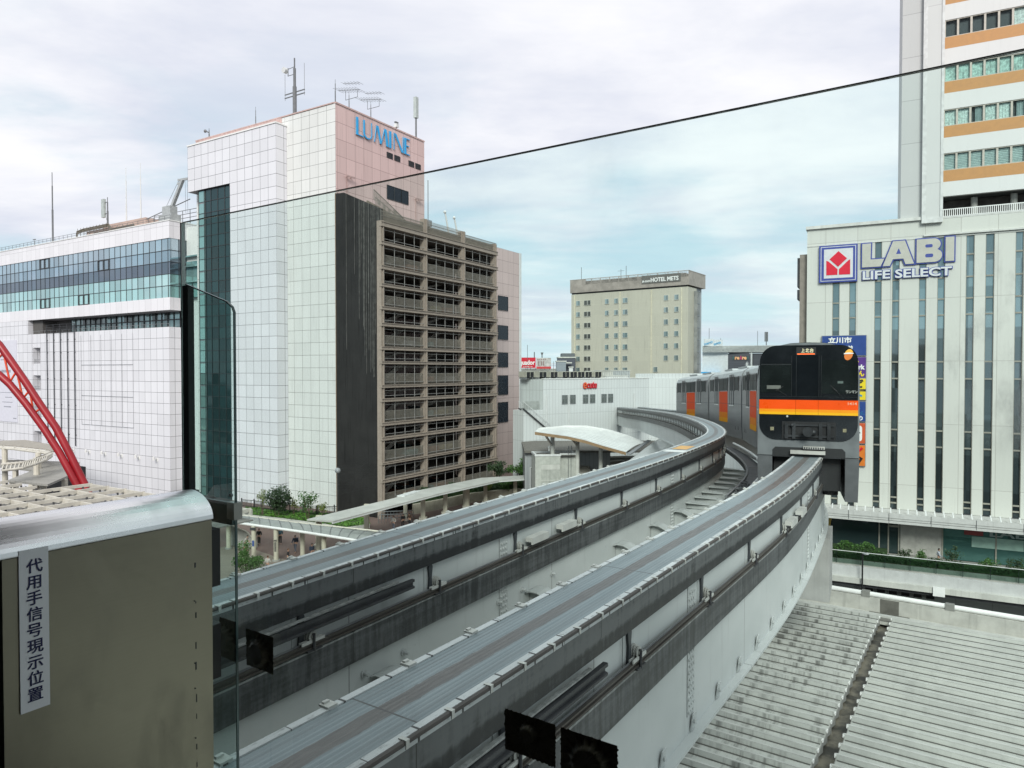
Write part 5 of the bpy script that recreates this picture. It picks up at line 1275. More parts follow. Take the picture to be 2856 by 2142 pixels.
el = [(1.165 + .115 * math.cos(a) * math.cos(.35) + .17 * math.sin(a) * math.sin(.35), 3.10 - .115 * math.cos(a) * math.sin(.35) + .17 * math.sin(a) * math.cos(.35)) for a in [6.2832 * k / 28 for k in range(28)]]
lg_e = ff(el, -.094, .008, 'logo', mat('logo_dark_orange', (.62, .17, .03), .4))
top = [p for p in el if p[1] > 3.135]; top.sort(key=lambda p: math.atan2(p[1] - 3.135, p[0] - 1.17))
ff(top, -.099, .004, 'logo_upper', mat('logo_amber', (.85, .42, .06), .4), lg_e)
flat([(1.03, 3.115), (1.30, 3.125), (1.31, 3.15), (1.16, 3.165), (1.03, 3.145)], -.102, .002).build('logo_stripe', M['white'], lg_e)
put(text_mesh('ワンマン', .105, .004, .001, width=.32), 1.10, -.0975, 1.955).build('lettering', M['clip'], F)
put(text_mesh('1414', .115, .004, .001, width=.25), 1.155, -.103, 1.60).build('lettering', mat('number_peach', (.80, .45, .30)), F)
rc = MB().box(-.75, .82, -.10, -.0855, .54, 1.07).build('coupler_bay', M['black'], F)
ci = mat('coupler_iron', (.035, .037, .04), .45, .4, var=.4)
mb = MB().tube([(0, -.42, .78), (0, -.1, .78)], .10, 12).tube([(0, -.46, .78), (0, -.42, .78)], .15, 12).box(-.7, .78, -.16, -.101, .60, .66).box(-.7, .78, -.15, -.101, .94, .985)
for x in (-.62, -.40, .38, .62): mb.box(x - .05, x + .05, -.19, -.101, .55, 1.02)
mb.ball((-.45, -.2, .96), .05).ball((.18, -.2, .76), .09).build('coupler', ci, rc)
ld = mat('headlamp', (.55, .5, .30), .3, emit=.15)
for x in (-1.05, 1.07):
    h = MB().box(x - .07, x + .07, -.092, -.0865, .77, .90).build('headlight', mat('lamp_bezel', (.03, .03, .03), .3) if x < 0 else bpy.data.materials['lamp_bezel'], F)
    mb = MB()
    for i in range(3):
        for j in range(3): mb.box(x - .045 + .035 * i, x - .025 + .035 * i, -.096, -.0925, .79 + .035 * j, .81 + .035 * j)
    mb.build('bulbs', ld, h)
MB().ball((-.60, -.10, 1.22), .035).build('marker_lamp', M['clip'], F)
MB().box(-.5, .52, -.22, -.07, .09, .20).box(-.12, .50, -.24, -.08, .25, .33).build('skid_plate', mat('skid_pale', (.40, .39, .36), .6, var=.15), F)
mb = MB()
for k in range(9): mb.box(-.10 + .066 * k, -.06 + .066 * k, -.245, -.241, .23, .31)
mb.build('skid_notches', M['dark_steel'], F)
mb = MB()                                              # running gear beside the beam
for sd in (-1, 1):
    mb.tube([(sd * .70, .9, -.35), (sd * .70, .9, -.1)], .26, 14).tube([(sd * .70, .9, -1.22), (sd * .70, .9, -1.0)], .26, 14).box(*sorted((sd * .62, sd * .98)), .5, 1.3, -.9, -.5)
mb.build('guide_wheels', M['black'], F)
MB().box(1.10, 1.30, .3, 1.6, -1.30, -.35).build('collector_arm', mat('collector_dark', (.025, .027, .03), .6), F)

# ================================================================== covered roofs and red arch at left
def ts(t, s, z): p = V * t + U * s; return (p.x, p.y, hz(z))
cw = mat('lattice_cream', (.50, .48, .42), .55, var=.1, streak=.1); pnl = mat('lattice_panel', (.20, .195, .18), .7, var=.15, scale=.7)
lr = thing('lattice_roof', 'flat lattice of cream beams over grey panels behind the steel gate', 'roof', (0, 0, 0))
mb = MB()
def patch(t0, t1, s0, s1, z, mbb=mb): mbb.prism([ts(t0, s0, z), ts(t1, s0, z), ts(t1, s1, z), ts(t0, s1, z)], (0, 0, .08))
patch(4, 26.6, 34, 51.5, -8.75); patch(4, 24.0, 51.51, 66, -8.75); mb.build('panels', pnl, lr)
mb = MB()
t = 26.5
while t > 4:
    mb.bar(ts(t, 34, -8.22), ts(t, 51.5 if t > 24.1 else 66, -8.22), .13, .32); t -= 1.95
s = 34.2
while s < 66: mb.bar(ts(4, s, -8.12), ts(26.6 if s < 51.5 else 24, s, -8.12), .11, .22); s += 2.15
mb.build('beams', cw, lr)
mb = MB()
t = 25.5
while t > 4:
    s = 34.2
    while s < 64:
        if t < 23.9 or s < 51: mb.bar(ts(t, s + .55, -8.45), ts(t, s + .55, -8.05), .08, .08).bar(ts(t, s + 1.2, -8.45), ts(t, s + 1.2, -8.05), .08, .08)
        s += 2.15
    t -= 1.95
mb.build('stubs', M['dark_steel'], lr)
mb = MB()
for a, b in ((24, 36), (24, 46), (12, 40), (12, 60), (22, 60)): MB().tube([ts(a, b, -24), ts(a, b, -8.7)], .3, 10).build('column', M['cream'], lr)
ar = thing('red_arch', 'leaning red arch of twin tubes with zigzag bracing', 'arch', (-33, 60, 6))
def A3(x, z, dy=0): return (x + 33, dy, hz(z) - 6)
outer = [(-53.5, 8.6), (-50.0, 6.9), (-47.4, 5.1), (-45.4, 3.6), (-43.95, 2.18), (-42.98, .78), (-41.95, -.72), (-40.67, -2.72), (-39.19, -4.93), (-38.02, -7.24), (-36.75, -9.9), (-35.2, -13.6), (-33.7, -17.9)]
inner = [(-53.0, 5.0), (-49.6, 3.8), (-46.7, 2.1), (-43.94, -.2), (-42.85, -1.2), (-41.55, -2.8), (-39.98, -5.0), (-38.72, -7.0), (-37.3, -9.7), (-35.7, -13.7), (-34.1, -17.9)]
MB().tube([A3(x, z) for x, z in outer], .31, 14).build('outer_tube', M['red_paint'], ar, smooth=True)
MB().tube([A3(x, z, -.35) for x, z in inner], .30, 14).build('inner_tube', M['red_paint'], ar, smooth=True)
mb = MB(); za = [(-46.3, 4.3), (-46.2, 1.8), (-44.7, 2.8), (-44.6, .4), (-43.5, 1.5), (-43.0, -1.0), (-42.4, -.05), (-41.9, -2.4), (-41.3, -1.7), (-41.0, -3.7), (-40.3, -3.2)]
mb = MB()
for (x0, z0), (x1, z1) in zip(za, za[1:]): mb.tube([A3(x0, z0, -.15), A3(x1, z1, -.15)], .085, 7)
mb.build('bracing', M['orange_brace'], ar)
wr_ = thing('walkway_roof', 'flat grey panelled walkway roof on cream posts beside the red arch', 'roof', (-60, 88, 6))
Q = [(-60.4, 83.5), (-63.2, 92.0), (-68.5, 95.0), (-80, 100), (-80, 104), (-62, 100), (-56.3, 90.0), (-53.6, 80.5)]
MB().prism([(x + 60, y - 88, 4.6) for x, y in Q], (0, 0, .25)).build('roof_sheet', panelmat('walkway_panels', (.27, .265, .24), .9, 9, 0, 0, .05, (.15, .15, .14), .1, .2), wr_)
mb = MB()
for x, y in ((-60.2, 84), (-56.5, 82), (-57.8, 86), (-62.6, 92), (-68, 95.5), (-55.2, 86)): MB().box(x + 59.75, x + 60.25, y - 88.25, y - 87.75, -6, 4.6).build('post', M['cream'], wr_)
cn = thing('curved_canopy', 'cream curved canopy with open ribbed edge in front of the white wing', 'canopy', (-62, 90, 6))
E1 = [(-58.9, 80.5), (-57.6, 82.0), (-57.9, 84.5), (-58.8, 88), (-60.2, 91.2), (-63, 94), (-70, 98), (-82, 103)]
mb = MB()
mb.prism([(x + 62 - 1.5, y - 90 + 2.5, 7.0) for x, y in E1[2:]] + [(-14, 19, 7.0), (-4, 11, 7.0), (0, 5, 7.0)], (0, 0, .15)); mb.build('roof_sheet', mat('canopy_sheet', (.31, .29, .25), .7), cn)
mb = MB().tube([(x + 62, y - 90, 6.4 + .09 * i) for i, (x, y) in enumerate(E1)], .16, 8).tube([(x + 61.2, y - 89, 7.0) for x, y in E1], .16, 8)
for i in range(len(E1) - 1):
    for k in range(5):
        f = k / 5; x = E1[i][0] * (1 - f) + E1[i + 1][0] * f + 62; y = E1[i][1] * (1 - f) + E1[i + 1][1] * f - 90
        mb.bar((x, y, 6.5 + .09 * i), (x - .9, y + 1.6, 7.05), .12, .2)
mb.build('edge_ribs', cw, cn)
mb = MB()
for x, y in ((-60, 88), (-63.5, 93.5), (-72, 99)): MB().tube([(x + 62, y - 90, -6), (x + 62, y - 90, 7)], .35, 10).build('post', M['cream'], cn)

# ================================================================== plaza between the beams and the tower
gc = thing('glass_canopy', 'curved translucent walkway canopy with white edge pipe and cream posts', 'canopy', (-22, 66, 6))
front = [(-36, 69.5), (-30.5, 69.2), (-26.47, 67.55), (-19.0, 63.73), (-13.6, 60.65), (-8, 57.2)]
back = [(-38, 73.5), (-32.5, 72.6), (-27.7, 70.9), (-20.9, 67.4), (-12.9, 64.1), (-7, 61)]
gm = mat('canopy_sheet_glass', (.235, .25, .235), .3, var=.14, scale=.6)
mb = MB(); rb = MB()
for i in range(len(front) - 1):
    for k in range(6):
        f0, f1 = k / 6, (k + 1) / 6; strip = []
        for f in (f0, f1):
            a = Vector(front[i]).lerp(Vector(front[i + 1]), f); b = Vector(back[i]).lerp(Vector(back[i + 1]), f)
            strip.append([(a.lerp(b, g_).x + 22, a.lerp(b, g_).y - 66, 3.0 + .55 * math.sin(math.pi * (.12 + g_ * .8))) for g_ in (0, .25, .5, .75, 1)])
        for j in range(4): mb.add([strip[0][j], strip[1][j], strip[1][j + 1], strip[0][j + 1]], [(0, 1, 2, 3)])
        rb.tube(strip[0], .045, 5)
mb.build('roof_sheet', gm, gc); rb.build('ribs', M['antenna'], gc)
MB().tube([(x + 22, y - 66, 3.18) for x, y in front], .12, 8).build('edge_pipe', M['white'], gc)
MB().tube([(x + 22, y - 66, 3.25) for x, y in back], .08, 8).build('edge_pipe', M['cream'], gc)
pc = mat('post_cream', (.52, .49, .39), .5, var=.05, streak=.15)
for i, (x, y) in enumerate(((-24.75, 66.7), (-22.28, 65.7), (-20.2, 67.1), (-19.2, 69), (-17.3, 64.0), (-28.6, 70.2))):
    p = MB().tube([(x + 22, y - 66, .12), (x + 22, y - 66, 3.1)], .22, 12).build('post', pc, gc)
    MB().tube([(x + 22, y - 66, 0), (x + 22, y - 66, .14)], .36, 12).build('base', M['concrete'], p)
    if i == 1:
        put(text_mesh('のりば', .2, .02, .01, width=.26), x + 21.88, y - 66.25, 1.9).build('lettering', M['dark_steel'], p)
        mb = MB()
        for k in range(9): mb.box(x + 21.9, x + 22.1, y - 66.24, y - 66.225, .95 + .1 * k, 1.01 + .1 * k)
        mb.build('printing', M['dark_steel'], p)
    if i == 0:
        MB().box(x + 21.75, x + 22.25, y - 66.32, y - 66.27, 2.75, 3.0).build('plate', M['dark_steel'], p); MB().box(x + 21.92, x + 22.12, y - 66.25, y - 66.235, 1.2, 1.75).build('poster', mat('poster_blue', (.05, .09, .25)), p)
fc = thing('flat_canopy', 'long flat pale walkway roof on square posts rising along the planted bank', 'canopy', (-10, 85, 6))
Lq = [(-20.1, 68.2), (-13.45, 79.6), (-11.6, 84.4), (-4.2, 94.6), (4.25, 97.9), (6.9, 94.6)]
Rq = [(-17.3, 67.3), (-12.75, 75.4), (-8.45, 82.8), (-1.7, 92.5), (4.2, 95.2), (6.9, 92.0)]
mb = MB(); mb2 = MB()
for i in range(5):
    q4 = [Lq[i], Lq[i + 1], Rq[i + 1], Rq[i]]
    mb.prism([(x + 10, y - 85, 3.28) for x, y in q4], (0, 0, .14)); mb2.prism([(x + 10, y - 85, 3.16) for x, y in (Rq[i], Rq[i + 1], (Rq[i + 1][0] - .12, Rq[i + 1][1] + .05), (Rq[i][0] - .12, Rq[i][1] + .05))], (0, 0, .119))
mb.build('roof_sheet', mat('canopy_pale', (.44, .44, .41), .65, var=.08, scale=.6, streak=.1), fc); mb2.build('edge', M['white_paint'], fc)
MB().prism([(-3.3, -4.6, 3.43), (-1.8, -1.2, 3.43), (-1.0, -1.2, 3.43), (-2.4, -4.7, 3.43)], (0, 0, .12)).build('roof_joint', M['white_paint'], fc)
for x, y, w_ in ((-19.6, 70.6, .25), (-16.0, 76.6, .25), (-12.8, 83.7, .22), (-10.7, 83.8, .25), (-8.35, 87.3, .25), (-6.0, 91.2, .45), (-3.6, 94.6, .25), (.45, 97.0, .25), (4.3, 97.2, .25)):
    mb = MB()
    if w_ > .4: mb.tube([(x + 10, y - 85, 0), (x + 10, y - 85, 3.28)], w_, 12)
    else: mb.box(x + 10 - w_, x + 10 + w_, y - 85 - w_, y - 85 + w_, 0, 3.28)
    p = mb.build('post', pc, fc); MB().box(x + 9.55, x + 10.45, y - 85.45, y - 84.55, 0, .35).build('base', M['cream'], p)
pb = thing('planted_bank', 'curved planting bed with clipped ground cover in front of the white tower', 'planter', (-25, 82, 6))
Q = [(-34, 86.3), (-32.6, 84.8), (-27.07, 82.4), (-21.1, 79.3), (-18.4, 77.6), (-16.2, 79.4), (-17.5, 82.2), (-21.8, 84.9), (-34, 89.0)]
MB().prism([(x + 25, y - 82, 0) for x, y in Q], (0, 0, .5)).build('kerb', M['concrete_light'], pb)
g = [(x + 25, y - 82) for x, y in Q]
mb = MB(); rnd = random.Random(9)
def inpoly(x, y, P):
    c = False
    for i in range(len(P)):
        (x0, y0), (x1, y1) = P[i - 1], P[i]
        if (y0 > y) != (y1 > y) and x < (x1 - x0) * (y - y0) / (y1 - y0) + x0: c = not c
    return c
while len(mb.f) < 5200:
    x = rnd.uniform(-9, 9); y = rnd.uniform(-5, 7.2)
    if inpoly(x, y, g):
        p = Vector((x, y, .5 + .32 * (.5 + .5 * math.sin(x * 2.1) * math.cos(y * 1.7)) * rnd.random()))
        a = Vector((rnd.gauss(0, 1), rnd.gauss(0, 1), rnd.gauss(0, .5))).normalized(); b = a.orthogonal().normalized(); s_ = rnd.uniform(.1, .26)
        mb.add([p - a * s_ * .5, p + b * s_ * .4, p + a * s_ * .5, p - b * s_ * .4], [(0, 1, 2, 3)])
mb.build('ground_cover', leafmat('leaf_bright', (.085, .20, .025)), pb)['kind'] = 'stuff'
MB().prism([(x * .985, y * .985, .501) for x, y in g], (0, 0, .05)).build('soil', mat('moss', (.035, .06, .015), .9), pb)
fe = thing('iron_fence', 'low black iron fence behind the planting bed at the foot of the tower', 'fence', (-28, 86.5, 6.5))
FP = [(-34.5, 88.9), (-32.7, 88.3), (-31.3, 87.3), (-27.2, 85.3), (-23.4, 84.0), (-21.2, 84.6)]
mb = MB(); po = MB()
for (x0, y0), (x1, y1) in zip(FP, FP[1:]):
    a = Vector((x0 + 28, y0 - 86.5, 0)); b = Vector((x1 + 28, y1 - 86.5, 0)); L = (b - a).length
    for z in (.25, 1.0): mb.bar(a + Vector((0, 0, z)), b + Vector((0, 0, z)), .05, .06)
    for k in range(int(L / .19)):
        p = a.lerp(b, k * .19 / L); mb.box(p.x - .02, p.x + .02, p.y - .02, p.y + .02, .1, 1.0)
    for k in range(int(L / 1.9) + 1):
        p = a.lerp(b, min(1, k * 1.9 / L)); po.box(p.x - .06, p.x + .06, p.y - .06, p.y + .06, 0, 1.2)
mb.build('rails', M['black'], fe); po.build('post', M['black'], fe)
shrub('shrub', 'big dark feathery bush in front of the fence, widest of the planting bed', 'shrub', (-28.1, 83.3, 6.5), (1.75, 1.4, 1.75), 2600, .22, M['leaf_dark'], 31, .3)
shrub('shrub', 'slim yellow-green shrub left of the big feathery bush', 'shrub', (-30.2, 84.3, 6.5), (.7, .6, 1.1), 420, .18, M['leaf_yellow'], 32, .9)
shrub('small_tree', 'thin open young tree with sparse bright leaves by the tower corner', 'tree', (-23.7, 81.0, 6.5), (1.35, 1.0, 1.5), 520, .22, M['leaf'], 33, 1.0, stems=5)
shrub('shrub', 'small yellow-green shrub midway along the fence', 'shrub', (-26.4, 84.3, 6.5), (.6, .5, .75), 300, .16, M['leaf_yellow'], 34, .8)
shrub('shrub', 'yellow-green shrub at the right end of the fence', 'shrub', (-22.3, 82.2, 6.5), (.65, .6, .75), 320, .17, M['leaf_yellow'], 35, .6)
shrub('shrub', 'round bright bush on the pale paving next to the glass edge', 'shrub', (-23.8, 62.3, 6), (1.3, 1.2, 1.0), 2400, .16, M['leaf'], 36, .1)
# bank behind the flat canopy
bw = thing('retaining_wall', 'low cream retaining wall under the flat canopy', 'wall', (-8, 90, 6))
Wp = [(-12.3, 86.9), (-9.0, 90.6), (-6.0, 94.5), (-2.0, 97.3), (2, 98.6), (6, 99)]
mb = MB()
for (x0, y0), (x1, y1) in zip(Wp, Wp[1:]): mb.prism([(x0 + 8, y0 - 90, 0), (x1 + 8, y1 - 90, 0), (x1 + 7.8, y1 - 89.6, 0), (x0 + 7.8, y0 - 89.6, 0)], (0, 0, 1.25))
mb.build('wall', mat('wall_cream', (.42, .39, .31), .8, var=.1, streak=.3), bw)
hedge('hedge', 'clipped hedge on the cream wall behind the flat canopy', [(-12.6, 88.0), (-9.3, 91.6), (-6.4, 95.4)], 1.0, 1.7, 520, .2, M['leaf_dark'], 41, 7.2)
hedge('hedge', 'dark mixed hedge further right behind the flat canopy', [(-6.0, 96.0), (-2.3, 98.6), (3.5, 100.2), (7, 100.5)], 1.2, 1.6, 420, .22, M['leaf_dark'], 42, 7.0)
shrub('tree', 'round leafy tree rising behind the flat canopy at the annex corner', 'tree', (1.1, 101.5, 6.0), (2.1, 1.6, 1.6), 2200, .24, M['leaf'], 43, 2.2)
shrub('tree', 'dark leafy tree left of the annex corner tree', 'tree', (-1.9, 101.8, 6.0), (1.6, 1.3, 1.3), 1200, .24, M['leaf_dark'], 44, 2.2)
shrub('shrub', 'bright yellow-green shrub below the flat canopy, left of two', 'shrub', (-3.4, 97.0, 7), (.9, .8, .75), 700, .18, M['leaf_yellow'], 45, .1)
shrub('shrub', 'bright green shrub below the flat canopy, right of two', 'shrub', (-.9, 98.0, 7), (.8, .7, .75), 600, .18, M['leaf'], 46, .1)
lamp_ = thing('globe_lamp', 'slim lamp post with a round globe before the louvred garage flank', 'lamp', (-20.0, 80.0, 6))
MB().tube([(0, 0, 0), (0, 0, 6.2)], .06, 8).build('pole', M['dark_steel'], lamp_); MB().ball((0, 0, 6.5), .33, 0, 14, 9).build('globe', mat('globe_grey', (.30, .31, .32), .2), lamp_, smooth=True)
hr = thing('ramp_handrail', 'looped steel handrail at the top of the plaza steps', 'railing', (-14.5, 82, 6))
mb = MB()
for dy in (0, 1.8):
    mb.tube([(-1.2, dy, 0), (-1.2, dy, .9), (-1.0, dy, 1.0), (2.5, dy + .6, 1.0), (2.6, dy + .6, 0)], .05, 6).tube([(-1.0, dy, .6), (2.5, dy + .6, .6)], .04, 6)
    for k in range(9): mb.tube([(-.9 + .38 * k, dy + .06 * k, 0), (-.9 + .38 * k, dy + .06 * k, .95)], .025, 5)
mb.build('rails', M['antenna'], hr)
# stroller shape beside the people under the canopy, subway style stair mouth at left
sm_ = thing('stair_parapet', 'grey stepped stair parapet behind the left canopy post', 'wall', (-29, 71.5, 6))
MB().prism([(0, 0, 0), (3.0, -1.0, 0), (3.0, -1.0, .5), (1.9, -.65, 1.5), (0, 0, 2.0)], (.1, .3, 0)).build('wall', M['concrete'], sm_)
MB().tube([(0, .1, 2.1), (1.9, -.55, 1.6), (3.05, -.9, .62)], .06, 6).build('rail', M['cream'], sm_)

# ------------------------------------------------------------------ people
def skinned(verts, edges, name, m, parent, lev=2):
    me = bpy.data.meshes.new(name); me.from_pydata([v[:3] for v in verts], edges, [])
    ob = bpy.data.objects.new(name, me); COL.objects.link(ob)
    ob.modifiers.new('skin', 'SKIN'); sv = me.skin_vertices[0].data
    for i, v in enumerate(verts):
        r = v[3]; sv[i].radius = r if hasattr(r, '__len__') else (r, r); sv[i].use_root = (i == 0)
    s_ = ob.modifiers.new('sub', 'SUBSURF'); s_.levels = lev; s_.render_levels = lev
    bpy.context.view_layer.update()
    me2 = bpy.data.meshes.new_from_object(ob.evaluated_get(bpy.context.evaluated_depsgraph_get()))
    bpy.data.objects.remove(ob); bpy.data.meshes.remove(me)
    me2.materials.clear(); me2.materials.append(m); me2.name = name
    me2.polygons.foreach_set('use_smooth', [True] * len(me2.polygons))
    o = bpy.data.objects.new(name, me2); COL.objects.link(o); o.parent = parent; return o
def person(label, loc, rz, top, legs, stride=.0, h=1.68, bag=None, lean=0, arm=.1, long=False, skirt=False, hat=None):
    k = h / 1.7; o = thing('person', label, 'person', loc, rz)
    def S(*v): return tuple(c * k for c in v[:3]) + (tuple(c * k for c in v[3]) if hasattr(v[3], '__len__') else v[3] * k,)
    L = lean
    B = [S(0, 0, .95, (.15, .11)), S(0, .01 - .35 * L, 1.12, (.13, .10)), S(0, -.7 * L, 1.32, (.165, .115)), S(0, -.95 * L, 1.43, (.07, .07)), S(0, -.02 - 1.05 * L, 1.51, .055), S(0, -.035 - 1.12 * L, 1.60, (.082, .098)), S(0, -.03 - 1.15 * L, 1.67, (.062, .075))]
    Eg = [(0, 1), (1, 2), (2, 3), (3, 4), (4, 5), (5, 6)]
    SH = []
    for sd in (-1, 1):
        i = len(B); sw = stride * sd
        B += [S(sd * .19, -.75 * L, 1.37, .062), S(sd * .25, sw * .35 + .02 - .5 * L, 1.11, .045), S(sd * (.25 - arm * .4), -.08 + sw * .6 - arm - .4 * L, .90 + arm * .9, .034)]
        hx, hy, hz_ = sd * (.25 - arm * .4), -.11 + sw * .65 - arm * 1.1 - .4 * L, .83 + arm * 1.0
        B += [S(hx, hy, hz_, (.022, .040))]
        Eg += [(2, i), (i, i + 1), (i + 1, i + 2), (i + 2, i + 3)]
        for q_ in range(4):
            j = len(B); B += [S(hx - sd * .004, hy - .03 + .02 * q_, hz_ - .05, .0095), S(hx - sd * .016, hy - .04 + .02 * q_, hz_ - .085 + .006 * abs(q_ - 1), .008)]; Eg += [(i + 3, j), (j, j + 1)]
        j = len(B); B += [S(hx - sd * .03, hy - .05, hz_ - .02, .010), S(hx - sd * .035, hy - .07, hz_ - .05, .009)]; Eg += [(i + 3, j), (j, j + 1)]
        i = len(B)
        B += [S(sd * .095, 0, .86, .092), S(sd * .10, -.02 - sw * .42, .49, .062), S(sd * .10, (.09 if sw > 0 else .0) - sw * .72, .10, .042), S(sd * .105, -.13 - sw * .75, .035, (.042, .03))]
        Eg += [(0, i), (i, i + 1), (i + 1, i + 2), (i + 2, i + 3)]
        SH.append(i)
    skinned(B, Eg, 'body', M['skin'], o)
    T = [S(0, 0, .97 if not long else .78, (.165, .125)), S(0, .01 - .35 * L, 1.13, (.15, .118)), S(0, -.7 * L, 1.32, (.185, .13)), S(0, -.93 * L, 1.43, (.09, .085))]
    TE = [(0, 1), (1, 2), (2, 3)]
    for sd in (-1, 1):
        i = len(T); sw = stride * sd
        T += [S(sd * .195, -.75 * L, 1.37, .078), S(sd * .25, sw * .35 + .02 - .5 * L, 1.11, .060), S(sd * (.25 - arm * .38), -.07 + sw * .58 - arm * .95 - .4 * L, .92 + arm * .85, .048)]
        TE += [(2, i), (i, i + 1), (i + 1, i + 2)]
    skinned(T, TE, 'jacket', top, o)
    P = [S(0, 0, .98, (.155, .118)), S(0, 0, .90, (.15, .115))]; PE = [(0, 1)]
    for sd in (-1, 1):
        i = len(P); sw = stride * sd
        if skirt: P += [S(sd * .07, 0, .8, .13), S(sd * .08, -.02 - sw * .3, .55, .12)]; PE += [(1, i), (i, i + 1)]
        else: P += [S(sd * .095, 0, .84, .105), S(sd * .10, -.02 - sw * .42, .49, .078), S(sd * .10, (.09 if sw > 0 else .0) - sw * .72, .12, .062)]; PE += [(1, i), (i, i + 1), (i + 1, i + 2)]
    skinned(P, PE, 'skirt' if skirt else 'trousers', legs, o)
    mb = MB()
    for sd in (-1, 1):
        sw = stride * sd; mb.ball((sd * .102 * k, (-.06 - sw * .74 + (.05 if sw > 0 else 0)) * k, .045 * k), (.048 * k, .13 * k, .045 * k), 0, 10, 6)
    mb.build('shoes', M['black'], o, smooth=True)
    hy_ = (-.03 - 1.13 * L) * k
    MB().ball((0, hy_ + .022 * k, 1.625 * k), (.088 * k, .098 * k, .098 * k), 0, 12, 8).build('hair', hat or M['hair'], o, smooth=True)
    mb = MB().ball((0, hy_ - .108 * k, 1.588 * k), (.014 * k, .02 * k, .02 * k), 0, 6, 4)
    for sd in (-1, 1): mb.ball((sd * .083 * k, hy_, 1.59 * k), (.012 * k, .025 * k, .032 * k), 0, 6, 4)
    mb.build('nose_and_ears', M['skin'], o)
    mb = MB()
    for sd in (-1, 1): mb.ball((sd * .03 * k, hy_ - .09 * k, 1.61 * k), .011 * k, 0, 6, 4)
    mb.box(-.022 * k, .022 * k, hy_ - .098 * k, hy_ - .085 * k, 1.548 * k, 1.555 * k).build('eyes_and_mouth', M['black'], o)
    if bag:
        b = MB().box(-.17 * k, .17 * k, .12 * k, .30 * k, 1.0 * k, 1.42 * k); b.build('backpack', bag, o)
    return o
navyc = mat('cloth_navy', (.03, .04, .065), .8); jean = mat('cloth_jeans', (.11, .12, .15), .85); whc = mat('cloth_white', (.48, .45, .41), .8); blc = mat('cloth_black', (.02, .02, .022), .8); tan = mat('cloth_tan', (.32, .24, .17), .8); tealc = mat('cloth_teal', (.03, .07, .09), .8); brn = mat('hair_brown', (.09, .04, .02), .5)
person('person in a dark navy jacket and blue jeans walking away in the open plaza', (-21.4, 68.7, 6), R(-10), navyc, jean, .32, 1.72, bag=navyc)
person('person in dark clothes carrying a pale bag behind the post with printing', (-24.0, 72.0, 6), R(15), tealc, blc, .22, 1.7)
person('person in loose white top and dark skirt leaning by the stair parapet', (-26.5, 69.2, 6), R(70), whc, blc, .2, 1.62, lean=.22, arm=.25, long=True, skirt=True)
person('person dressed in black half hidden behind the left canopy post', (-26.1, 71.8, 6), R(0), blc, blc, .15, 1.68)
person('person in dark blue near the beam edge by the third canopy post', (-18.9, 65.7, 6), R(40), navyc, blc, .25, 1.66)
person('person with reddish brown hair low beside the far beam edge', (-20.6, 64.0, 6), R(100), blc, blc, .2, 1.6, hat=brn)
person('person in a white shirt with brown hair at the lower edge of the plaza', (-21.6, 61.5, 6), R(160), whc, jean, .2, 1.62, hat=brn)
person('person in a pale shirt standing under the flat canopy', (-13.3, 78.2, 6), R(-30), whc, jean, .12, 1.68)
person('person in black beside the looped handrail, left of a pair', (-12.5, 79.7, 6), R(30), blc, blc, .1, 1.6, lean=.15)
person('person in brown with a dark cap beside the looped handrail, right of a pair', (-11.8, 80.2, 6), R(-20), mat('cloth_brown', (.08, .045, .03), .8), blc, .1, 1.6, lean=.1)
person('person in a white patterned top walking on the store deck behind the planting', dp(11.6, -3.4) + (6,), R(60), mat('cloth_pattern', (.45, .47, .52), .8, var=.5, scale=14), whc, .3, 1.7)

# ================================================================== antennas, masts on the roofs
def loc(t, s, z): return tuple(LW @ Vector((t, s, z)))
def mast(label, t, s, z0, z1, r=.09, tip=None, extra=None, name='mast', cat='mast', group=None):
    o = thing(name, label, cat, loc(t, s, z0), FR, group); h = z1 - z0
    MB().tube([(0, 0, 0), (0, 0, h * .5)], r, 8).tube([(0, 0, h * .5), (0, 0, h * .82)], r * .7, 8).tube([(0, 0, h * .82), (0, 0, h)], r * .4, 6).build('pole', M['antenna'], o)
    if extra: extra(o, h)
    return o
ZW, ZT = 40.35, 51.75
mast('tall dark lightning rod at the left end of the wing roof', 1, 72.2, ZW, 53.8, .16)
mast('white slim mast on the wing roof, left of two', 4, 53.8, ZW, 52.6, .12).children[0].data.materials[0] = M['white_paint']
mast('white slim mast on the wing roof, right of two', 4, 49.5, ZW, 52.7, .12).children[0].data.materials[0] = M['white_paint']
def cell(o, h):
    MB().box(-.25, .15, .75, 1.55, h - 3.3, h - .2).build('panel_antenna', mat('antenna_pale', (.40, .44, .42), .5) if 'antenna_pale' not in bpy.data.materials else bpy.data.materials['antenna_pale'], o)
    MB().bar((0, 0, h - .8), (0, 1, h - .8), .1, .1).bar((0, 0, h - 2.7), (0, 1, h - 2.7), .1, .1).tube([(0, .1, h - 3), (.1, .5, h - 3.6), (0, 0, h - 4.2)], .05, 5).build('bracket', M['antenna'], o)
mast('flat panel antenna on a thick pole above the pink penthouse', 1.5, 55.0, 42.6, 47.2, .15, extra=cell)
mast('small lamp mast at the far left end of the wing roof', 2, 81.2, ZW, 42.8, .06, extra=lambda o, h: MB().box(-.1, .1, -.4, .4, h - .15, h).build('lamp_head', M['antenna'], o))
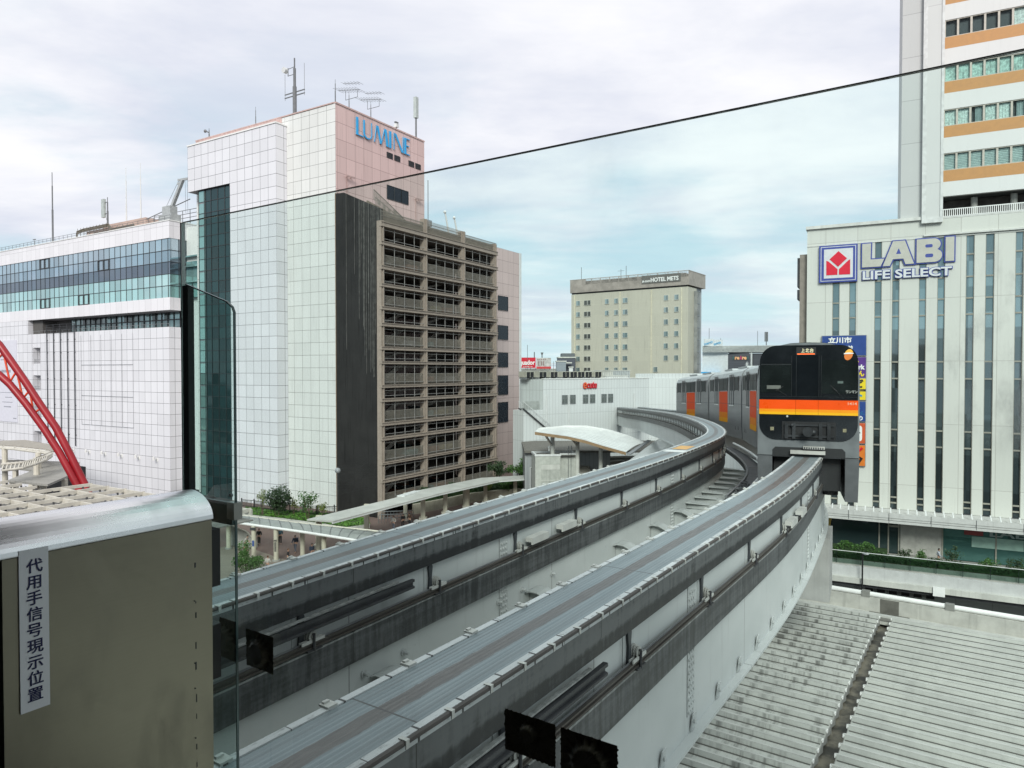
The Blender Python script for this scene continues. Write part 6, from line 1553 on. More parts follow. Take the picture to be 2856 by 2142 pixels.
def radio(o, h):
    MB().tube([(0, -1.9, 0), (0, -1.9, 0)], .01, 3)
    MB().bar((0, -1.9, h * .40), (0, 1.9, h * .40), .1, .12).bar((0, -1.9, h * .34), (0, 1.9, h * .34), .1, .12).build('cross_arm', M['antenna'], o)
    mb = MB().tube([(0, -1.85, h * .3), (0, -1.85, h * .86)], .03, 5).tube([(0, 1.85, h * .3), (0, 1.85, h * .76)], .03, 5); mb.build('whip_aerial', M['antenna'], o)
    MB().tube([(0, 1.25, h * .72), (0, 1.25, h * .86)], .06, 6).bar((0, 0, h * .85), (0, 1.3, h * .84), .06, .06).bar((0, 0, h * .72), (0, 1.3, h * .72), .06, .06).build('bracket', M['antenna'], o)
    MB().tube([(-.35, 1.75, h * .83), (.15, 1.75, h * .83)], .38, 12).build('dish', M['white_paint'], o)
mast('thick radio mast with cross arm and round dish at the tower corner', .5, 7.95, ZT, 59.2, .26, extra=radio)
def yagi(o, h):
    mb = MB().bar((0, -1.9, h - .1), (0, 1.9, h + .55), .05, .05).bar((0, -1.5, h - .95), (0, .6, h - .95), .05, .05).bar((0, -1.5, h - .95), (0, -1.5, h - .1), .04, .04).bar((0, .6, h - .95), (0, .6, h + .2), .04, .04)
    for k in range(9):
        y = -1.9 + .475 * k; zz_ = h - .1 + (y + 1.9) * .171; mb.bar((-.95, y, zz_), (.95, y, zz_), .028, .028)
    mb.bar((0, -1.9, h + .75), (0, 1.0, h + 1.25), .04, .04)
    for k in range(6):
        y = -1.9 + .55 * k; mb.bar((-.6, y, h + .75 + (y + 1.9) * .17), (.6, y, h + .75 + (y + 1.9) * .17), .025, .025)
    mb.build('yagi', M['antenna'], o)
mast('comb shaped television aerial on the pink tower, nearer the corner', 2.8, .4, ZT, 54.0, .06, extra=yagi, name='television_aerial', cat='aerial', group='television aerials')
mast('comb shaped television aerial on the pink tower, second from the corner', 6.85, .4, ZT, 54.1, .06, extra=yagi, name='television_aerial', cat='aerial', group='television aerials')
mast('thin lightning rod at the tower corner beside the aerials', .15, .15, ZT, 54.6, .07)
def camr(o, h): MB().box(-.25, .25, -.25, .25, h * .35, h * .85).build('camera_box', M['white_paint'], o); MB().box(-.3, .3, -.15, .15, h, h + .15).build('cap', M['antenna'], o)
mast('small white camera unit on the pink tower edge', 11.9, .3, ZT, 52.7, .07, extra=camr, name='roof_camera', cat='camera')
def tallcell(o, h): MB().box(-.28, .28, -.25, .25, h - 2.9, h + .1).build('panel_antenna', bpy.data.materials['antenna_pale'], o)
mast('tall pole with long grey antenna box at the right tower corner', 16.2, .3, ZT, 57.6, .13, extra=tallcell)
mast('thin lightning rod on the middle of the white tower roof', .6, 15.9, ZT, 54.4, .06)
def horn(o, h): MB().bar((0, 0, h * .6), (0, .8, h * .85), .15, .15).ball((0, .9, h * .85), (.2, .25, .25)).build('horn', M['antenna'], o)
mast('small horn aerial at the left end of the tower parapet', .6, 26.2, ZT, 53.3, .09, extra=horn)
o = thing('conduit_mast', 'thin dark conduit with box running up beside the pink tower edge', 'mast', loc(17.95, -.5, 36), FR)
MB().tube([(0, 0, 0), (0, 0, 10)], .06, 6).build('pole', M['antenna'], o); MB().box(-.3, .5, -.35, .2, 3.2, 4.1).build('box', M['steel'], o); MB().tube([(.6, 0, 0), (.6, 0, 3), (-.1, 0, 3.1)], .05, 5).build('lamp_arm', M['antenna'], o)
for i, t in enumerate((15.4, 17.6)):
    o = thing('roof_davit', 'pale leaning davit arm on the garage roof, %s of two' % ('left', 'right')[i], 'davit', loc(t + 1.5, -5.4, 36), FR)
    MB().tube([(0, 0, 0), (-1.3, 0, 4.3 - .4 * i)], .12, 8).build('arm', M['white_paint'], o); MB().ball((-1.35, 0, 4.3 - .4 * i), .22).build('head', M['white_paint'], o)
for x, y, z0, z1, lab in ((0, 30.5, 25, 28.3, 'left'), (3, 20, 25, 27.2, 'middle'), (1, 17.5, 25, 27.7, 'right')):
    p = Matrix.Translation((44, 175, 0)) @ Matrix.Rotation(HF, 4, 'Z') @ Vector((x, y, hz(z0) - 1.4))
    o = thing('mast', 'thin rod on the hotel roof, %s of three' % lab, 'mast', tuple(p)); MB().tube([(0, 0, 0), (0, 0, z1 - z0 + 1.4)], .07, 5).build('pole', M['antenna'], o)
    if lab == 'middle': MB().bar((-.8, .5, 3.2), (.8, -.5, 3.2), .07, .07).build('cross_arm', M['antenna'], o)

# ================================================================== cooling units and clutter on the station roof
EW = Matrix.Translation((4.66, 105, 0)) @ Matrix.Rotation(EF, 4, 'Z')
gu = mat('unit_cream', (.40, .39, .33), .6); grl = mat('unit_grille', (.03, .031, .034), .5)
un = thing('cooling_unit', 'x', 'cooling unit', group='cooling units along the station roof')
MB().box(0, 1.55, .12, 1.9, .25, 1.12).box(0, .09, 0, .119, .25, 1.12).box(1.46, 1.55, 0, .119, .25, 1.12).box(.09, 1.46, 0, .119, 1.05, 1.12).build('cabinet', gu, un)
g_ = MB().box(.09, 1.46, .03, .119, .25, 1.05)
for k in range(12): g_.box(.09, 1.46, .0, .03, .28 + .065 * k, .30 + .065 * k)
g_.build('grille', grl, un); MB().box(.72, .78, -.03, -.001, .25, 1.05).build('bar', gu, un)
MB().box(.05, .25, .2, 1.8, 0, .249).box(1.3, 1.5, .2, 1.8, 0, .249).build('feet', M['steel'], un)
for i, x in enumerate((-1.9, .1, 2.3, 4.7, 6.3, 7.9, 9.5, 11.6)):
    o = un if i == 0 else copy_tree(un)
    o.location = EW @ Vector((x + .1, 1.2 + (.6 if i == 0 else 0), hz(-1.3))); o.rotation_euler = (0, 0, EF)
    o['label'] = 'cream cooling unit with dark grille on the station roof, %s from the left' % ORD[i]
def roofbox(name, label, cat, x0, x1, y0, y1, h, m, zb=-1.3):
    p = EW @ Vector((x0, y0, hz(zb))); o = thing(name, label, cat, tuple(p), EF)
    MB().box(0, x1 - x0, 0, y1 - y0, 0, h).build('body', m, o); MB().box(-.08, x1 - x0 + .08, -.08, y1 - y0 + .08, h + .001, h + .1).build('lid', M['concrete_light'], o)
    n = max(2, int((x1 - x0) / .5)); mb = MB()
    for k in range(n): mb.box(.1 + k * (x1 - x0) / n, .1 + k * (x1 - x0) / n + .06, -.03, -.001, .1, h - .1)
    mb.build('ribs', M['steel'], o); return o
roofbox('roof_duct', 'low pale duct on the station roof left of the cooling units', 'duct', .2, 2.0, 3.0, 3.8, .55, gu)
roofbox('roof_shed', 'flat glassy roof shed right of the cooling units', 'shed', 14.0, 17.5, 3, 6, 1.1, M['concrete_light'])
roofbox('roof_shed', 'wide grey plant room behind the station roof edge', 'shed', 17.8, 22.6, 4, 8, 1.25, mat('shed_grey', (.36, .38, .38), .6))
roofbox('roof_duct', 'long thin pale duct in front of the roof sheds', 'duct', 14, 19, 1, 1.8, .35, M['white_paint'])
ex = thing('escape_stair', 'dark steel escape stair running down the left end of the station building', 'stair', tuple(EW @ Vector((-3.3, 1.0, hz(-9.2)))), EF)
mb = MB(); rl_ = MB()
for k in range(22): mb.box(-.6 + .225 * k, -.35 + .225 * k, -1.3, -.2, 3.55 - .16 * k, 3.60 - .16 * k)
mb.bar((-.7, -1.32, 3.6), (4.5, -1.32, -.1), .05, .16).bar((-.7, -.18, 3.6), (4.5, -.18, -.1), .05, .16).build('steps', M['dark_steel'], ex)
for y in (-1.32, -.18):
    rl_.tube([(-.7, y, 4.65), (4.5, y, .95)], .04, 5)
    for k in range(12): rl_.tube([(-.6 + .44 * k, y, 3.5 - .313 * k), (-.6 + .44 * k, y, 4.55 - .313 * k)], .025, 4)
rl_.build('handrail', M['white_paint'], ex)
tf = thing('picket_screen', 'grey picket screen at the left end of the station building', 'fence', tuple(EW @ Vector((-3.7, .1, hz(-5.9)))), EF)
mb = MB()
for k in range(14): mb.box(.22 * k, .22 * k + .09, -.05, .05, 0, 1.35)
mb.box(0, 3.1, .051, .1, .3, .4).box(0, 3.1, .051, .1, 1.0, 1.1).build('pickets', mat('picket_grey', (.36, .38, .36), .7), tf)
tl = thing('terrace_block', 'lower white step of the station building under the picket screen', 'building', tuple(EW @ Vector((-3.75, -.5, 0))), EF)
MB().box(0, 3.7, .45, 3, 0, hz(-5.92)).build('wall', ribs, tl)
# station hall in front of the white building
sh = thing('station_hall', 'dark grey station hall under the curved timber edged roof', 'building', (2, 92, 6), R(1))
MB().box(-.3, 11, 0, 9, 0, 7.2).build('wall', panelmat('hall_panels', (.30, .31, .315), .55, 8, 0, 0, .05, (.20, .21, .21), .04, .2), sh)
MB().box(-.4, 24, -.8, 12, 7.21, 7.5).build('roof', mat('hall_roof', (.15, .14, .125), .85, var=.15), sh)
MB().box(3.6, 6.8, -.08, -.001, 0, 4.2).build('entrance', mat('hall_entrance', (.04, .036, .034), .6), sh)
MB().box(6.9, 12, -1.5, -.01, 0, 3).build('porch', mat('porch_brown', (.12, .09, .075), .7), sh)
MB().tube([(.4, -.2, 0), (.4, -.2, 5.2), (1.6, -.2, 5.4)], .08, 8).build('pipe', M['white_paint'], sh)
cr = thing('curved_roof', 'sweeping pale metal roof with a tan timber edge in front of the white building', 'roof', (2.62, 80, hz(-12)))
# measured edge curve (front) and the far edge behind it
FRt = [(2.62, 80, -7.05), (4.85, 80.3, -7.38), (6.44, 80.5, -7.62), (8.42, 80.3, -8.05), (10.41, 79.6, -8.62), (12.75, 78, -9.15)]
BKt = [(4.2, 90, -7.55), (7.0, 91.5, -7.25), (10, 92, -7.3), (12.8, 91.5, -7.75), (15.2, 89.5, -8.4), (16.6, 86, -8.95)]
def cl(P): return [(x - 2.62, y - 80, z + 12) for x, y, z in P]
Fc, Bc = cl(FRt), cl(BKt); mb = MB()
N_ = 8
def bow(i, f):
    a = Vector(Fc[i]).lerp(Vector(Bc[i]), f); a.z += .28 * math.sin(math.pi * f); return a
for i in range(len(Fc) - 1):
    for k in range(N_):
        mb.add([bow(i, k / N_), bow(i + 1, k / N_), bow(i + 1, (k + 1) / N_), bow(i, (k + 1) / N_)], [(0, 1, 2, 3)])
cm = panelmat('curved_sheet', (.50, .515, .50), 30, 30, 0, 0, .03, (.3, .3, .3), 0, 0, .35)
mb.build('roof_sheet', mat('curved_sheet_metal', (.49, .51, .50), .35, .15, var=.10, scale=.5), cr, smooth=False)
mb = MB()
for k in range(1, N_ * 2):
    P = [bow(i, k / N_ / 2) + Vector((0, 0, .02)) for i in range(len(Fc))]; mb.tube(P, .028, 4)
mb.build('seams', M['white'], cr)
tim = mat('timber_edge', (.25, .165, .09), .55, var=.1)
mb = MB()
for (a, b) in zip(Fc, Fc[1:]): mb.add([a, b, (b[0], b[1], b[2] - .34), (a[0], a[1], a[2] - .34), (a[0], a[1] + .12, a[2]), (b[0], b[1] + .12, b[2]), (b[0], b[1] + .12, b[2] - .34), (a[0], a[1] + .12, a[2] - .34)], [(0, 1, 2, 3), (4, 7, 6, 5), (3, 2, 6, 7)])
mb.build('timber_edge', tim, cr)
mb = MB()
for x, y, h_ in ((2.2, 3, 4.55), (5.2, 3.4, 4.2), (8, 3.5, 3.75)): mb.tube([(x, y, -6), (x, y, h_)], .25, 10).bar((x, y, 3), (x - 1.0, y - 2.2, h_), .18, .2)
mb.build('column', M['concrete_light'], cr)
MB().prism([(10.2, -2, 2.6), (14.1, 6.2, 3.3), (14.5, 6.0, 3.3), (10.6, -2.4, 2.6)], (0, 0, .12)).build('edge_gutter', M['steel'], cr)
c2 = thing('curved_roof', 'second smaller curved roof with timber edge beside the far beam', 'roof', (14, 78, hz(-12)))
mb = MB(); F2 = [(-2.0, -3.5, 2.0), (-.6, -4, 2.55), (1.2, -4.5, 2.75), (3.2, -5, 2.7)]; B2 = [(2.9, 6, 3.3), (4.4, 7, 4.0), (6, 7.5, 4.2), (8, 8, 4.2)]
for i in range(3): mb.add([F2[i], F2[i + 1], B2[i + 1], B2[i]], [(0, 1, 2, 3)])
mb.build('roof_sheet', bpy.data.materials['curved_sheet_metal'], c2)
mb = MB()
for a, b in zip(F2, F2[1:]): mb.add([a, b, (b[0], b[1], b[2] - .45), (a[0], a[1], a[2] - .45), (a[0], a[1] + .1, a[2] - .45), (b[0], b[1] + .1, b[2] - .45)], [(0, 1, 2, 3), (3, 2, 5, 4)])
mb.build('timber_edge', tim, c2)
MB().tube([(1.5, 0, -6), (1.5, 0, 2.7)], .3, 10).build('column', M['concrete_light'], c2)
MB().box(2.9, 7, -3, 0, -6, 2.8).build('service_box', mat('service_green', (.30, .33, .29), .6), c2)
vb = thing('vent_house', 'small pale concrete vent house with a hollow roof and recessed front', 'building', (2.74, 82, 6), R(6))
MB().box(0, 3.0, 0, 3.2, 0, 7.9).box(3.001, 5.1, .8, 3.2, 0, 7.9).build('wall', mat('vent_concrete', (.42, .43, .39), .8, var=.1, streak=.35), vb)
MB().box(-.06, 3.06, -.06, .2, 7.901, 8.12).box(3.061, 5.16, .74, 1.0, 7.901, 8.12).box(-.06, 5.16, 3.0, 3.26, 7.901, 8.12).box(-.06, .2, .201, 2.999, 7.901, 8.12).box(4.9, 5.16, 1.001, 2.999, 7.901, 8.12).build('roof_rim', M['white_paint'], vb)
MB().box(.201, 4.899, .201, 2.999, 7.90, 7.93).build('roof_well', mat('roof_well', (.16, .15, .135), .85), vb)
MB().box(.7, 2.9, -.05, -.001, 4.6, 7.0).build('recess', mat('recess_grey', (.36, .37, .335), .8, streak=.3), vb)
MB().box(.7, 2.9, -.09, -.051, 6.3, 6.9).box(.7, 2.9, -.09, -.051, 5.0, 5.06).build('lintel', M['concrete_light'], vb)
MB().tube([(1.8, 1, 8.4), (1.8, 1, 8.8)], .08, 8).tube([(1.8, 1, 8.78), (1.8, 1, 8.98)], .18, 10).build('vent_cap', M['white'], vb)
MB().tube([(4.1, .7, 5.2), (4.1, .7, 9.0), (4.2, 1.0, 9.0), (4.2, 1.0, 8.2)], .03, 5).tube([(4.4, .7, 5.2), (4.4, .7, 9.0), (4.5, 1.0, 9.0), (4.5, 1.0, 8.2)], .03, 5).build('ladder', M['steel'], vb)
rw = thing('ramp_canopy', 'pale curving ramp canopy with slatted inner edge behind the far beam', 'canopy', (12, 94, 6))
oc = [(8.0, 83.7), (6.6, 86.2), (6.4, 88.6), (6.6, 91.7), (8.0, 96.0), (10.1, 98.4), (13.2, 101.8), (16.5, 102.6), (20.5, 102.8)]
ic = [(10.0, 85.8), (9.9, 87.2), (9.8, 89.2), (9.95, 91.3), (10.9, 94.2), (12.6, 97.0), (15.3, 98.8), (18, 99.0), (21.0, 99.1)]
oc = [(x - 12, y - 94) for x, y in oc]; ic = [(x - 12, y - 94) for x, y in ic]
mb = MB(); tk = MB(); sk = MB()
for (a, b, c_, d_) in zip(oc, oc[1:], ic[1:], ic):
    mb.prism([(a[0], a[1], 5.26), (b[0], b[1], 5.26), (c_[0], c_[1], 5.26), (d_[0], d_[1], 5.26)], (0, 0, .14)); sk.prism([(d_[0], d_[1], 4.75), (c_[0], c_[1], 4.75), (c_[0] + .08, c_[1] - .08, 4.75), (d_[0] + .08, d_[1] - .08, 4.75)], (0, 0, .5))
    for k in range(6):
        f = k / 6; p = (d_[0] * (1 - f) + c_[0] * f, d_[1] * (1 - f) + c_[1] * f); q_ = (a[0] * (1 - f) + b[0] * f, a[1] * (1 - f) + b[1] * f)
        tk.bar((p[0], p[1], 5.42), (p[0] * .62 + q_[0] * .38, p[1] * .62 + q_[1] * .38, 5.42), .10, .05)
mb.build('roof_sheet', mat('ramp_pale', (.42, .40, .35), .7, var=.1, streak=.1), rw); tk.build('slats', mat('slat_brown', (.27, .25, .21), .7), rw); sk.build('skirt', mat('skirt_brown', (.20, .18, .15), .7), rw)
mb = MB()
for k in range(0, 8): mb.tube([(oc[k][0] * .9 + ic[k][0] * .1, oc[k][1] * .9 + ic[k][1] * .1, 0), (oc[k][0] * .9 + ic[k][0] * .1, oc[k][1] * .9 + ic[k][1] * .1, 5.25)], .14, 8)
for k in (4, 6): mb.tube([(ic[k][0], ic[k][1], 0), (ic[k][0], ic[k][1], 4.8)], .3, 8)
mb.build('post', M['cream'], rw)
MB().tube([(x, y, 5.33) for x, y in oc], .11, 6).build('edge', M['cream'], rw)

# ================================================================== far buildings behind the station
def far(name, label, x0, x1, y0, d, z0, z1, m, cat='building', rz=0):
    o = thing(name, label, cat, (x0, y0, 0), rz); MB().box(0, x1 - x0, 0, d, 0, hz(z1)).build('wall', m, o)
    MB().box(-.15, x1 - x0 + .15, -.15, d + .15, hz(z1) + .001, hz(z1) + .3).build('parapet', M['concrete_light'], o); return o
o = far('office_block', 'pale block with a roof billboard beyond the station', 2.2, 13, 196, 12, 0, .2, M['concrete_light'])
bb = thing('billboard', 'red rooftop billboard with white lettering and a faded poster beside it', 'billboard', (2.7, 190, hz(.2)))
MB().box(-3, 3.72, 0, .3, .45, 3.28).build('panel', mat('billboard_red', (.52, .012, .03), .4, var=.04), bb)
put(text_mesh('Équador', 1.75, .05, .05, width=4.85), -1.32, -.05, 1.35).build('lettering', M['white'], bb)
put(text_mesh('エクアドール', .45, .05, .01, width=2.6), .3, -.05, .62).build('lettering', M['white'], bb)
MB().box(3.9, 7.9, 0, .3, .9, 3.2).build('poster', mat('poster_faded', (.44, .42, .40), .6, var=.25, scale=1.2), bb)
MB().box(3.9, 7.9, -.04, .0, .25, .85).build('poster_strip', mat('strip_red', (.50, .05, .05), .5), bb)
mb = MB()
for x in (4.4, 5.1, 5.7): mb.box(x, x + .35, -.05, -.01, 1.1, 2.3)
for x in (4.2, 4.7, 5.2, 5.7, 6.2): mb.box(x, x + .3, -.05, -.01, 2.6, 2.9)
mb.build('poster_figures', mat('poster_print', (.25, .18, .17), .6), bb)
mb = MB()
for k in range(9): mb.box(-2.9 + 1.3 * k, -2.8 + 1.3 * k, .31, .5, -.0, 3.2)
mb.box(-3, 7.9, .31, .4, .2, .3).build('frame', M['dark_steel'], bb)
for i, (x, y, z0, z1, lab) in enumerate(((4.2, 190, .2, 6.9, 'thin rod behind the red billboard'), (6.1, 191, 3, 5, 'stubby double aerial above the billboard, left'), (8.2, 191, 3, 4.9, 'forked aerial above the billboard, right'), (11.2, 188, -.5, 2.4, 'small comb aerial between the billboard and the grey block'))):
    o = thing('aerial', lab, 'aerial', (x, y, hz(z0)))
    mb = MB().tube([(0, 0, 0), (0, 0, z1 - z0)], .06 if i in (0, 3) else .14, 6)
    if i == 2: mb.tube([(0, 0, 1), (.3, 0, 1.9)], .1, 6).tube([(0, 0, 1), (-.3, 0, 1.9)], .1, 6)
    if i == 3: mb.bar((-.6, 0, 2.4), (.6, 0, 2.4), .06, .06).bar((-.7, 0, 1.9), (.7, 0, 1.9), .06, .06)
    mb.build('pole', M['antenna'], o)
o = far('office_block', 'stepped charcoal block left of the hotel', 12.86, 17.4, 192, 8, 0, 3.4, mat('charcoal_panel', (.07, .075, .095), .6, var=.1))
MB().box(.9, 4.5, 1, 7, hz(3.71), hz(4.7)).build('upper_storey', mat('charcoal_roof', (.10, .11, .12), .6), o)
o = far('office_block', 'low blue-grey panelled block in front of the charcoal one', 12.0, 14.6, 189, 2.5, 0, 2.3, panelmat('bluegrey_panel', (.235, .265, .29), 2.6, 1.5, 0, 0, .05, (.15, .16, .17), .03, .1))
MB().box(2.61, 4.2, 0, 2, hz(1.9), hz(2.2)).build('canopy', M['concrete_light'], o)
o = far('roof_tank', 'small white roof tank in front of the hotel wall', 15.2, 16.2, 186, 1.2, -1, .7, M['white_paint'], 'tank')
# shopping mall right of the hotel
ml = thing('shopping_mall', 'white and charcoal mall with ribbed roof band right of the hotel', 'building', (38.17, 152.38, 0), -R(16))
MB().box(3.2, 8.5, 0, 14, 0, hz(3.9)).build('wall', M['white_paint'], ml)
chl = panelmat('charcoal_cladding', (.075, .078, .09), 6, .5, 0, 0, .03, (.04, .04, .05), .05, .1)
MB().prism([(8.51, -.02, 0), (13.0, -.02, 0), (13.0, -.02, hz(3.5)), (12.6, -.02, hz(3.85)), (9.0, -.02, hz(3.85)), (8.51, -.02, hz(3.5))], (0, 14, 0)).build('wall', chl, ml)
MB().box(13.6, 18, .5, 14, 0, hz(3.6)).build('wall', chl, ml); MB().tube([(13.25, .2, 0), (13.25, .2, hz(3.8))], .22, 8).build('downpipe', M['white_paint'], ml)
mb = MB()
for k in range(7):
    z = hz(3.95) + .21 * k; yb = .5
    for j in range(3, 16): 
        x0 = -.6 + 1.25 * j; x1 = x0 + 1.26; f = lambda x: -.4 - .5 * math.sin(x * .32)
        mb.bar((x0, f(x0), z), (x1, f(x1), z), .5, .10)
mb.build('roof_band', mat('band_ribbed', (.62, .64, .62), .5), ml)
MB().box(3.2, 18, .4, 10, hz(3.9) + .02, hz(5.3)).build('roof', mat('band_shadow', (.24, .25, .24), .6), ml)
MB().box(3, 7, -3, -.05, hz(-1.6), hz(-.35)).build('sky_blue_hoarding', mat('hoarding_blue', (.01, .33, .66), .5), ml)
pe = mat('letter_peach', (.85, .45, .22), .4); pkk = mat('letter_pink', (.60, .06, .16), .4); gnn = mat('letter_green', (.05, .13, .12), .4)
x = 9.35
for ch, m_, wd in (('A', gnn, .5), ('re', pe, .95), ('A', pkk, .45), ('re', pe, .9), ('A', gnn, .45)):
    put(text_mesh(ch, 1.05, .12, .06, width=wd), x, -.15, hz(2.35)).build('lettering', m_, ml); x += wd + .04
put(text_mesh('1', .9, .05, .06), 12.25, -.12, hz(.95)).build('lettering', M['white'], ml)
MB().prism([(11.95, -.06, hz(.8)), (12.85, -.06, hz(.8)), (12.85, -.06, hz(1.5)), (12.4, -.06, hz(2.0)), (11.95, -.06, hz(1.4))], (0, .03, 0)).build('number_board', mat('board_grey', (.20, .21, .22), .5), ml)
bb = thing('billboard', 'pale rooftop board with slanted sky blue strokes right of the hotel', 'billboard', (41.2, 150, hz(5.25)))
MB().box(0, 2.0, 0, .15, 0, 1.5).box(2.15, 4.0, .1, .25, 0, 1.3).build('panel', mat('board_pale', (.55, .58, .59), .5), bb)
put(text_mesh('TOKYO', .55, .03, .02, width=1.9, shear=.3).xf(Matrix.Rotation(-.32, 4, 'Y')), .05, -.04, .05).build('lettering', mat('stroke_blue', (.02, .30, .55), .4), bb)
put(text_mesh('TOYO', .55, .03, .02, width=1.6, shear=.3).xf(Matrix.Rotation(-.32, 4, 'Y')), 2.1, .0, .05).build('lettering', bpy.data.materials['stroke_blue'], bb)
for i, (x, z1, lab) in enumerate(((43.1, 9.2, 'tall thin rod above the pale blue board'), (45.6, 7.0, 'short rod on the mall roof right of the board'), (53.7, 8.6, 'slender rod on the mall roof near the train'), (55.6, 8.4, 'lattice twin aerial on the mall roof above the train'))):
    o = thing('aerial', lab, 'aerial', (x, 153, hz(5.1))); mb = MB().tube([(0, 0, 0), (0, 0, z1 - 5.1)], .05 if i < 3 else .1, 5)
    if i == 3: mb.box(-.35, -.15, -.1, .1, 1.2, 3.3).box(.15, .35, -.1, .1, 1.2, 3.3)
    mb.build('pole', M['antenna'], o)
# ================================================================== platform end: gate, glass wall, tape
UG = Vector((-.832, .555, 0)); VG = Vector((.555, .832, 0)); GA = math.atan2(-.555, .832)     # local x to the right along the glass, y outwards along the track
def gp(x, y, z=0): p = -UG * x + VG * y; return (p.x, p.y, E + z)
brushed = None
def steelmat(name, c, rough, sc=(1, 1, 40)):
    m, t, p, o = newmat(name)
    g = t.xyz(t.node('ShaderNodeTexCoord').outputs['Object'])
    f = t.noise(t.vec(t.m('MULTIPLY', g[0], sc[0]), t.m('MULTIPLY', g[1], sc[1]), t.m('MULTIPLY', g[2], sc[2])), 6, 4, .6)
    b = t.noise(t.vec(g[0], g[1], g[2]), 2.2, 4)
    sm = t.ramp(t.noise(t.vec(g[0], t.m('MULTIPLY', g[1], 2.2), t.m('MULTIPLY', g[2], 1.1)), 3.2, 6, .62), .48, .70)
    sc = t.noise(t.vec(t.m('MULTIPLY', g[1], 3.0), t.m('MULTIPLY', g[0], 3.0), t.m('MULTIPLY', g[2], 60.0)), 4.0, 2)
    k = t.m('ADD', .86, t.m('ADD', t.m('MULTIPLY', f, .10), t.m('SUBTRACT', t.m('MULTIPLY', b, .22), t.m('MULTIPLY', sm, .05))))
    t.l.new(t.mix(1.0, c, t.vec(k, k, k), 'MULTIPLY'), p.inputs['Base Color']); p.inputs['Metallic'].default_value = .95
    t.l.new(t.m('ADD', t.m('ADD', rough - .08, t.m('MULTIPLY', sm, .14)), t.m('MULTIPLY', f, .10)), p.inputs['Roughness'])
    bp = t.node('ShaderNodeBump'); bp.inputs['Strength'].default_value = .06; bp.inputs['Distance'].default_value = .01
    t.l.new(t.noise(t.vec(g[0], g[1], g[2]), 5.0, 3), bp.inputs['Height']); t.l.new(bp.outputs[0], p.inputs['Normal']); return m
M['stainless'] = steelmat('stainless', (.27, .25, .195), .34); M['stainless_lit'] = steelmat('stainless_lit', (.80, .795, .80), .30, (4, .4, 4))  # one steel: face colour darkened for shade, cap lightened for sky reflection
gt = thing('platform_gate', 'brushed stainless steel platform gate with a rounded top and a white notice strip', 'gate', gp(0, 0, -1.6), GA)
XF = -1.548; ZG = 1.6                                   # face plane (local x), eye height above the platform
prof = [(XF, ZG - .362)] + [(XF - .093 * (1 - math.cos(a)), ZG - .36 + .062 * math.sin(a)) for a in [R(8 * k) for k in range(12)]] + [(XF - .19, ZG - .315), (XF - .24, ZG - .36), (XF - .24, ZG - .362)]
YE = 1.008
MB().prism([(x, -2, z) for x, z in prof], (0, 2 + YE, 0)).build('top_cap', M['stainless_lit'], gt, smooth=False)
MB().box(XF - .24, XF - .002, .645 - .08, YE - .003, 0, ZG - .364).build('panel', M['stainless'], gt)
MB().box(XF - .24, XF - .03, -2, .56, 0, ZG - .366).build('recess', M['black'], gt)
MB().box(XF - .029, XF - .012, -2, .548, .1, ZG - .40).build('sliding_door', M['stainless'], gt)
MB().box(XF - .012, XF - .006, .535, .548, .1, ZG - .40).build('door_edge', M['steel'], gt)
mb = MB()
for k in range(9):
    z = .62 + .06 * k + random.uniform(0, .03); mb.box(XF - .003, XF - .0014, YE - .048 + random.uniform(-.001, .001), YE - .046 + random.uniform(0, .0015), z, z + random.uniform(.004, .02))
for z in (.6, .72, .84, .9, 1.05): mb.tube([(XF - .003, YE - .05, z), (XF + .0005, YE - .05, z)], .0015, 6)
mb.build('rivet', M['dark_steel'], gt)
pl_ = MB().box(XF - .001, XF + .0012, .592, .644, ZG - .672, ZG - .352).build('notice_strip', mat('notice_white', (.82, .82, .84), .45, var=.03), gt)
ink = mat('notice_ink', (.012, .014, .07), .5)
for i, ch in enumerate('代用手信号現示位置'):
    t_ = text_mesh(ch, .0295, .0006, .0004); t_ = put(t_, 0, 0, 0, math.pi / 2)
    t_.xf(Matrix.Translation((XF + .0018, .6045, ZG - .3965 - .0319 * i))); t_.build('lettering', ink, pl_)
MB().box(XF - .06, XF - .018, YE + .002, YE + .030, ZG - .535, ZG - .393).build('door_stop', M['black'], gt)
MB().box(XF - .06, XF - .018, YE + .002, YE + .030, ZG - .765, ZG - .63).build('door_stop', M['black'], gt)
# glass end wall
gw2 = thing('glass_wall', 'clear glass platform end wall with a dark top edge and black end post', 'wall', gp(0, 1.12, -1.6), GA)
MB().box(-1.85, 1.6, -.004, .004, .05, ZG + .411).build('pane', clearglass('wall_glass', (.938, .992, .978), .012, .06), gw2)
MB().box(-1.85, 1.6, -.003, .003, ZG + .4112, ZG + .4130).build('top_edge', mat('edge_dark', (.11, .085, .10), .5), gw2)
MB().box(-1.856, -1.8505, -.006, .006, .05, ZG + .411).build('end_edge', mat('edge_green', (.55, .59, .58), .3), gw2)
MB().box(-1.818, -1.792, -.024, -.006, .0, ZG + .232).build('end_post', M['black'], gw2)
fn = thing('glass_fin', 'narrow green glass fin with a chamfered top corner beside the gate', 'glass panel', gp(0, 1.075, -1.6), GA)
flat([(-1.785, .05), (-1.555, .05), (-1.555, ZG + .145), (-1.562, ZG + .158), (-1.585, ZG + .172), (-1.765, ZG + .228), (-1.785, ZG + .232)], -.004, .008).build('pane', clearglass('fin_glass', (.885, .965, .952), .015, .03), fn)
P = [(-1.5545, .05), (-1.5545, ZG + .146), (-1.562, ZG + .1595), (-1.585, ZG + .174), (-1.765, ZG + .23)]
mb = MB()
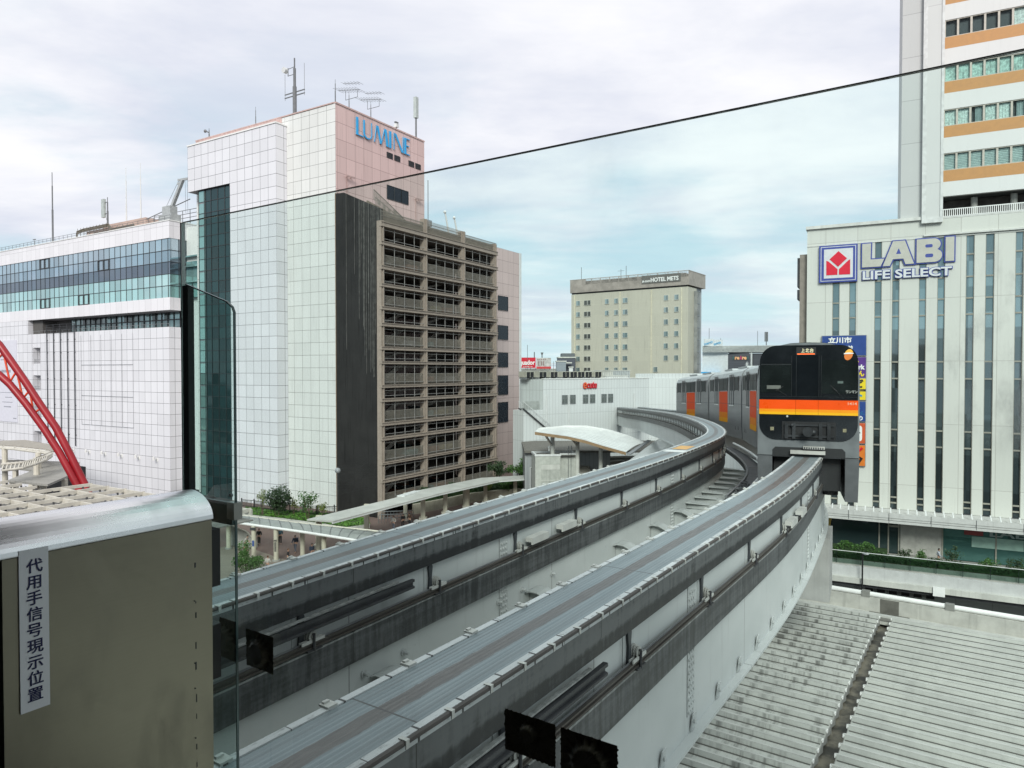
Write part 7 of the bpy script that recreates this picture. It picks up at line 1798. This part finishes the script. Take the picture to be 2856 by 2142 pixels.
for a, b in zip(P, P[1:]): mb.bar((a[0], 0, a[1]), (b[0], 0, b[1]), .003, .006, up=(0, 1, 0))
mb.build('edge', mat('edge_glass_dark', (.10, .15, .145), .25), fn)
MB().box(-1.72, -1.578, .0045, .014, ZG - .395, ZG - .338).build('clamp_bar', mat('bar_teal', (.035, .055, .058), .35, .3), fn)
MB().box(-1.577, -1.548, -.010, .014, ZG - .376, ZG - .333).build('clamp', steelmat('clamp_steel', (.32, .32, .30), .35), fn)
MB().ball((-1.566, -.006, ZG - .315), .006).build('screw', M['steel'], fn)
# black tape patches over the fixing bolts
def tapemat():
    m, t, p, o = newmat('black_tape'); g = t.node('ShaderNodeTexCoord').outputs['Object']
    v = t.xyz(g); ang = t.m('ARCTAN2', v[2], v[0]); rad = t.m('SQRT', t.m('ADD', t.m('MULTIPLY', v[0], v[0]), t.m('MULTIPLY', v[2], v[2])))
    f = t.noise(t.vec(t.m('MULTIPLY', ang, 3.5), t.m('MULTIPLY', rad, 8.0), 0.0), 3.0, 4)
    p.inputs['Base Color'].default_value = (.15, .135, .095, 1); p.inputs['Roughness'].default_value = .26; p.inputs['Specular IOR Level'].default_value = .45
    b = t.node('ShaderNodeBump'); b.inputs['Distance'].default_value = .004; b.inputs['Strength'].default_value = .8
    t.l.new(f, b.inputs['Height']); t.l.new(b.outputs[0], p.inputs['Normal']); return m
tpm = tapemat()
def tape(label, x, z, wd, ht, cx, cz, r, seed):
    """sheet of tape pressed over a round bolt head: grid with a domed centre and ragged border"""
    o = thing('tape_patch', label, 'tape', gp(x, 1.115, z), GA, 'black tape patches on the glass wall'); rnd = random.Random(seed); n = 34; mb = MB()
    er = [[rnd.uniform(-.0022, .0022) for _ in range(n + 1)] for _ in range(4)]
    for j in range(n + 1):
        for i in range(n + 1):
            u_ = i / n - .5; w_ = j / n - .5
            xx = u_ * wd * (1 + .03 * w_) + (er[0][j] if i == 0 else er[1][j] if i == n else 0); z_ = w_ * ht - u_ * wd * .02 + (er[2][i] if j == 0 else er[3][i] if j == n else 0)
            dd_ = math.hypot(xx - cx, z_ - cz); h_ = .015 if dd_ < r else .015 * max(0, 1 - (dd_ - r) / (r * .55)) ** 2
            if dd_ > r: h_ += .0034 * math.sin(math.atan2(z_ - cz, xx - cx) * 15 + rnd.uniform(-.4, .4)) * math.exp(-((dd_ - r * 1.3) / (r * .35)) ** 2)
            mb.v.append((xx, -.0025 - h_, z_))
    for j in range(n):
        for i in range(n): a = j * (n + 1) + i; mb.f.append((a, a + 1, a + n + 2, a + n + 1)); mb.m.append(0)
    mb.build('sheet', tpm, o, smooth=True)
    mb = MB()
    mb.add([(-wd / 2, -.0022, -ht / 2), (wd / 2, -.0022, -ht / 2), (wd / 2, -.0022, ht / 2), (-wd / 2, -.0022, ht / 2)], [(0, 1, 2, 3)]); mb.build('backing', tpm, o)
tape('black tape square over a bolt head, standing free left of the conductor rail', -1.515, -.715, .108, .094, .002, -.004, .027, 1)
tape('flat black tape patch low in the middle of the glass, left of a close pair', -.702, -.697, .113, .079, .0, .008, .014, 2)
tape('wrinkled black tape patch with a big round bump, right of a close pair', -.577, -.700, .114, .082, .004, -.007, .030, 3)
tape('black tape patch seen through the glass fin beside the steel gate', -1.645, -.713, .078, .105, -.012, .0, .024, 4)
# the station around the viewer: floor, roof and walls that keep the gate in shade
sn = thing('station_shelter', 'dim station platform shelter around the viewer, outside the picture', 'building', gp(0, 0, -1.6), GA)
wl = mat('shelter_grey', (.06, .058, .05), .8)
MB().box(-1.9, 9, -26, 1.3, -.3, 0).build('floor', mat('platform_floor', (.07, .068, .06), .7), sn)
MB().box(-15, 9, -26, 2.2, 4.5, 4.8).build('roof', wl, sn)
MB().box(-15, -14.7, -26, -1, -8, 4.49).build('wall', wl, sn)
MB().box(8.5, 9, -26, 1.2, 0, 4.49).build('wall', wl, sn)
MB().box(-14.6, 8.49, -26, -25.7, -8, 4.49).build('wall', wl, sn)
